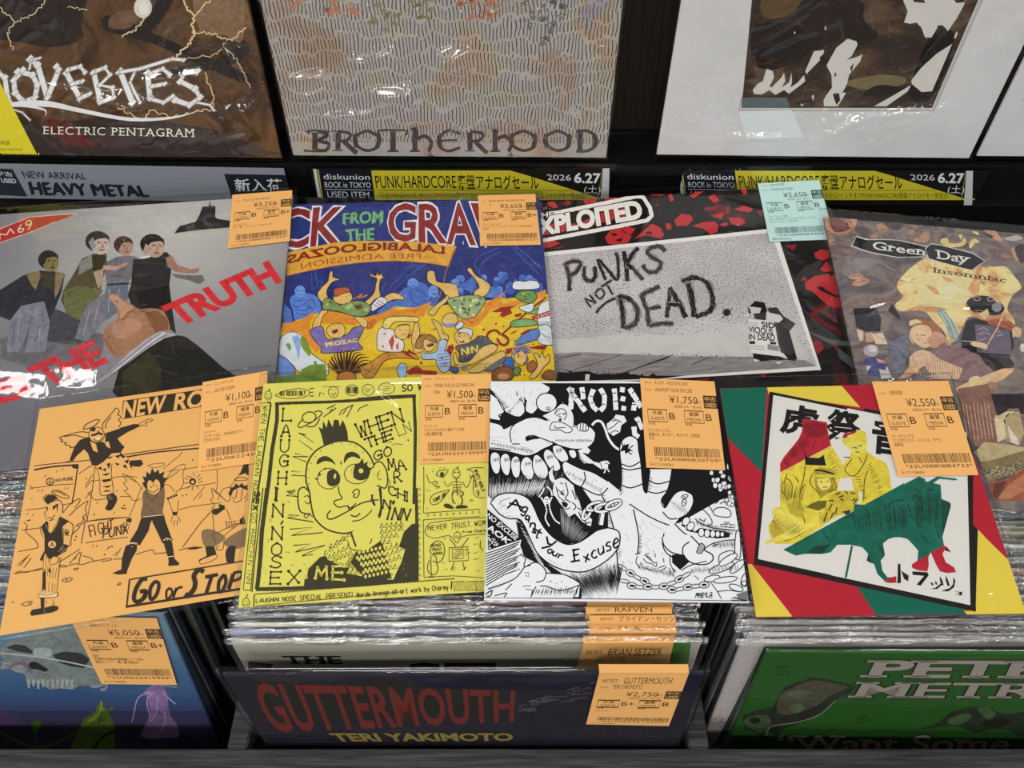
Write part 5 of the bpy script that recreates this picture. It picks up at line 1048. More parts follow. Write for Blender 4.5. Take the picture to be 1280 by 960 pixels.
    fig('#9fae74', "330,245 430,210 560,200 650,230 620,310 560,380 480,400 420,370"); 
    for i in range(34): x, y = r.uniform(350, 630), r.uniform(220, 370); A.ell(r.choice(('#5d7a4a', '#d8d6a8', '#4a5a50', '#7fb0a0')), x, y, 14, 10, r.uniform(0, 90))
    fig(sk, "290,400 340,350 410,370 410,440 340,470 290,440"); A.p('#8d8fb5', "290,430 330,440 400,430 380,470 320,475"); fig('#d8dfe2', "400,460 450,420 470,450 420,490")
    # cook in white hat
    fig('#eef0f2', "880,140 890,90 940,80 990,85 1020,75 1090,85 1110,130 1070,150 930,155"); fig('#6f9a5a', "900,210 950,165 1060,170 1080,230 1020,270 940,240"); A.l(OL, 6, "950,200 985,195;1010,200 1040,195;960,240 1010,235", 1); A.ell('#e8d24a', 970, 190, 12, 9).ell('#b5352c', 985, 215, 8, 10)
    fig('#7ea86a', "860,440 900,410 1000,400 1080,420 1080,450 900,470"); fig('#7ea86a', "980,340 1100,310 1200,320 1190,370 1040,360"); fig('#dfe5e2', "940,300 1000,280 1060,270 1040,340 960,330")
    fig('#e6ecec', "1100,300 1160,250 1200,260 1200,460 1100,460"); fig('#cfdadc', "1100,460 1200,470 1230,610 1100,600"); A.l('#9aa8ac', 12, "1120,520 1160,550 1200,560", 1); A.t("KISS", '#b0261f', "1045,380 1190,330 1195,370 1055,408", .05).t("COOK", '#56836a', "1100,430 1195,420 1195,450 1100,460", .02)
    fig('#5b7fc0', "900,620 960,540 1090,480 1100,560 1000,600"); 
    for i in range(14): a = math.radians(170 + i * 15); A.l('#6a62a8', 12, [(960 + 20 * math.cos(a), 680 + 20 * math.sin(a)), (960 + 105 * math.cos(a), 680 + 85 * math.sin(a))], 0, taper=2)
    fig(sk, "900,700 960,670 1000,720 970,790 910,770"); A.l('#6a62a8', 10, "880,680 870,760 900,800;990,690 1010,740 990,790;930,680 925,730", 1); fig('#3f6cae', "800,800 840,720 890,750 880,830")
    fig(sk, "1060,700 1090,690 1110,730 1130,670 1150,730 1190,700 1190,760 1150,800 1080,890 1020,900 1090,790"); fig('#8b5a34', "700,880 740,820 830,800 890,840 870,910 740,930"); A.ell('#c9945a', 800, 885, 50, 26); fig('#8b5a34', "1130,870 1180,830 1240,850 1240,910 1140,905"); fig('#a8683a', "1000,800 1050,750 1090,800 1030,850")
    fig('#6a8a52', "880,850 920,800 950,830 920,880"); fig('#3d5fa8', "350,830 380,800 430,830 400,860")
    A.scatter('#9c2c22', 5, 26, 6, 14, "0,560 500,480 900,560 1150,700 900,860 60,860")
R_GRA = sleeve('record_album', "blue and yellow cartoon crowd album with big dripping red title letters, lying flat", 'record', 'large albums lying in the second row', P_GRAVE, .312, .312, '#27357c', art_crowd, .003, F_SOFT, .0002, seed=2, k=1.0)
price_tag(R_GRA, (510, 240, 6.737), "590,40 1072,28 1118,455 608,465", None, "BACK FROM THE GRAVE VOL.|9", "¥2,650", "税抜¥2,409・税10%", ('B', 'B+'), ("ゲートフォールド", "リ・シュリンク、カット・ジャケ、45s GARAGE", "COMP"), code='22U0880880123', seed=10)

def concrete(nt, v, b):
    a = n_noise(nt, v, 620, 2, .75); c = n_noise(nt, v, 14, 4)
    return n_mix(nt, n_ramp(nt, a, [(.36, '#000000'), (.47, '#ffffff')]), '#6a6668', n_ramp(nt, c, [(.3, '#b5b0b2'), (.7, '#d3cfcf')], 1.12))
def redblack(nt, v, b):
    a = n_noise(nt, v, 26, 3, .6, .6)
    return n_ramp(nt, a, [(.5, '#1d1b1c'), (.60, '#2b2324'), (.66, '#6b1f22')])
def pavement(nt, v, b):
    return n_ramp(nt, n_noise(nt, n_map(nt, v, (60, 400, 1)), 1, 4), [(.3, '#7b7577'), (.7, '#a39d9e')])
M_CONC = nodes_mat('print_rough_wall', concrete); M_RB = nodes_mat('print_dark_crowd', redblack); M_PAVE = nodes_mat('print_paving', pavement)
def art_spray(A):
    R1, R2, K = '#bf3236', '#8c2428', '#1f1c1d'
    A.o(660, 225, 6.4)
    # red lit faces in a dark crowd
    A.p(R1, "150,185 200,150 240,220 200,225;440,150 500,110 550,130 540,180 460,200;600,130 660,105 720,120 700,160 620,165;980,95 1060,80 1110,100 1070,125 990,125;1120,120 1150,110 1170,160 1140,175;1180,310 1230,280 1290,290 1290,350 1200,365;1100,350 1140,345 1150,390 1110,400")
    A.p(R1, "615,460 660,400 740,380 830,450 800,500 720,520 640,510;745,390 800,370 860,390 830,430 760,430;850,470 930,400 990,350 1060,380 1090,440 1060,470 950,440;120,500 200,480 260,505 180,540 125,540;300,390 380,370 385,430 300,430;110,390 180,350 170,430 110,445")
    A.p(K, "650,420 700,430 720,440 690,450;930,420 980,410 1000,440 950,430;700,480 760,460 740,500;460,150 500,140 520,160;1210,320 1250,310 1240,330")
    A.p(R2, "270,180 320,160 350,190 300,210;100,210 160,220 130,240;200,550 300,520 260,545;1010,200 1050,185 1030,215;900,330 980,320 950,350")
    A.o(840, 225, 5.12)
    A.p(R1, "110,100 190,55 205,70 140,118;230,110 270,90 305,130 270,150;440,60 470,55 485,85 460,95;15,260 60,215 120,225 135,255 100,290 30,295;130,295 200,270 270,265 300,290 290,330 245,348 200,310;250,230 330,205 320,250;360,240 440,240 470,275 430,295 380,280;400,185 460,165 520,185 500,205 440,200;310,285 350,270 360,290 320,300")
    A.p(R2, "200,180 290,165 280,190 220,200;340,180 370,160 370,215 345,220;540,200 580,190 580,240")
    A.p(R1, "910,470 950,445 1000,450 1010,490 970,515 920,500;990,400 1030,400 1070,480 1110,640 1110,740 1080,620 1030,480;945,570 990,520 1030,580 980,590;850,660 910,615 1000,600 1060,640 1090,700 1110,768 1000,768 930,720 860,700")
    A.p(K, "960,660 1010,655 1030,670 980,680;1040,650 1075,690 1060,700"); A.p(R2, "820,640 850,610 870,650;720,420 800,410 780,450;1000,720 1090,740 1100,768 1010,768")
    A.o(850, 350, 5.12); A.p(R1, "835,60 900,80 990,110 1070,140 1060,160 990,180 930,150"); A.p(K, "870,40 1070,60 1075,100 1000,110 900,70").p(R1, "880,0 1010,-40 1040,20 1060,80 1000,100 930,60")
    A.p(R2, "850,400 900,390 920,440 880,480;940,390 1000,400 1010,450;900,570 910,600;100,640 190,628 180,640;500,610 560,600 540,625")
    A.p('#57595c', "1000,430 1100,500 1180,570 1100,560 1020,500;800,320 960,380 1140,400 1130,430 960,410")
    # white keyline and the photograph
    W = '#ece9e4'
    A.o(660, 225, 6.4); A.p(W, "100,582 1280,460 1980,385 2345,1520 100,1650")
    A.p(M_CONC, "100,612 1290,488 1945,420 2310,1480 100,1610")
    A.o(670, 350, 6.4)
    A.p('#c9c6c2', "100,475 400,465 720,420 1100,440 2000,300 2180,650 2200,680 1300,610 720,590 380,580 100,575")
    A.p(M_CONC, "100,470 420,460 720,420 1050,445 1500,420 1500,380 100,300")
    A.p(M_PAVE, "150,590 380,575 740,595 1280,612 1700,615 2150,640 2250,690 1200,765 150,810"); A.l('#2b282a', 5, "170,632 370,590;300,720 690,596;720,735 1080,605;1240,680 1400,610", 0).p('#2b282a', "720,738 1080,600 1060,625")
    A.p('#1d1b1c', "170,735 260,740 330,735 400,728 440,735 480,755 560,750 640,755 720,735 760,755 900,770 940,745 960,765 1200,765 1000,790 160,812"); A.scatter('#1d1b1c', 4, 60, 5, 14, "170,725 480,720 900,740 1000,775 170,800"); A.scatter('#3a3638', 4, 90, 3, 8, "740,580 1300,590 2100,640 1300,620")
    A.p('#d8d2c8', "395,755 430,755 425,805 392,805")
    A.scatter('#4c484a', 4, 260, 2, 5, "160,330 720,300 900,440 600,460 160,480")
    # sprayed lettering
    S = '#252324'
    def sp(w, pts):
        w *= .78; A.l('#8d898b', w * 1.45, pts, 1, jit=.5, n=5).l(S, w, pts, 1, jit=.32, n=5)
        for q in smooth(pairs(pts), False, 6):
            for _ in range(3): A.dots(A.rnd.choice(('#4a4748', '#a9a5a6', '#6f6b6d')), A.rnd.uniform(1.2, 3), [(q[0] + A.rnd.gauss(0, w * .5), q[1] + A.rnd.gauss(0, w * .5))], 5); A.z -= A.STEP
    A.o(660, 225, 6.4)
    sp(36, "295,660 330,770 330,890"); sp(36, "300,670 370,650 420,670 390,730 335,765"); sp(36, "455,690 450,780 500,810 540,770 535,690"); sp(28, "620,800 560,640 640,720 715,800 720,640 700,580"); sp(38, "765,570 785,690 795,810"); sp(40, "880,540 800,660 850,720 920,800"); sp(38, "1100,570 1050,530 970,550 965,600 1060,660 1040,720 970,740 915,680")
    A.o(670, 350, 6.4)
    sp(18, "440,220 390,155"); sp(18, "390,150 480,185"); sp(18, "480,185 430,120"); sp(18, "500,75 475,110 510,150 545,120 530,75 500,75"); sp(18, "570,40 615,120"); sp(18, "520,55 610,0"); sp(22, "480,265 550,190 640,145")
    sp(46, "665,120 690,240 700,390"); sp(46, "665,130 760,160 815,260 790,350 710,385"); sp(42, "990,50 900,95 850,130 890,250 905,370"); sp(36, "905,230 1000,215"); sp(36, "910,370 1000,350 1100,350"); sp(40, "1040,300 1065,170 1070,60"); sp(44, "1070,60 1140,180 1200,300"); sp(32, "1050,195 1150,200")
    A.o(850, 350, 5.12); sp(42, "40,0 75,110 90,240"); sp(36, "10,10 90,-15 170,20 210,120 190,200 100,235"); A.ell(S, 300, 208, 24, 24).scatter('#4c484a', 4, 30, 3, 6, "265,175 335,175 335,245 265,245")
    # figure holding up a newspaper
    A.p('#3b383a', "555,180 620,175 660,230 740,280 700,330 740,520 660,510 620,380 600,260"); A.p('#232123', "625,270 700,330 750,510 690,510 640,400"); A.p('#1b191a', "435,180 480,135 540,145 558,200 540,260 520,230 480,215 440,215"); A.p('#cfcac7', "440,170 520,180 510,215 460,225"); A.p('#3b383a', "470,215 550,210 548,260 480,250")
    A.p('#d8d4d0', "550,205 640,225 660,250 630,275 560,260;400,225 440,215 440,240"); A.p('#e3e0dc', "438,250 560,260 610,300 635,460 660,470 690,505 450,465"); A.p('#1d1b1c', "465,470 640,490 690,508 640,515 590,512 520,522 470,500"); A.p('#e3e0dc', "470,505 510,515 480,523;610,525 655,525 630,540")
    A.t("SID", S, "520,265 605,280 605,310 525,302", .03).t("VICIOUS", S, "440,298 592,312 595,352 440,335", .03).t("IN DEAD", S, "440,345 605,350 608,392 442,380", .03); A.p(S, "445,390 480,392 480,412 445,410;575,395 615,398 615,415 578,412").p('#8d898a', "560,410 630,425 632,458 560,445").l('#8d898a', 4, "450,425 540,430;450,440 540,445;445,275 500,280;445,288 500,292", 0)
    # band badge
    A.o(660, 225, 6.4)
    A.p('#1a1718', "90,300 330,215 850,130 930,135 985,210 990,300 900,330 100,480")
    A.l('#f0ece2', 31, "205,268 520,205 870,132 920,140 975,220 990,290 950,325 700,375 95,490", 0, jit=.1).dots('#f0ece2', 15, "870,132 922,142 978,222 990,290 950,325")
    A.p(R1, "100,380 190,350 400,350 640,240 780,190 800,280 650,330 420,385 100,450")
    A.t("THE", '#f0ece2', "60,275 200,250 200,290 60,310", .03)
    A.t("EXPLOITED", '#1a1718', "5,325 885,165 915,300 10,455", .085, 1).t("EXPLOITED", '#f0ece2', "5,325 885,165 915,300 10,455", .055, 1)
R_EXP = sleeve('record_album', "black and red album with spray-painted lettering on a pale wall picture, lying flat", 'record', 'large albums lying in the second row', P_EXPL, .312, .312, M_RB, art_spray, .003, F_SOFT, .0005, seed=14, k=1.02,
    ridges=[(*loc_of(P_EXPL, 915, 295), *loc_of(P_EXPL, 1005, 328), .0026, .0021), (*loc_of(P_EXPL, 865, 388), *loc_of(P_EXPL, 1000, 470), .0026, .0021), (*loc_of(P_EXPL, 1005, 382), *loc_of(P_EXPL, 1060, 425), .0026, .0021), (*loc_of(P_EXPL, 900, 245), *loc_of(P_EXPL, 960, 262), .0026, .0021)])
price_tag(R_EXP, (840, 225, 5.12), "545,30 938,8 1035,388 622,403", "EXPLOITED", "PUNKS NOT DEAD", "¥2,650", "税抜¥2,409・税10%", ('B', 'B'), ("ファイシュート盤", "12インチLP/パインジャインググレーデント", "プレス/インナー・ポスター"), code='22U0880849894', col='#b9dcd8', seed=11, foot='買取/USED BLUE')

def stormsky(nt, v, b):
    a = n_noise(nt, n_map(nt, v, (1, 1.3, 1)), 13, 7, .6, 2.2); c = n_noise(nt, v, 34, 5, .6, 1.5)
    base = n_ramp(nt, a, [(.3, '#48424a'), (.45, '#6e6468'), (.52, '#8d8178'), (.6, '#6a5a5e'), (.7, '#b8957a')])
    return n_mix(nt, n_ramp(nt, c, [(.5, '#000000'), (.8, '#8a8a8a')]), base, '#c9a588')
def firecloud(nt, v, b):
    a = n_noise(nt, v, 22, 6, .6, 2.6)
    return n_ramp(nt, a, [(.28, '#a8694f'), (.4, '#d79b6c'), (.48, '#e8cf8c'), (.6, '#f0e2a4'), (.72, '#dba873'), (.8, '#b87a5c')])
M_STORM = nodes_mat('print_storm_collage', stormsky); M_FIRE = nodes_mat('print_fire_cloud', firecloud)
def art_collage(A):
    A.paint = True
    A.o(1020, 240, 6.857)
    A.ell('#c49173', 195, 215, 165, 145, 30).p('#7d5450', "110,190 170,180 200,220 260,260 280,320 230,340 160,340 120,280", 1).p('#a8766a', "200,180 260,200 300,240 270,250 220,220", 1).p('#e0b594', "100,80 180,75 260,120 200,150 120,140", 1); A.scatter('#5d3b3b', 5, 24, 5, 14, "110,190 300,220 320,320 150,350")
    A.p('#c99877', "270,730 320,700 390,700 400,730 330,750;310,790 370,740 440,740 455,770 400,800 340,805", 1).l('#6d4a42', 5, "280,735 390,705;320,790 440,750", 1)
    A.p('#b78f72', "520,290 580,260 620,290 560,340;540,330 600,310 610,330 560,345;790,340 830,320 840,350 800,365;830,410 900,370 960,330 960,420 870,430", 1).p('#57494f', "560,230 680,200 760,250 700,330 600,290", 1).p('#b9856b', "460,380 500,360 530,380 490,395", 1)
    A.p('#8f858a', "240,620 400,560 520,590 420,670 250,720", 1)
    A.o(1140, 240, 6.857)
    A.p('#c69a7a', "240,250 330,220 380,250 300,290;600,280 680,300 780,420 700,400 620,330;420,250 510,240 480,280;720,200 800,210 830,240 770,260;850,490 900,480 930,560 890,590", 1).p('#4a4046', "880,480 960,450 960,600 920,590;600,340 700,380 660,390;400,210 520,215 480,250", 1).p('#e6cf8a', "245,410 300,395 330,440 420,430 440,395 465,410 440,460 330,475 260,450;400,370 430,370 420,410;500,420 540,400 580,430 540,440 510,480 490,470;510,340 560,340 570,370", 1).p('#b9b0a6', "790,400 900,370 950,400 860,420", 1)
    A.o(1020, 240, 6.857)
    fire = "690,800 760,700 850,620 960,560 1100,600 1250,620 1500,640 1620,640 1700,720 1760,820 1690,880 1640,1000 1700,1100 1700,1240 1560,1300 1420,1100 1300,1080 1220,1240 1140,1300 1100,1200 1000,1100 920,1020 720,1020 680,960 740,900"
    A.p(M_FIRE, fire, 1)
    A.p('#efe0a6', "860,760 1000,680 1150,700 1300,740 1320,900 1200,1000 1000,980 900,940", 1).p('#dba774', "950,800 1020,820 1060,880 1000,860;1300,820 1400,780 1380,900;1480,700 1560,760 1520,800;1080,720 1180,760 1120,770", 1).p('#f3e9bd', "1050,830 1200,800 1180,900 1100,920;1350,960 1500,900 1480,960", 1)
    A.p('#8fa7a4', "1060,1000 1130,1050 1220,1200 1200,1280 1150,1240 1100,1120 1040,1040", 1).l('#d9dcc8', 6, "1080,1020 1150,1120 1200,1250;1110,1010 1180,1100 1220,1200;1060,1030 1130,1150", 1)
    # torn name strips
    A.p('#e8e2dc', "300,465 345,378 450,405 560,405 690,410 780,425 950,465 960,560 780,560 690,562 560,540 420,510").p('#1f2124', "310,460 345,385 430,412 560,410 690,415 790,435 960,475 960,552 780,556 690,556 560,532 450,510")
    A.t("Green", '#f1efe9', "490,422 935,482 930,545 488,490", .012, 1.0, serif=1)
    A.o(1140, 240, 6.857)
    A.p('#d9d2cc', "110,485 160,440 240,452 400,490 520,520 630,592 560,640 520,675 430,655 380,640 230,600 140,575").p('#232528', "115,490 160,448 240,458 400,497 515,527 622,592 560,632 515,668 430,650 380,634 230,595 145,568")
    A.t("Day", '#f1efe9', "215,495 490,545 470,610 225,572", .012, 1.0, serif=1); A.t("Insomniac", '#4a2d20', "185,645 815,735 805,778 190,690", .004, 1.0, serif=.9)
    # figures, kept plain: musician, girl in striped blouse, two children
    A.o(1160, 350, 6.857)
    A.p('#2d272d', "330,350 400,330 500,350 620,370 640,400 720,440 740,560 700,660 440,640 290,590 285,500 300,440").p('#6d6273', "400,380 540,390 700,440 720,640 560,630 420,620").l('#a599a8', 8, "420,430 480,410 520,440;420,470 490,450 530,470;580,440 630,450;590,480 650,470;440,520 500,500", 1)
    A.p('#2b262b', "335,180 420,135 540,145 580,185 640,210 650,260 600,300 520,300 490,270 420,285 350,240", 1).ring('#b9a9ad', 7, 420, 160, 30, 16).ring('#b9a9ad', 7, 535, 165, 26, 16).ell('#8d929c', 590, 235, 45, 40).p('#e3c98d', "440,290 510,245 525,290 490,340 450,310").l('#b9a9ad', 5, "400,260 470,265;410,275 440,280;560,260 620,250", 0)
    A.p('#a85c40', "500,350 600,330 720,400 740,450 640,410 520,380;620,350 700,350 760,400 720,420").l('#d8b48f', 11, "655,265 600,400 510,555", 0).p('#e6c59b', "360,540 400,525 490,545 515,565 500,595 440,580 380,565").p('#d7b390', "720,430 760,400 800,430 790,490 740,480", 1).p('#3a3638', "440,640 700,665 740,720 700,800 560,780 480,720")
    A.l('#d6d0cc', 5, "295,523 400,528", 0); A.ell('#d8d2cc', 810, 580, 22, 36)
    A.o(1050, 360, 7.385)
    A.p('#c99a84', "820,420 900,380 960,440 1034,540 1034,640 930,620 830,540"); A.p('#9a7078', "880,560 960,500 1034,560 1100,620 1250,660 1250,720 1034,680 930,640"); A.p('#a86f50', "640,300 720,280 850,300 920,360 940,420 870,400 830,420 840,360 760,340 690,360 650,340")
    A.p('#e9c49c', "645,400 690,350 780,340 840,380 850,470 830,540 760,550 700,510 660,470", 1).p('#c99a7a', "800,480 850,430 910,450 890,520 840,540", 1).p('#e8d29a', "640,310 700,290 760,320 700,330 650,350;640,430 660,480 690,520 660,500 640,460", 1); A.l('#7d4f40', 7, "740,435 790,440;700,430 720,440;770,505 805,515;730,470 722,490", 1)
    A.p('#e0bfa0', "640,640 690,590 760,570 830,590 900,640 1034,650 1300,700 1280,860 1034,840 860,840 780,720 700,760 640,720")
    for i in range(26): A.l('#b5826a', 5, [(665 + i * 23, 600 + abs(i - 5) * 6), (690 + i * 22, 760 + min(i, 6) * 14)], 0)
    A.p('#dfb07f', "640,720 740,720 720,780 600,830 540,840 580,800")
    A.o(1160, 350, 6.857); A.p('#8d6f70', "0,600 150,560 330,590 430,660 560,780 480,850 330,860 250,880 300,760 200,720 100,680"); A.p('#dcb68d', "230,930 350,870 460,830 640,760 730,755 735,780 650,850 580,880 540,870 440,920 250,960").p('#e6cf98', "350,850 430,825 460,900 420,930 370,920", 1).p('#a8846a', "500,890 600,880 590,930 520,950")
    A.o(1050, 360, 7.385)
    A.p('#2f2b33', "120,190 320,180 380,280 370,400 240,405 150,360").p('#55505a', "220,290 300,220 350,190 350,240 250,270").p('#2b272c', "440,210 480,150 560,270 540,290").p('#c9a088', "230,420 290,410 330,440 300,500 240,500").p('#d9c6ab', "290,430 390,410 440,520 330,520;150,380 215,400 215,480 180,490").ell('#b9b0b8', 285, 580, 70, 55).ell('#d9cfd0', 300, 560, 40, 34).p('#55568a', "220,660 300,640 430,690 480,830 260,820").p('#e0d8d2', "360,750 420,760 430,720 455,770 480,830 380,840;240,720 290,720 250,770").p('#c9a088', "330,650 400,670 430,700 350,690").p('#77788a', "440,500 640,420 620,640 560,790 500,800")
    A.l('#b08a72', 5, "165,80 210,70;170,110 230,100;180,140 215,150;285,90 310,90 310,130 285,130 285,90;345,105 380,90;345,110 385,125;400,90 435,105;400,120 380,150", 1)
    # lower right: dress, crate and path
    A.o(1080, 480, 4.8)
    A.p('#8f6a5c', "560,30 740,0 790,100 800,360 660,380 600,250"); [A.l('#c39f86', 6, [(590 + i * 22, 110 + (i % 3) * 10), (620 + i * 22, 330)], 0) for i in range(8)]
    A.p('#3a3236', "760,60 960,60 960,180 840,160 800,200"); A.p('#cbb894', "780,195 870,150 930,150 840,215").p('#d8c7a4', "780,200 840,215 850,330 800,350").p('#b7a27c', "840,215 930,155 960,300 930,370 850,340").l('#3a2c20', 7, "800,190 860,160 930,160;840,215 845,240;870,180 850,200", 1).p('#e6ddcf', "860,250 920,330 930,370 880,350")
    A.p('#c3b088', "660,410 720,350 830,360 960,380 960,440 700,470").p('#8f7d58', "690,480 960,400 960,470 720,520").p('#857a5a', "710,520 960,460 960,520 740,590"); A.scatter('#b5aa86', 4, 60, 5, 12, "710,520 960,460 960,530 740,580"); A.scatter('#5c4a34', 4, 40, 4, 10, "710,520 960,460 960,530 740,580")
    A.p('#9c5a42', "740,600 850,570 960,510 960,700 780,700").p('#b87a58', "800,690 870,600 960,540 960,640 880,690").p('#6d4438', "780,600 860,580 800,690 770,680")
R_GD = sleeve('record_album', "brown collage album with fire cloud and torn name strip, rightmost of the flat large albums", 'record', 'large albums lying in the second row', P_GD, .312, .312, M_STORM, art_collage, .003, F_WAVY, .0008, seed=30, k=1.0, freq=10, margin=(.003, .003, .004, .012),
    ridges=[(*loc_of(P_GD, 1065, 390), *loc_of(P_GD, 1125, 372), .003, .0026), (*loc_of(P_GD, 1140, 386), *loc_of(P_GD, 1270, 385), .003, .0026), (*loc_of(P_GD, 1060, 262), *loc_of(P_GD, 1280, 292), .003, .0026), (*loc_of(P_GD, 1080, 476), *loc_of(P_GD, 1185, 474), .003, .0026)], crumple=[(*loc_of(P_GD, 1130, 474), .06, .006, .006, 70), (*loc_of(P_GD, 1160, 252), .09, .005, .005, 70)])

# ---------------------------------------------------------------- albums standing on the display ledge
def embers(nt, v, b):
    a = n_noise(nt, n_map(nt, v, (1, 1.2, 1)), 9, 8, .62, 1.6)
    return n_ramp(nt, a, [(.3, '#2a211b'), (.42, '#4a3524'), (.5, '#6b4c30'), (.58, '#54412f'), (.66, '#8a6844'), (.75, '#3a2c22')], 1.0)
M_EMB = nodes_mat('print_ember_sky', embers)
def bolt(A, c, w, pts, seg=10, amp=7):
    P = pairs(pts); Q = []
    for i in range(len(P) - 1):
        a, b = P[i], P[i + 1]
        for k in range(seg): t = k / seg; Q.append((a[0] + (b[0] - a[0]) * t + A.rnd.uniform(-amp, amp) * (k > 0), a[1] + (b[1] - a[1]) * t + A.rnd.uniform(-amp, amp) * (k > 0)))
    A.l(c, w, Q + [P[-1]], 0); return A
def art_storm(A):
    A.paint = True
    A.o(0, 0, 3.2)
    A.p('#2b231f', "-300,-400 420,-400 330,60 330,150 200,190 0,160 -300,200", 1).p('#261f1b', "430,60 560,110 700,170 830,230 1000,300 1000,340 800,260 600,170 420,120", 1).p('#2a221d', "980,170 860,240 700,270 640,300 760,290 900,270 990,220", 1).p('#241d1a', "640,-20 700,-20 640,90 560,160 540,120 600,60", 1)
    A.p('#7d6248', "780,-60 960,-60 970,160 900,140 800,120", 1).p('#6b4f38', "450,60 560,40 520,110 440,110", 1).p('#3a2f2b', "120,490 560,480 860,520 1060,600 1100,620 150,640 0,500", 1).p('#5a2522', "180,480 270,490 380,580 280,580 200,530", 1)
    Y, W = '#e9d3a0', '#f1eee8'
    bolt(A, Y, 7, "735,-20 745,30 775,60 770,110 780,140 745,190 690,235"); bolt(A, Y, 5, "850,-10 800,40 775,65"); bolt(A, Y, 5, "780,125 860,135 930,165 985,110"); bolt(A, Y, 5, "580,40 575,80 545,115 490,150"); bolt(A, Y, 4, "0,30 60,90 30,130 50,200"); bolt(A, Y, 4, "60,90 130,60 200,-10"); bolt(A, Y, 3, "700,240 850,220 890,200"); bolt(A, Y, 3, "900,190 960,260 1000,350"); bolt(A, Y, 3, "270,30 350,40"); bolt(A, Y, 4, "820,290 850,380 850,440 790,440 690,470 600,440 580,480 470,430")
    A.ell('#d8d2c8', 572, 30, 36, 42).ell('#f0ece4', 575, 35, 18, 24)
    A.paint = False
    # blackletter band name
    def L(pts, w=30, t=0):
        if t: A.l(W, w, pts, 1, taper=t); return
        for c, e in (('#7d7468', 7), (W, 0)):
            A.l(c, w * .82 + e, pts, 0)
            for part in pts.split(';'):
                P = pairs(part)
                for x, y in (P[0], P[-1]) + tuple(P[1:-1]): r_ = w * .62 + e * .6; A.p(c, [(x - r_, y + r_ * .25), (x + r_ * .2, y - r_), (x + r_, y - r_ * .25), (x - r_ * .2, y + r_)]); A.z -= A.STEP
    L("-10,290 20,310 30,390 45,420", 22); L("90,280 55,320 60,370 90,405;70,285 130,300 150,340 140,390 95,410", 24); L("120,235 150,260 190,390", 26); L("190,390 235,280 225,265", 22); L("160,232 125,240 118,275", 10)
    L("265,290 320,395", 24); L("270,280 320,265 340,290;290,335 330,325;318,395 360,375", 17); L("375,290 400,400", 24); L("370,290 420,270 440,300 400,340 450,350 455,390 400,410", 18); L("480,285 530,410", 26)
    L("540,285 520,330 560,410", 12); L("470,290 560,275 690,235 735,240", 14); L("590,290 600,390", 24); L("600,295 650,275 680,300;610,345 660,335;600,395 655,410 690,385", 17); L("790,285 740,290 720,325 780,355 800,390 760,420 700,400", 24); L("790,410 840,420 855,440", 9)
    A.p(W, "40,410 180,402 330,435 520,470 700,465 800,440 690,475 520,484 330,452 200,428 60,425", 1)
    L("50,425 110,425 180,440 180,465", 9, 1); L("60,440 90,450 120,480", 6)
    A.h("ELECTRIC", W, 6, "178,500 430,512 430,545 178,538", gap=.4) if 0 else A.t("Electric Pentagram".upper(), '#eadfcb', "175,505 775,515 775,548 175,536", .0, 1.12, serif=.8)
    # paper band at the lower left
    A.p('#d6c92f', "-400,200 -10,310 152,624 -400,624"); A.l('#2a2718', 9, "-100,617 150,620", 0)
    for i in range(14): A.p('#d6c92f', [(10 + i * 11, 611), (15 + i * 11, 611), (13 + i * 11, 624), (8 + i * 11, 624)]); A.z -= A.STEP
    A.up(); A.t("通常盤", '#4a4520', "-20,563 40,563 40,578 -20,578", 0).t("LIMITED REISSUE", '#4a4520', "-30,594 90,594 90,602 -30,602", 0)
R_LOVE = sleeve('record_album', "dark brown album with lightning and white blackletter name, standing on the display ledge", 'record', 'albums standing on the display ledge', P_LOVE, .3155, .3155, M_EMB, art_storm, .003, F_CREASED, .0014, seed=41, k=1.25, freq=9, ramps=[(*loc_of(P_LOVE, 95, 128), *loc_of(P_LOVE, 165, 118), .0048, .03, .0095), (*loc_of(P_LOVE, 180, 100), *loc_of(P_LOVE, 250, 92), .0042, .03, .008), (*loc_of(P_LOVE, 265, 150), *loc_of(P_LOVE, 320, 128), .0042, .03, .008)],  margin=(.002, .002, .002, .003),
    ridges=[(*loc_of(P_LOVE, 60, 105), *loc_of(P_LOVE, 240, 145), .0045, .0042), (*loc_of(P_LOVE, 100, 150), *loc_of(P_LOVE, 230, 110), .0045, .0042), (*loc_of(P_LOVE, 265, 180), *loc_of(P_LOVE, 325, 165), .0045, .0042), (*loc_of(P_LOVE, 280, 60), *loc_of(P_LOVE, 318, 120), .0045, .0042), (*loc_of(P_LOVE, 300, 130), *loc_of(P_LOVE, 335, 180), .0045, .0042)])

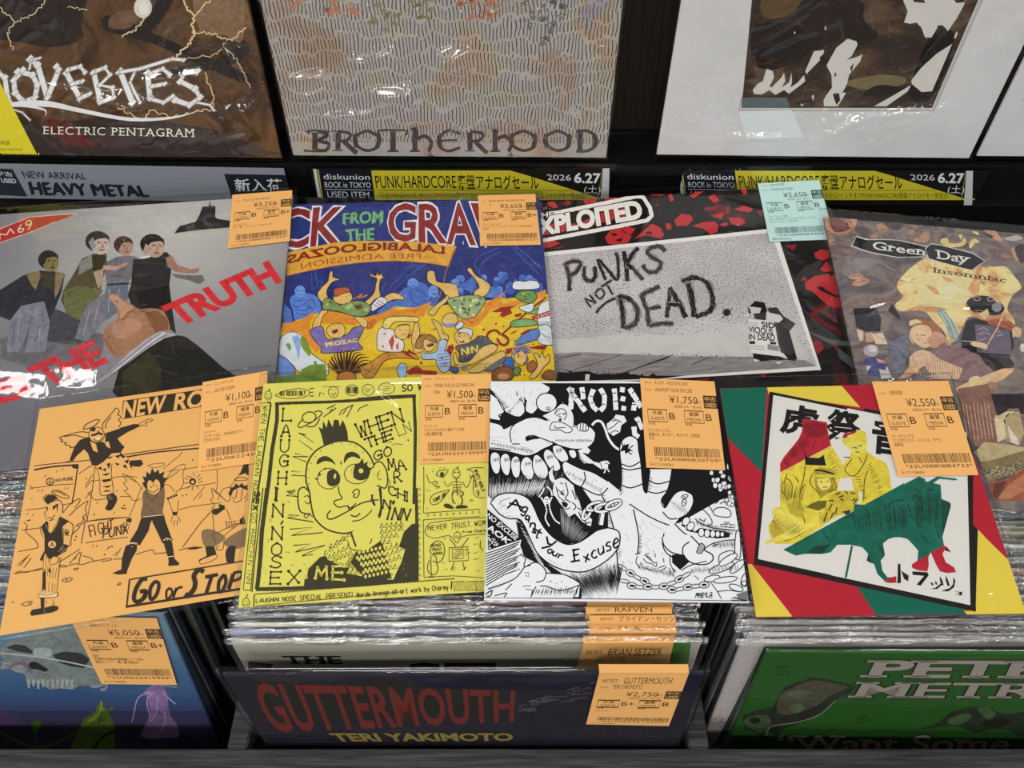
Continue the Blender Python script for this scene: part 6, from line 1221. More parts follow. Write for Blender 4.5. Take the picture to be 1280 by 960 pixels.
def rain(nt, v, b):
    sx = nt.nodes.new('ShaderNodeSeparateXYZ'); nt.links.new(v, sx.inputs[0])
    w = n_noise(nt, v, 30, 3)
    row = n_math(nt, 'ADD', n_math(nt, 'MULTIPLY', sx.outputs['Y'], 62), n_math(nt, 'MULTIPLY', w, 3.0))
    fr = n_math(nt, 'FLOOR', row, 0)
    col = n_math(nt, 'ADD', n_math(nt, 'MULTIPLY', sx.outputs['X'], 300), n_math(nt, 'ADD', n_math(nt, 'MULTIPLY', fr, .37), n_math(nt, 'MULTIPLY', n_noise(nt, v, 45, 2), 2.2)))
    st = n_math(nt, 'LESS_THAN', n_math(nt, 'FRACT', col, 0), .27)
    gap = n_math(nt, 'GREATER_THAN', n_math(nt, 'FRACT', row, 0), .14)
    low = n_math(nt, 'GREATER_THAN', sx.outputs['Y'], -.142)
    m = n_math(nt, 'MULTIPLY', n_math(nt, 'MULTIPLY', st, gap), low)
    c1 = n_noise(nt, v, 11, 3, .5, .8); c2 = n_noise(nt, n_map(nt, v, (1, 1, 1), (0, 0, 0), (3, 5, 0)), 12, 3, .5, .6)
    base = n_ramp(nt, c1, [(.32, '#b39a86'), (.42, '#bcb3aa'), (.5, '#b9b5b4'), (.56, '#bdb8a8'), (.64, '#c0a78e'), (.72, '#aaa5ab')], .86)
    base = n_mix(nt, n_ramp(nt, c2, [(.6, '#000000'), (.75, '#777777')]), base, '#a9a5c4')
    return n_mix(nt, m, base, '#4b4541')
M_RAIN = nodes_mat('print_hatched_rain', rain)
def art_rain(A):
    A.o(300, 0, 3.2)
    A.scatter('#a8735a', 5, 60, 8, 22, "330,-200 480,-200 480,60 340,70 180,20"); A.scatter('#7d7c5f', 5, 50, 8, 20, "560,-150 800,-150 800,70 600,130 520,90"); A.scatter('#a86f55', 5, 60, 8, 20, "860,-150 1040,-150 1040,70 880,80"); A.scatter('#6d6c6a', 5, 70, 6, 20, "1130,-150 1340,-150 1300,60 1260,200 1180,160 1120,60"); A.scatter('#c8bfb0', 4, 90, 3, 10, "300,-200 1300,-200 1300,50 320,60")
    D = '#41383a'
    A.p('#bab6b4', "170,585 1500,585 1500,650 170,650") if 0 else None
    def ltr(*parts): 
        for w, s in parts: A.l(D, w * .86, s, 1, n=9)
    # uncial letters with thick and thin strokes
    ltr((9, "270,525 310,522 360,528;265,525 280,535;255,602 300,605 350,598"), (26, "300,530 300,600"), (16, "310,525 350,540 315,562 355,575 345,600 310,602"))
    ltr((24, "392,530 392,598"), (14, "392,525 440,535 430,560 400,565"), (22, "415,565 450,598 468,612"), (6, "370,602 410,602;370,525 400,525"))
    for cx in (508, 1133): ltr((14, "%d,522 %d,545 %d,580 %d,602 %d,585 %d,545 %d,522" % (cx, cx - 45, cx - 42, cx, cx + 45, cx + 42, cx)), (22, "%d,535 %d,562 %d,590" % (cx - 44, cx - 48, cx - 40)), (22, "%d,535 %d,562 %d,590" % (cx + 44, cx + 48, cx + 40)))
    ltr((9, "555,540 560,522 660,522 665,540;590,604 635,604"), (26, "612,525 612,600"))
    ltr((24, "700,515 700,600"), (9, "680,604 720,604;685,515 705,512"), (18, "710,555 740,545 765,570 755,605"), (5, "755,605 770,625 750,618"))
    ltr((13, "880,535 835,522 800,545 795,580 830,604 880,590"), (20, "800,540 796,562 802,588"), (8, "800,562 870,560"))
    ltr((24, "920,530 920,600"), (14, "920,525 970,535 960,560 925,565"), (20, "940,565 975,600 990,612"), (6, "900,603 940,603"))
    ltr((24, "1020,515 1020,600"), (9, "1000,604 1040,604"), (18, "1028,555 1060,545 1085,570 1075,605"), (5, "1075,605 1090,622 1070,618"))
    A.o(600, 0, 3.2)
    for cx in (310,): ltr((14, "%d,522 %d,545 %d,580 %d,602 %d,585 %d,545 %d,522" % (cx, cx - 45, cx - 42, cx, cx + 45, cx + 42, cx)), (22, "%d,535 %d,562 %d,590" % (cx - 44, cx - 48, cx - 40)), (22, "%d,535 %d,562 %d,590" % (cx + 44, cx + 48, cx + 40)))
    ltr((24, "400,528 400,600"), (14, "385,524 430,524 465,550 460,585 425,604 385,604"), (22, "455,540 464,565 455,590"))
R_BRO = sleeve('record_album', "pale album covered in fine vertical strokes with a dark title, standing on the ledge", 'record', 'albums standing on the display ledge', P_BRO, .3155, .3155, M_RAIN, art_rain, .003, F_CREASED, .0014, seed=52, k=1.2, freq=9, ramps=[(*loc_of(P_BRO, 548, 72), *loc_of(P_BRO, 590, 62), .005, .03, .0098), (*loc_of(P_BRO, 352, 108), *loc_of(P_BRO, 405, 98), .005, .03, .0098), (*loc_of(P_BRO, 475, 118), *loc_of(P_BRO, 515, 112), .005, .03, .0098), (*loc_of(P_BRO, 445, 72), *loc_of(P_BRO, 490, 64), .0035, .03, .0068)],  margin=(.002, .002, .002, .003),
    ridges=[(*loc_of(P_BRO, 545, 78), *loc_of(P_BRO, 590, 60), .0045, .0042), (*loc_of(P_BRO, 550, 92), *loc_of(P_BRO, 595, 80), .0045, .0042), (*loc_of(P_BRO, 350, 100), *loc_of(P_BRO, 410, 90), .0045, .0042), (*loc_of(P_BRO, 355, 125), *loc_of(P_BRO, 420, 110), .0045, .0042), (*loc_of(P_BRO, 440, 80), *loc_of(P_BRO, 490, 62), .0045, .0042), (*loc_of(P_BRO, 460, 115), *loc_of(P_BRO, 520, 118), .0045, .0042), (*loc_of(P_BRO, 400, 145), *loc_of(P_BRO, 480, 140), .0045, .0042)])

def murky(nt, v, b):
    return n_ramp(nt, n_noise(nt, n_map(nt, v, (1, 1.8, 1)), 18, 5, .6, .6), [(.34, '#241c1a'), (.5, '#3c2f26'), (.62, '#5d4a36'), (.72, '#473a30')], 1.2)
def cloudwhite(nt, v, b):
    return n_ramp(nt, n_noise(nt, v, 12, 4), [(.3, '#d9d8d8'), (.6, '#e4e3e3'), (.8, '#dcd8d8')], .9)
M_MURK = nodes_mat('print_murky_photo', murky); M_CWHITE = nodes_mat('print_marbled_white', cloudwhite)
def art_window(A):
    A.o(880, 0, 3.2)
    A.l('#b9b6b2', 14, "235,-10 140,440 918,440 1115,-10", 0).p('#d5d2cc', "240,-500 145,437 915,437 1310,-500"); A.p(M_MURK, "240,-500 150,432 912,432 1312,-500")
    A.p('#211a19', "200,110 300,90 420,120 430,200 340,260 250,280 190,240", 1).p('#2a211e', "380,0 620,0 640,80 700,140 640,180 560,150 440,200 400,120", 1).p('#7a6b4c', "560,330 700,300 800,310 790,340 660,360", 1).p('#24201c', "640,370 700,340 790,350 820,370 660,385", 1).p('#5d4a2e', "240,-20 390,-20 340,60 240,70", 1).p('#1f1918', "900,150 1000,130 960,300 900,400 830,400 830,330", 1)
    W = '#d8d4cc'
    A.p(W, "250,275 275,285 280,310 262,345 270,350 295,325 310,310 320,290 325,325 310,350 340,330 350,290 352,330 345,350 375,330 400,300 405,325 380,345 340,375 320,360 285,380 262,360 230,378 200,376 195,360 215,335 235,325")
    A.p(W, "440,205 480,200 478,215 462,230 465,240 440,265 410,296 405,285 420,250"); A.p(W, "575,155 610,165 614,180 590,225 570,240 620,225 634,215 625,245 600,275 580,300 572,335 560,360 566,375 535,425 480,425 478,400 490,380 512,350 510,300 490,262 510,225 530,190"); A.p('#2a211e', "515,375 540,372 545,400 530,420 520,395;560,360 575,365 550,372;585,270 600,250 590,290;525,285 530,300 520,310")
    A.p(W, "780,-60 800,10 815,45 800,90 825,95 850,90 870,110 880,140 885,150 910,150 940,100 965,110 975,125 1010,75 1040,20 1060,-60"); A.p('#3a2f29', "835,-5 880,0 885,12 840,8;930,105 955,100 965,120 940,112;1000,0 1040,-5 1045,8 1010,12")
    A.p(W, "993,175 940,300 912,365 870,368 830,335 830,320 870,270 930,215"); A.p(W, "680,425 760,380 828,340 815,365 730,425"); A.p(W, "430,385 440,378 438,405;485,100 490,120 482,118;360,125 368,132 360,136;385,415 400,420 390,425"); A.p(W, "1000,150 1010,125 1015,135 1005,155")
    A.p('#5d6b6c', "150,390 330,390 345,430 150,432", 0)
    # faint pale slip under the wrap
    A.p('#dfe5e3', "140,445 350,440 400,550 170,555")
R_WHT = sleeve('record_album', "white album with inset dark photograph, standing right of the bare dark panel on the ledge", 'record', 'albums standing on the display ledge', P_WHT, .3155, .3155, M_CWHITE, art_window, .003, F_CREASED, .001, seed=63, k=1.0, freq=9, crumple=[(*loc_of(P_WHT, 1080, 150), .12, .016, .005, 50), (*loc_of(P_WHT, 840, 100), .012, .09, .006, 60)], margin=(.002, .002, .002, .003),
    ridges=[(*loc_of(P_WHT, 905, 170), *loc_of(P_WHT, 1010, 172), .0045, .0042), (*loc_of(P_WHT, 1020, 172), *loc_of(P_WHT, 1080, 145), .0045, .0042), (*loc_of(P_WHT, 1080, 145), *loc_of(P_WHT, 1210, 130), .0045, .0042), (*loc_of(P_WHT, 832, 140), *loc_of(P_WHT, 845, 70), .0045, .0042)])
P_WH2 = pose(.6275, .6795, 1.0985, 85, 0, -.4)
def art_plain(A):
    A.o(880, 0, 3.2); A.l('#c9c7c4', 6, "1290,350 1270,400 1400,400", 0)
R_WH2 = sleeve('record_album', "white album cut off by the photo's right edge, standing on ledge beside the inset-photograph album", 'record', 'albums standing on the display ledge', P_WH2, .3155, .3155, M_CWHITE, art_plain, .003, F_SOFT, .0008, seed=64, k=.9, margin=(.002, .002, .002, .003))

# ---------------------------------------------------------------- signs clipped along the ledge lip
def acrylic():
    if 'acrylic' in MATS: return MATS['acrylic']
    m = film_mat('clear_acrylic', .05, 3, .12, gl=.35, tint=(.93, .94, .95)); MATS['acrylic'] = m; return m
def sign(label, P, W, H, base, art, group=None):
    root = empty('shelf_sign', P); tag(root, label, 'sign', group)
    A = Art(P, W, H, 1.3)
    art(A); A.build('card', root, base if not isinstance(base, str) else ink(base, 1.3), .0006, 0)
    bm = bmesh.new(); add_box(bm, -W / 2 - .004, W / 2 + .004, -H / 2 - .004, H / 2 + .006, A.z + .0006, A.z + .0016)
    bmesh.ops.bevel(bm, geom=list(bm.edges), offset=.0003, segments=1, affect='EDGES')
    link('clear_holder', mesh_of(bm, 'clear_holder', [acrylic()]), root)
    return root
def sale_sign(ox):
    def art(A):
        A.o(ox, 0, 3.2)
        A.p('#c9c8c6', "292,676 305,676 325,790 312,790"); A.p('#151a22', "312,676 525,684 545,800 330,800").l('#c4b640', 4, "312,678 330,795", 0)
        A.p('#cabb2f', "525,682 1080,682 1500,800 540,800"); A.p('#1b1712', "1080,680 1460,680 1460,800 1430,790").p('#c9c8c6', "1452,672 1478,672 1474,830 1440,830").l('#8a7d2c', 3, "1450,676 1432,800", 0)
        A.t("diskunion", '#d7d8da', "332,694 518,697 520,720 336,717", 0).t("ROCK in TOKYO", '#d7d8da', "338,727 522,729 523,751 340,750", 0).l('#d7d8da', 2, "338,757 528,760", 0).t("USED ITEM", '#d7d8da', "348,765 516,767 518,791 352,790", 0)
        A.t("PUNK/HARDCORE", '#1b1712', "538,702 862,702 866,752 545,752", .004).t("廃盤アナログセール", '#1b1712', "868,702 1190,704 1196,754 872,752", .012)
        A.l('#4a431a', 2, "556,760 1330,762", 0).t("70'sPUNK/GARAGE, 80's HC/NYHC/Swe等々から7インチまでPUNK/HARDCORE廃盤アナログを一挙放出!!", '#3d3816', "556,769 1385,771 1385,792 560,790", 0)
        A.t("2026", '#d9d9d9', "1226,697 1324,699 1324,722 1230,720", 0).t("6.27", '#f1f1f1', "1340,692 1440,694 1440,732 1338,730", .03).t("(土)", '#e4e4e4', "1378,742 1446,744 1440,772 1376,770", 0)
    return art
def metal_art(A):
    A.o(0, 0, 3.2)
    A.p('#2b2f36', "-450,655 50,676 110,786 -450,760"); A.p('#8b8d93', "50,676 890,690 925,790 110,786").p('#20242c', "896,696 1150,700 1170,800 928,790")
    A.t("中古", '#d5d7da', "-20,682 46,690 52,705 -14,700", .01).t("USED", '#d5d7da', "2,712 62,716 66,733 8,730", .02)
    A.t("NEW ARRIVAL", '#23262c', "84,684 340,692 346,718 98,712", .014).t("HEAVY METAL", '#23262c', "112,726 575,742 596,786 128,778", 0).t("HEAVY METAL", '#23262c', "117,724 580,741 601,785 133,777", 0).t("HEAVY METAL", '#23262c', "110,730 573,746 594,789 126,781", 0).t("新入荷", '#e3e4e6', "936,718 1125,718 1132,762 944,760", .012)
    A.t("ジャンル", '#d5d7da', "-300,690 -120,690 -120,720 -300,720", 0)
def plane_rect(x0, y0, x1, y1, yw, tilt):
    """world pose and size of an upright card at depth yw filling the pixel box"""
    def hit(x, y): d = ray(x, y); t = yw / d.y; return CAM + d * t
    a, b, c = hit(x0, y1), hit(x1, y1), hit(x0, y0); d = hit(x1, y0)
    cx = (a.x + b.x + c.x + d.x) / 4; cz = (a.z + c.z + b.z + d.z) / 4
    return pose(cx, yw, cz, tilt, 0, 0), ((b.x - a.x) + (d.x - c.x)) / 2, ((c.z - a.z) + (d.z - b.z)) / 2
def q_sign(label, x0, y0, x1, y1, q, art, base, grp=None):
    P, W, H = plane_rect(x0, y0, x1, y1, .6580, 88); P = P @ Matrix.Rotation(math.radians(q), 4, 'Z')
    return sign(label, P, W, H, base, art, grp)
G2 = 'sale signs on the ledge lip'
q_sign("yellow and black sale sign dated 6.27 on the ledge below the pale stroke-covered album", 392, 211, 763, 254, 0, sale_sign(300), '#151310', G2)
q_sign("yellow and black sale sign dated 6.27 partly behind blue price tag, below white album", 850, 214, 1226, 256, 0, sale_sign(754.5), '#151310', G2)
q_sign("grey NEW ARRIVAL HEAVY METAL sign on the ledge below the lightning album", -14, 208, 359, 250, -1.1, metal_art, '#8b8d93')

# ---------------------------------------------------------------- records filed upright in the bins
def seal_mat():
    if 'film_seal' in MATS: return MATS['film_seal']
    m = bpy.data.materials.new('film_seal'); m.use_nodes = True; nt = m.node_tree; nt.nodes.remove(nt.nodes['Principled BSDF'])
    tr = nt.nodes.new('ShaderNodeBsdfTransparent'); g = nt.nodes.new('ShaderNodeBsdfGlossy'); g.inputs['Roughness'].default_value = .13; g.inputs[0].default_value = (.9, .92, .94, 1)
    mx = nt.nodes.new('ShaderNodeMixShader'); tc = nt.nodes.new('ShaderNodeTexCoord')
    v = n_map(nt, tc.outputs['Object'], (1, 3, 3)); a = n_noise(nt, v, 38, 3, .6, 1.0)
    bp = nt.nodes.new('ShaderNodeBump'); bp.inputs['Distance'].default_value = .008; nt.links.new(a, bp.inputs['Height']); nt.links.new(bp.outputs[0], g.inputs['Normal'])
    f = n_math(nt, 'MULTIPLY', n_math(nt, 'POWER', n_noise(nt, n_map(nt, v, (1, 2, 2)), 26, 3), 2), 1.1)
    nt.links.new(f, mx.inputs[0]); nt.links.new(tr.outputs[0], mx.inputs[1]); nt.links.new(g.outputs[0], mx.inputs[2]); nt.links.new(mx.outputs[0], nt.nodes['Material Output'].inputs['Surface'])
    MATS['film_seal'] = m; return m
def bag_mesh(seed, W=.3135, H=.3135, D=.003, hi=.0028):
    """clear bag round an upright record: flat front and back, crumpled open mouth on top"""
    r = random.Random(seed); bm = bmesh.new(); n = 90; fr, bk, mf, mb = [], [], [], []
    x0, x1 = -W / 2 - .003, W / 2 + .003; ph = r.uniform(0, 9)
    for i in range(n + 1):
        x = x0 + (x1 - x0) * i / n; e = min(1, min(i, n - i) / 5)
        w = lambda k: noise.noise(Vector((x * k, ph, seed)))
        top = H / 2 + hi + .0016 * w(34) * e + .0010 * w(110) * e - (1 - e) * .002
        fr.append(bm.verts.new((x, H / 2 - .004, .0004))); mf.append(bm.verts.new((x, top, .0001 + .0002 * w(60) + .0002 * w(150))))
        mb.append(bm.verts.new((x, top - .0006 + .001 * w(90), -D - .0001 + .0002 * w(48) + .0002 * w(170)))); bk.append(bm.verts.new((x, H / 2 - .004, -D - .0004)))
    f0 = [bm.verts.new((x, -H / 2 - .002, z)) for z in (.0004, -D - .0004) for x in (x0, x1)]
    for i in range(n):
        for a, b in ((fr, mf), (mf, mb), (mb, bk)):
            q = bm.faces.new((a[i], a[i + 1], b[i + 1], b[i])); q.material_index = 1
    for j in (0, n):   # folded side corners
        q = bm.faces.new((fr[j], mf[j], mb[j], bk[j])); q.material_index = 1
    bm.faces.new([f0[0], f0[1]] + fr[::-1]); bm.faces.new([f0[3], f0[2]] + bk)
    bm.faces.new((f0[0], fr[0], bk[0], f0[2])); bm.faces.new((f0[1], f0[3], bk[-1], fr[-1])); bm.faces.new((f0[0], f0[2], f0[3], f0[1]))
    bm.normal_update()
    me = mesh_of(bm, 'outer_sleeve', [F_SOFT, seal_mat()])
    for p in me.polygons: p.use_smooth = p.material_index == 1
    return me
BAGS = [bag_mesh(s) for s in (1, 2, 3, 4, 5, 6)]
def card_mesh(col, W=.312, H=.312, D=.003):
    bm = bmesh.new(); add_box(bm, -W / 2, W / 2, -H / 2, H / 2, -D, 0); bmesh.ops.bevel(bm, geom=list(bm.edges), offset=.0006, segments=1, affect='EDGES')
    return mesh_of(bm, 'cover', [ink(col, 1.0)])
CARDS = {}
def filed(x, yt, zt, col, label, group, q=0, tilt=83.5, bag=0, name='record_album'):
    M = pose(x, yt - .156 * math.cos(math.radians(tilt)), zt - .156 * math.sin(math.radians(tilt)), tilt, 0, q)
    root = empty(name, M); tag(root, label, 'record', group)
    if col not in CARDS: CARDS[col] = card_mesh(col)
    link('cover', CARDS[col], root); link('outer_sleeve', BAGS[bag % 6], root)
    return root
def yt_of(py, z): return (CAMZ - z) / math.tan(PITCH + math.atan((py - 480) / FOC))
rr = random.Random(12)

# middle bin: five tagged records behind the front one, then more below the singles
def art_the(A):
    A.o(240, 660, 3.2); A.p('#3a362f', "225,533 240,533 325,545 300,600 225,600")
    A.t("THE", '#2c2822', "360,512 592,512 600,543 380,542", .03, serif=1.1)
    A.p('#2c2822', "870,545 930,538 990,545 990,600 880,600;1010,540 1215,540 1215,600 1010,600")
    A.o(560, 660, 3.2); A.p('#4f7f3c', "860,440 975,440 930,760 800,760")
MB = 'records filed in the middle bin'
mid = [(802, '#b5b2a4', "cream record filed right behind the dark blue one, black letters THE on its front", -.0297, ("BRIAN SETZER", "DIRTY BOOGIE", "¥8,350"), "540,462 900,460 850,690 480,690"),
       (791, '#8f95b4', "bluish record with orange tag, second behind the dark blue front record in middle bin", -.033, ("V.A.", "", ""), "563,420 912,418 860,640 512,640"),
       (782, '#dbd8cc', "white-edged record in middle bin whose orange tag shows Japanese katakana writing", -.030, ("ブライアン・セッツァー", "", ""), "565,380 908,378 860,600 515,600"),
       (771, '#6b7076', "dark grey record with orange tag, right behind the one tagged in katakana", -.033, ("RAFVEN", "", ""), "550,344 893,343 845,565 500,565"),
       (763, '#7d8288', "grey record in middle bin, rearmost whose orange tag shows below the monochrome single", -.034, ("", "", ""), "555,322 895,321 845,540 505,540"),
       (755.5, '#b08a92', "pinkish record in middle bin, half hidden below the monochrome single", -.031, None, None)]
for i, (py, col, lab, x, tg, quad) in enumerate(mid):
    zt = .899 - .0006 * i; yt = yt_of(py, zt)
    if i == 0:
        M = pose(x, yt - .156 * math.cos(math.radians(83.5)), zt - .156 * math.sin(math.radians(83.5)), 83.5, 0, .3)
        root = empty('record_album', M); tag(root, lab, 'record', MB)
        A = Art(M, .312, .312, 1.0); art_the(A); A.build('cover', root, ink(col), .003); link('outer_sleeve', BAGS[2], root)
    else: root = filed(x, yt, zt, col, lab, MB, rr.uniform(-.2, .3), bag=i)
    if tg: price_tag(root, (560, 660, 3.2), quad, tg[0], tg[1], tg[2], '税抜¥7,591・税10%', seed=20 + i, bottom=.0 if i == 0 else .55, zz=.0012, bent=1, flap=tg[0] if i else '')
yt = .2185; k = 0
while yt < .262:
    filed(-.031 + rr.uniform(-.003, .003), yt, .8935 - rr.uniform(0, .002), rr.choice(('#c9c6bc', '#6f7278', '#8d8a86', '#3f4450')), "record filed in the middle bin below the yellow and monochrome singles", MB, rr.uniform(-.3, .3), bag=k); k += 1
    yt += .0072
# left bin: a long row whose edges show beside the orange single
LB = 'records filed in the left bin'
yt = .2175; k = 0
cols = ['#4c5a78', '#6d7f9c', '#c9c9c4', '#3c4a6a', '#8f98a6', '#2f3238', '#b9b8b0', '#55606c', '#8a8a86', '#43464c', '#9fa6a0', '#6b6d66', '#c2beb2', '#3a3c40', '#8d6a52', '#b07a5a', '#6f4c40', '#94705c', '#4d7a80', '#7fa0a0', '#8a4a4c', '#a0676a', '#6a5a58', '#54504e', '#3a3836', '#76706c', '#4a4c50', '#8d8a84', '#3c3c3e', '#5a5856']
while yt < .325:
    filed(-.405 + rr.uniform(-.004, .004), yt, .8945 - rr.uniform(0, .003), cols[k % 30], "record filed in the left bin, only its edge showing beside the orange single", LB, rr.uniform(-.4, .4), 78.5, bag=k); k += 1
    yt += .0045 + rr.uniform(-.0003, .0012)
# right bin
RB = 'records filed in the right bin'
def art_grey(A):
    A.scatter('#4a4446', 4, 50, .0, .0, "0,0 1,0 1,1") if 0 else None
    A.o(890, 760, 5.19); A.scatter('#57504f', 4, 70, 2, 5, "150,215 330,240 80,800 0,800"); A.scatter('#6a3f40', 4, 12, 3, 8, "0,700 90,700 60,780 0,780")
    A.p('#3d4a44', "345,240 362,250 60,900 10,900")
zt = .896; yt = yt_of(801, zt)
M = pose(.3115, yt - .156 * math.cos(math.radians(83)), zt - .156 * math.sin(math.radians(83)), 83, 0, .9)
root = empty('record_album', M); tag(root, "white record filed directly behind the green dollar-bill album, shifted to its left", 'record', RB)
A = Art(M, .312, .312, 1.0); art_grey(A); A.build('cover', root, ink('#b9b2b0'), .003); link('outer_sleeve', BAGS[4], root)
yt = yt_of(794, .8945); k = 0
cols = ['#cfcfcb', '#8f9196', '#c4c2bc', '#5a5c62', '#d5d3ca', '#77797c', '#bdbbb4', '#3e4046', '#c9c4ac', '#8a8c90', '#b48d88', '#55585c', '#c9c9c4', '#66686c', '#d0cfc8', '#7d7a70', '#a9a28a', '#c9c2a0']
while yt < .315:
    filed(.3125 + rr.uniform(-.003, .003), yt, .8935 - rr.uniform(0, .003), cols[k % 18], "record filed in the right bin, its crumpled clear sleeve mouth showing below the tricolour single", RB, rr.uniform(-.5, .5), bag=k + 2); k += 1
    yt += .0045 + rr.uniform(-.0003, .0014)

# the three front records, with their printed covers
def dusk(nt, v, b):
    sx = nt.nodes.new('ShaderNodeSeparateXYZ'); nt.links.new(v, sx.inputs[0])
    t = n_math(nt, 'ADD', n_math(nt, 'MULTIPLY', sx.outputs['Y'], 5), n_math(nt, 'MULTIPLY', n_noise(nt, n_map(nt, v, (1, 5, 1)), 12, 4), .25))
    return n_ramp(nt, t, [(.0, '#2a2338'), (.16, '#4d4a72'), (.34, '#3a5580'), (.6, '#4f7090'), (.85, '#7090a0')], 1.0)
M_DUSK = nodes_mat('print_dusk_sky', dusk)
def art_skull(A):
    A.paint = True
    A.o(0, 660, 3.2)
    A.p('#8f9796', "0,560 60,470 140,440 300,420 420,430 520,520 560,600 450,620 380,640 330,625 290,645 250,640 200,645 160,620 110,620 100,585 60,575 40,560", 1)
    A.o(0, 760, 5.333)
    A.p('#7f8a88', "0,300 40,240 120,200 300,130 480,130 620,360 700,500 560,520 480,510 440,540 380,530 340,545 300,510 250,490 180,500 170,430 180,380 100,360 60,400", 1)
    A.p('#39393c', "40,265 100,240 170,250 220,290 215,305 120,290;350,315 420,290 540,300 600,340 560,400 470,390 390,360").p('#2e2c30', "190,400 200,365 240,360 300,395 320,410 300,425 250,410", 1).p('#a6adaa', "230,270 330,270 340,320 240,330", 1).l('#b7bdb8', 10, "0,300 200,320 400,350 640,400", 1).l('#9fb0b0', 5, "0,360 150,390;1040,510 1180,530", 1)
    for x in range(180, 470, 32): A.p('#a9aea8', [(x, 470 + (x % 5) * 4), (x + 22, 475), (x + 18, 515 + (x % 7) * 4), (x + 6, 515 + (x % 7) * 4)])
    A.l('#7d6a88', 22, "60,410 90,380 160,370 220,440", 1).l('#8f8d96', 18, "640,470 710,500 700,540 670,545", 1)
    A.p('#5f4a78', "0,680 80,710 170,770 240,800 0,810", 1).p('#3a3448', "0,780 1180,780 1180,960 0,960")
    A.p('#5d7a2a', "670,605 690,650 720,690 760,770 765,860 740,960 480,960 520,830 560,740 620,700 660,660", 1).p('#86a03c', "675,620 690,680 640,740 570,780 540,850 580,760 650,690", 1).l('#3d5218', 6, "690,650 660,760 640,900;560,760 620,770 700,740;540,830 640,850 750,830", 1).p('#5d7a2a', "640,690 650,640 670,640 660,690;720,685 755,650 760,665 735,690")
    A.p('#4c6a2a', "210,780 240,740 270,750 275,790 240,840 250,890 235,880", 1).l('#4c5f24', 22, "0,830 120,890 250,930 400,890 540,800", 1).l('#2c3820', 18, "620,940 700,850 820,810 920,830 1000,930", 1).l('#33301f', 10, "270,780 320,830 400,860", 1)
    A.p('#8d72a2', "960,560 1020,510 1060,505 1110,560 1130,700 1180,780 1180,860 950,860 980,760 1000,680 980,600", 1).l('#b59ac2', 8, "1000,560 920,600 890,720 880,760;1020,560 980,620 1000,720;1050,600 1040,700 1000,760;1080,560 1170,640;1090,680 1100,760 1060,830", 1)
R_SKU = sleeve('record_album', "blue fantasy album with skull-shaped cloud and green plant, front of the left bin", 'record', 'front records of the three bins', P_SKU, .315, .315, M_DUSK, art_skull, .003, F_SOFT, .0005, seed=71, k=1.0, margin=(.002, .0035, .002, .004))
price_tag(R_SKU, (0, 760, 5.333), "470,45 1050,52 1185,498 685,492", "マンティス", "戦慄のマンティス", "¥5,050", "税抜¥4,591・税10%", ('B', 'B+'), ("帯付", "半透明の四角(半透明盤)/ツーナ湾入", "国内ライナー・導入盤 状態(A)"), seed=31)
def art_gutter(A):
    A.o(280, 830, 4.267); A.p('#25241f', "130,90 1500,110 1500,300 180,310").p('#17142c', "930,60 3000,60 3000,150 1100,130")
    R = '#6e2924'
    A.o(240, 660, 3.2)
    A.t("GUTTERMOUTH", R, "235,622 1290,652 1285,772 325,812", .022, 1.04)
    A.t("TERI YAKIMOTO", '#8d7a38', "550,822 1280,822 1280,850 580,852", .04, 1.02)
    A.o(560, 830, 3.765)
    for i in range(40): x = A.rnd.uniform(320, 680); y = 210 - (x - 320) * .27 + A.rnd.uniform(-25, 35); A.l('#5d5a5c', 3, [(x, y), (x + 22, y - 6), (x + 40, y - 4)], 1); A.z -= A.STEP
    A.t("·:·::·::", '#5a2a2c', "690,310 950,305 950,330 690,335", 0)
R_GUT = sleeve('record_album', "dark blue album with big dull red capitals, front record of the middle bin", 'record', 'front records of the three bins', P_GUT, .312, .312, ink('#23212b', 1.0), art_gutter, .003, F_SOFT, .0005, seed=72, k=1.0, margin=(.003, .003, .003, .005))
price_tag(R_GUT, (560, 660, 3.2), "603,576 960,576 882,782 552,775", "GUTTERMOUTH", "TERI YAKIMOTO", "¥2,750", "税抜¥2,500・税10%", ('B+', 'B'), ("12インチ",), seed=32, bent=1)
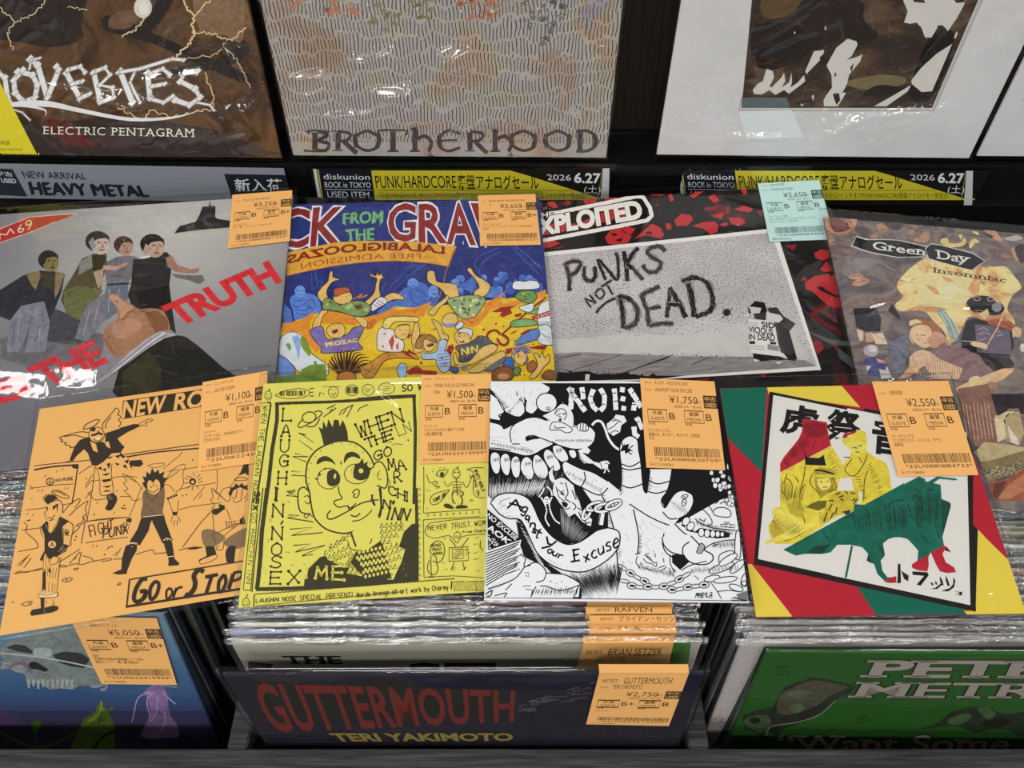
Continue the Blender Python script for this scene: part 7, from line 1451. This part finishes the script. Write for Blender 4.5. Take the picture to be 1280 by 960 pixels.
def art_dollar(A):
    A.paint = True
    A.o(890, 760, 5.19)
    A.h("S", '#1f2a1a', 6, "405,380 510,378 505,432 402,436").h("S", '#1f2a1a', 5, "935,700 1020,698 1010,738 930,742"); A.l('#1f2a1a', 4, "458,370 455,445;975,692 970,748", 0)
    A.p('#2b2c22', "195,695 300,660 400,640 430,570 470,515 560,480 650,448 740,460 940,505 900,550 800,600 720,680 600,740 480,780 420,830 360,800 335,840 210,780", 0).p('#4a4a38', "420,620 460,550 560,500 660,470 800,490 880,515 780,560 700,620 560,680 440,690", 1).p('#556248', "500,650 560,620 600,650 540,680;480,560 560,530 640,550 560,580", 1).p('#3d5235', "215,720 340,690 380,740 330,810 230,770", 1).ell('#1c1f17', 280, 730, 34, 22).l('#6f7a60', 7, "350,830 370,780 420,760 560,740 700,690 800,600", 1)
    A.o(1060, 760, 5.19)
    A.p('#26301f', "470,785 590,740 660,680 760,650 900,635 980,680 1060,690 1142,680 1142,830 1060,800 940,790 820,810 720,770 620,770", 1).p('#405a36', "640,730 720,690 800,690 780,730 700,760;840,650 900,640 960,690 900,720", 1).p('#17200f', "900,730 1000,710 1050,740 960,780 880,760", 1)
    A.paint = False
    W, D = '#9a9288', '#241f18'
    A.t("PETER", D, "195,338 1650,345 1600,458 140,450", .05, 1.0, serif=1.2).t("PETER", W, "195,340 1650,347 1600,456 140,448", .03, 1.0, serif=1.0)
    A.t("METRO", D, "105,478 1640,488 1590,590 45,582", .045, 1.0, serif=1.2).t("METRO", W, "105,480 1640,490 1590,588 45,580", .014, 1.0, serif=1.0)
    A.o(890, 760, 5.19)
    A.t("“Want Some", D, "425,826 1950,826 1910,930 440,925", .05, 1.02, serif=1.3).t("“Want Some", W, "425,828 1950,828 1910,928 440,923", .022, 1.02, serif=1.1)
R_PET = sleeve('record_album', "green album with crumpled dollar bills and slanted grey capitals, front of the right bin", 'record', 'front records of the three bins', P_PET, .312, .312, ink('#27561f', 1.0), art_dollar, .003, F_SOFT, .0005, seed=73, k=1.0, margin=(.002, .002, .002, .004))
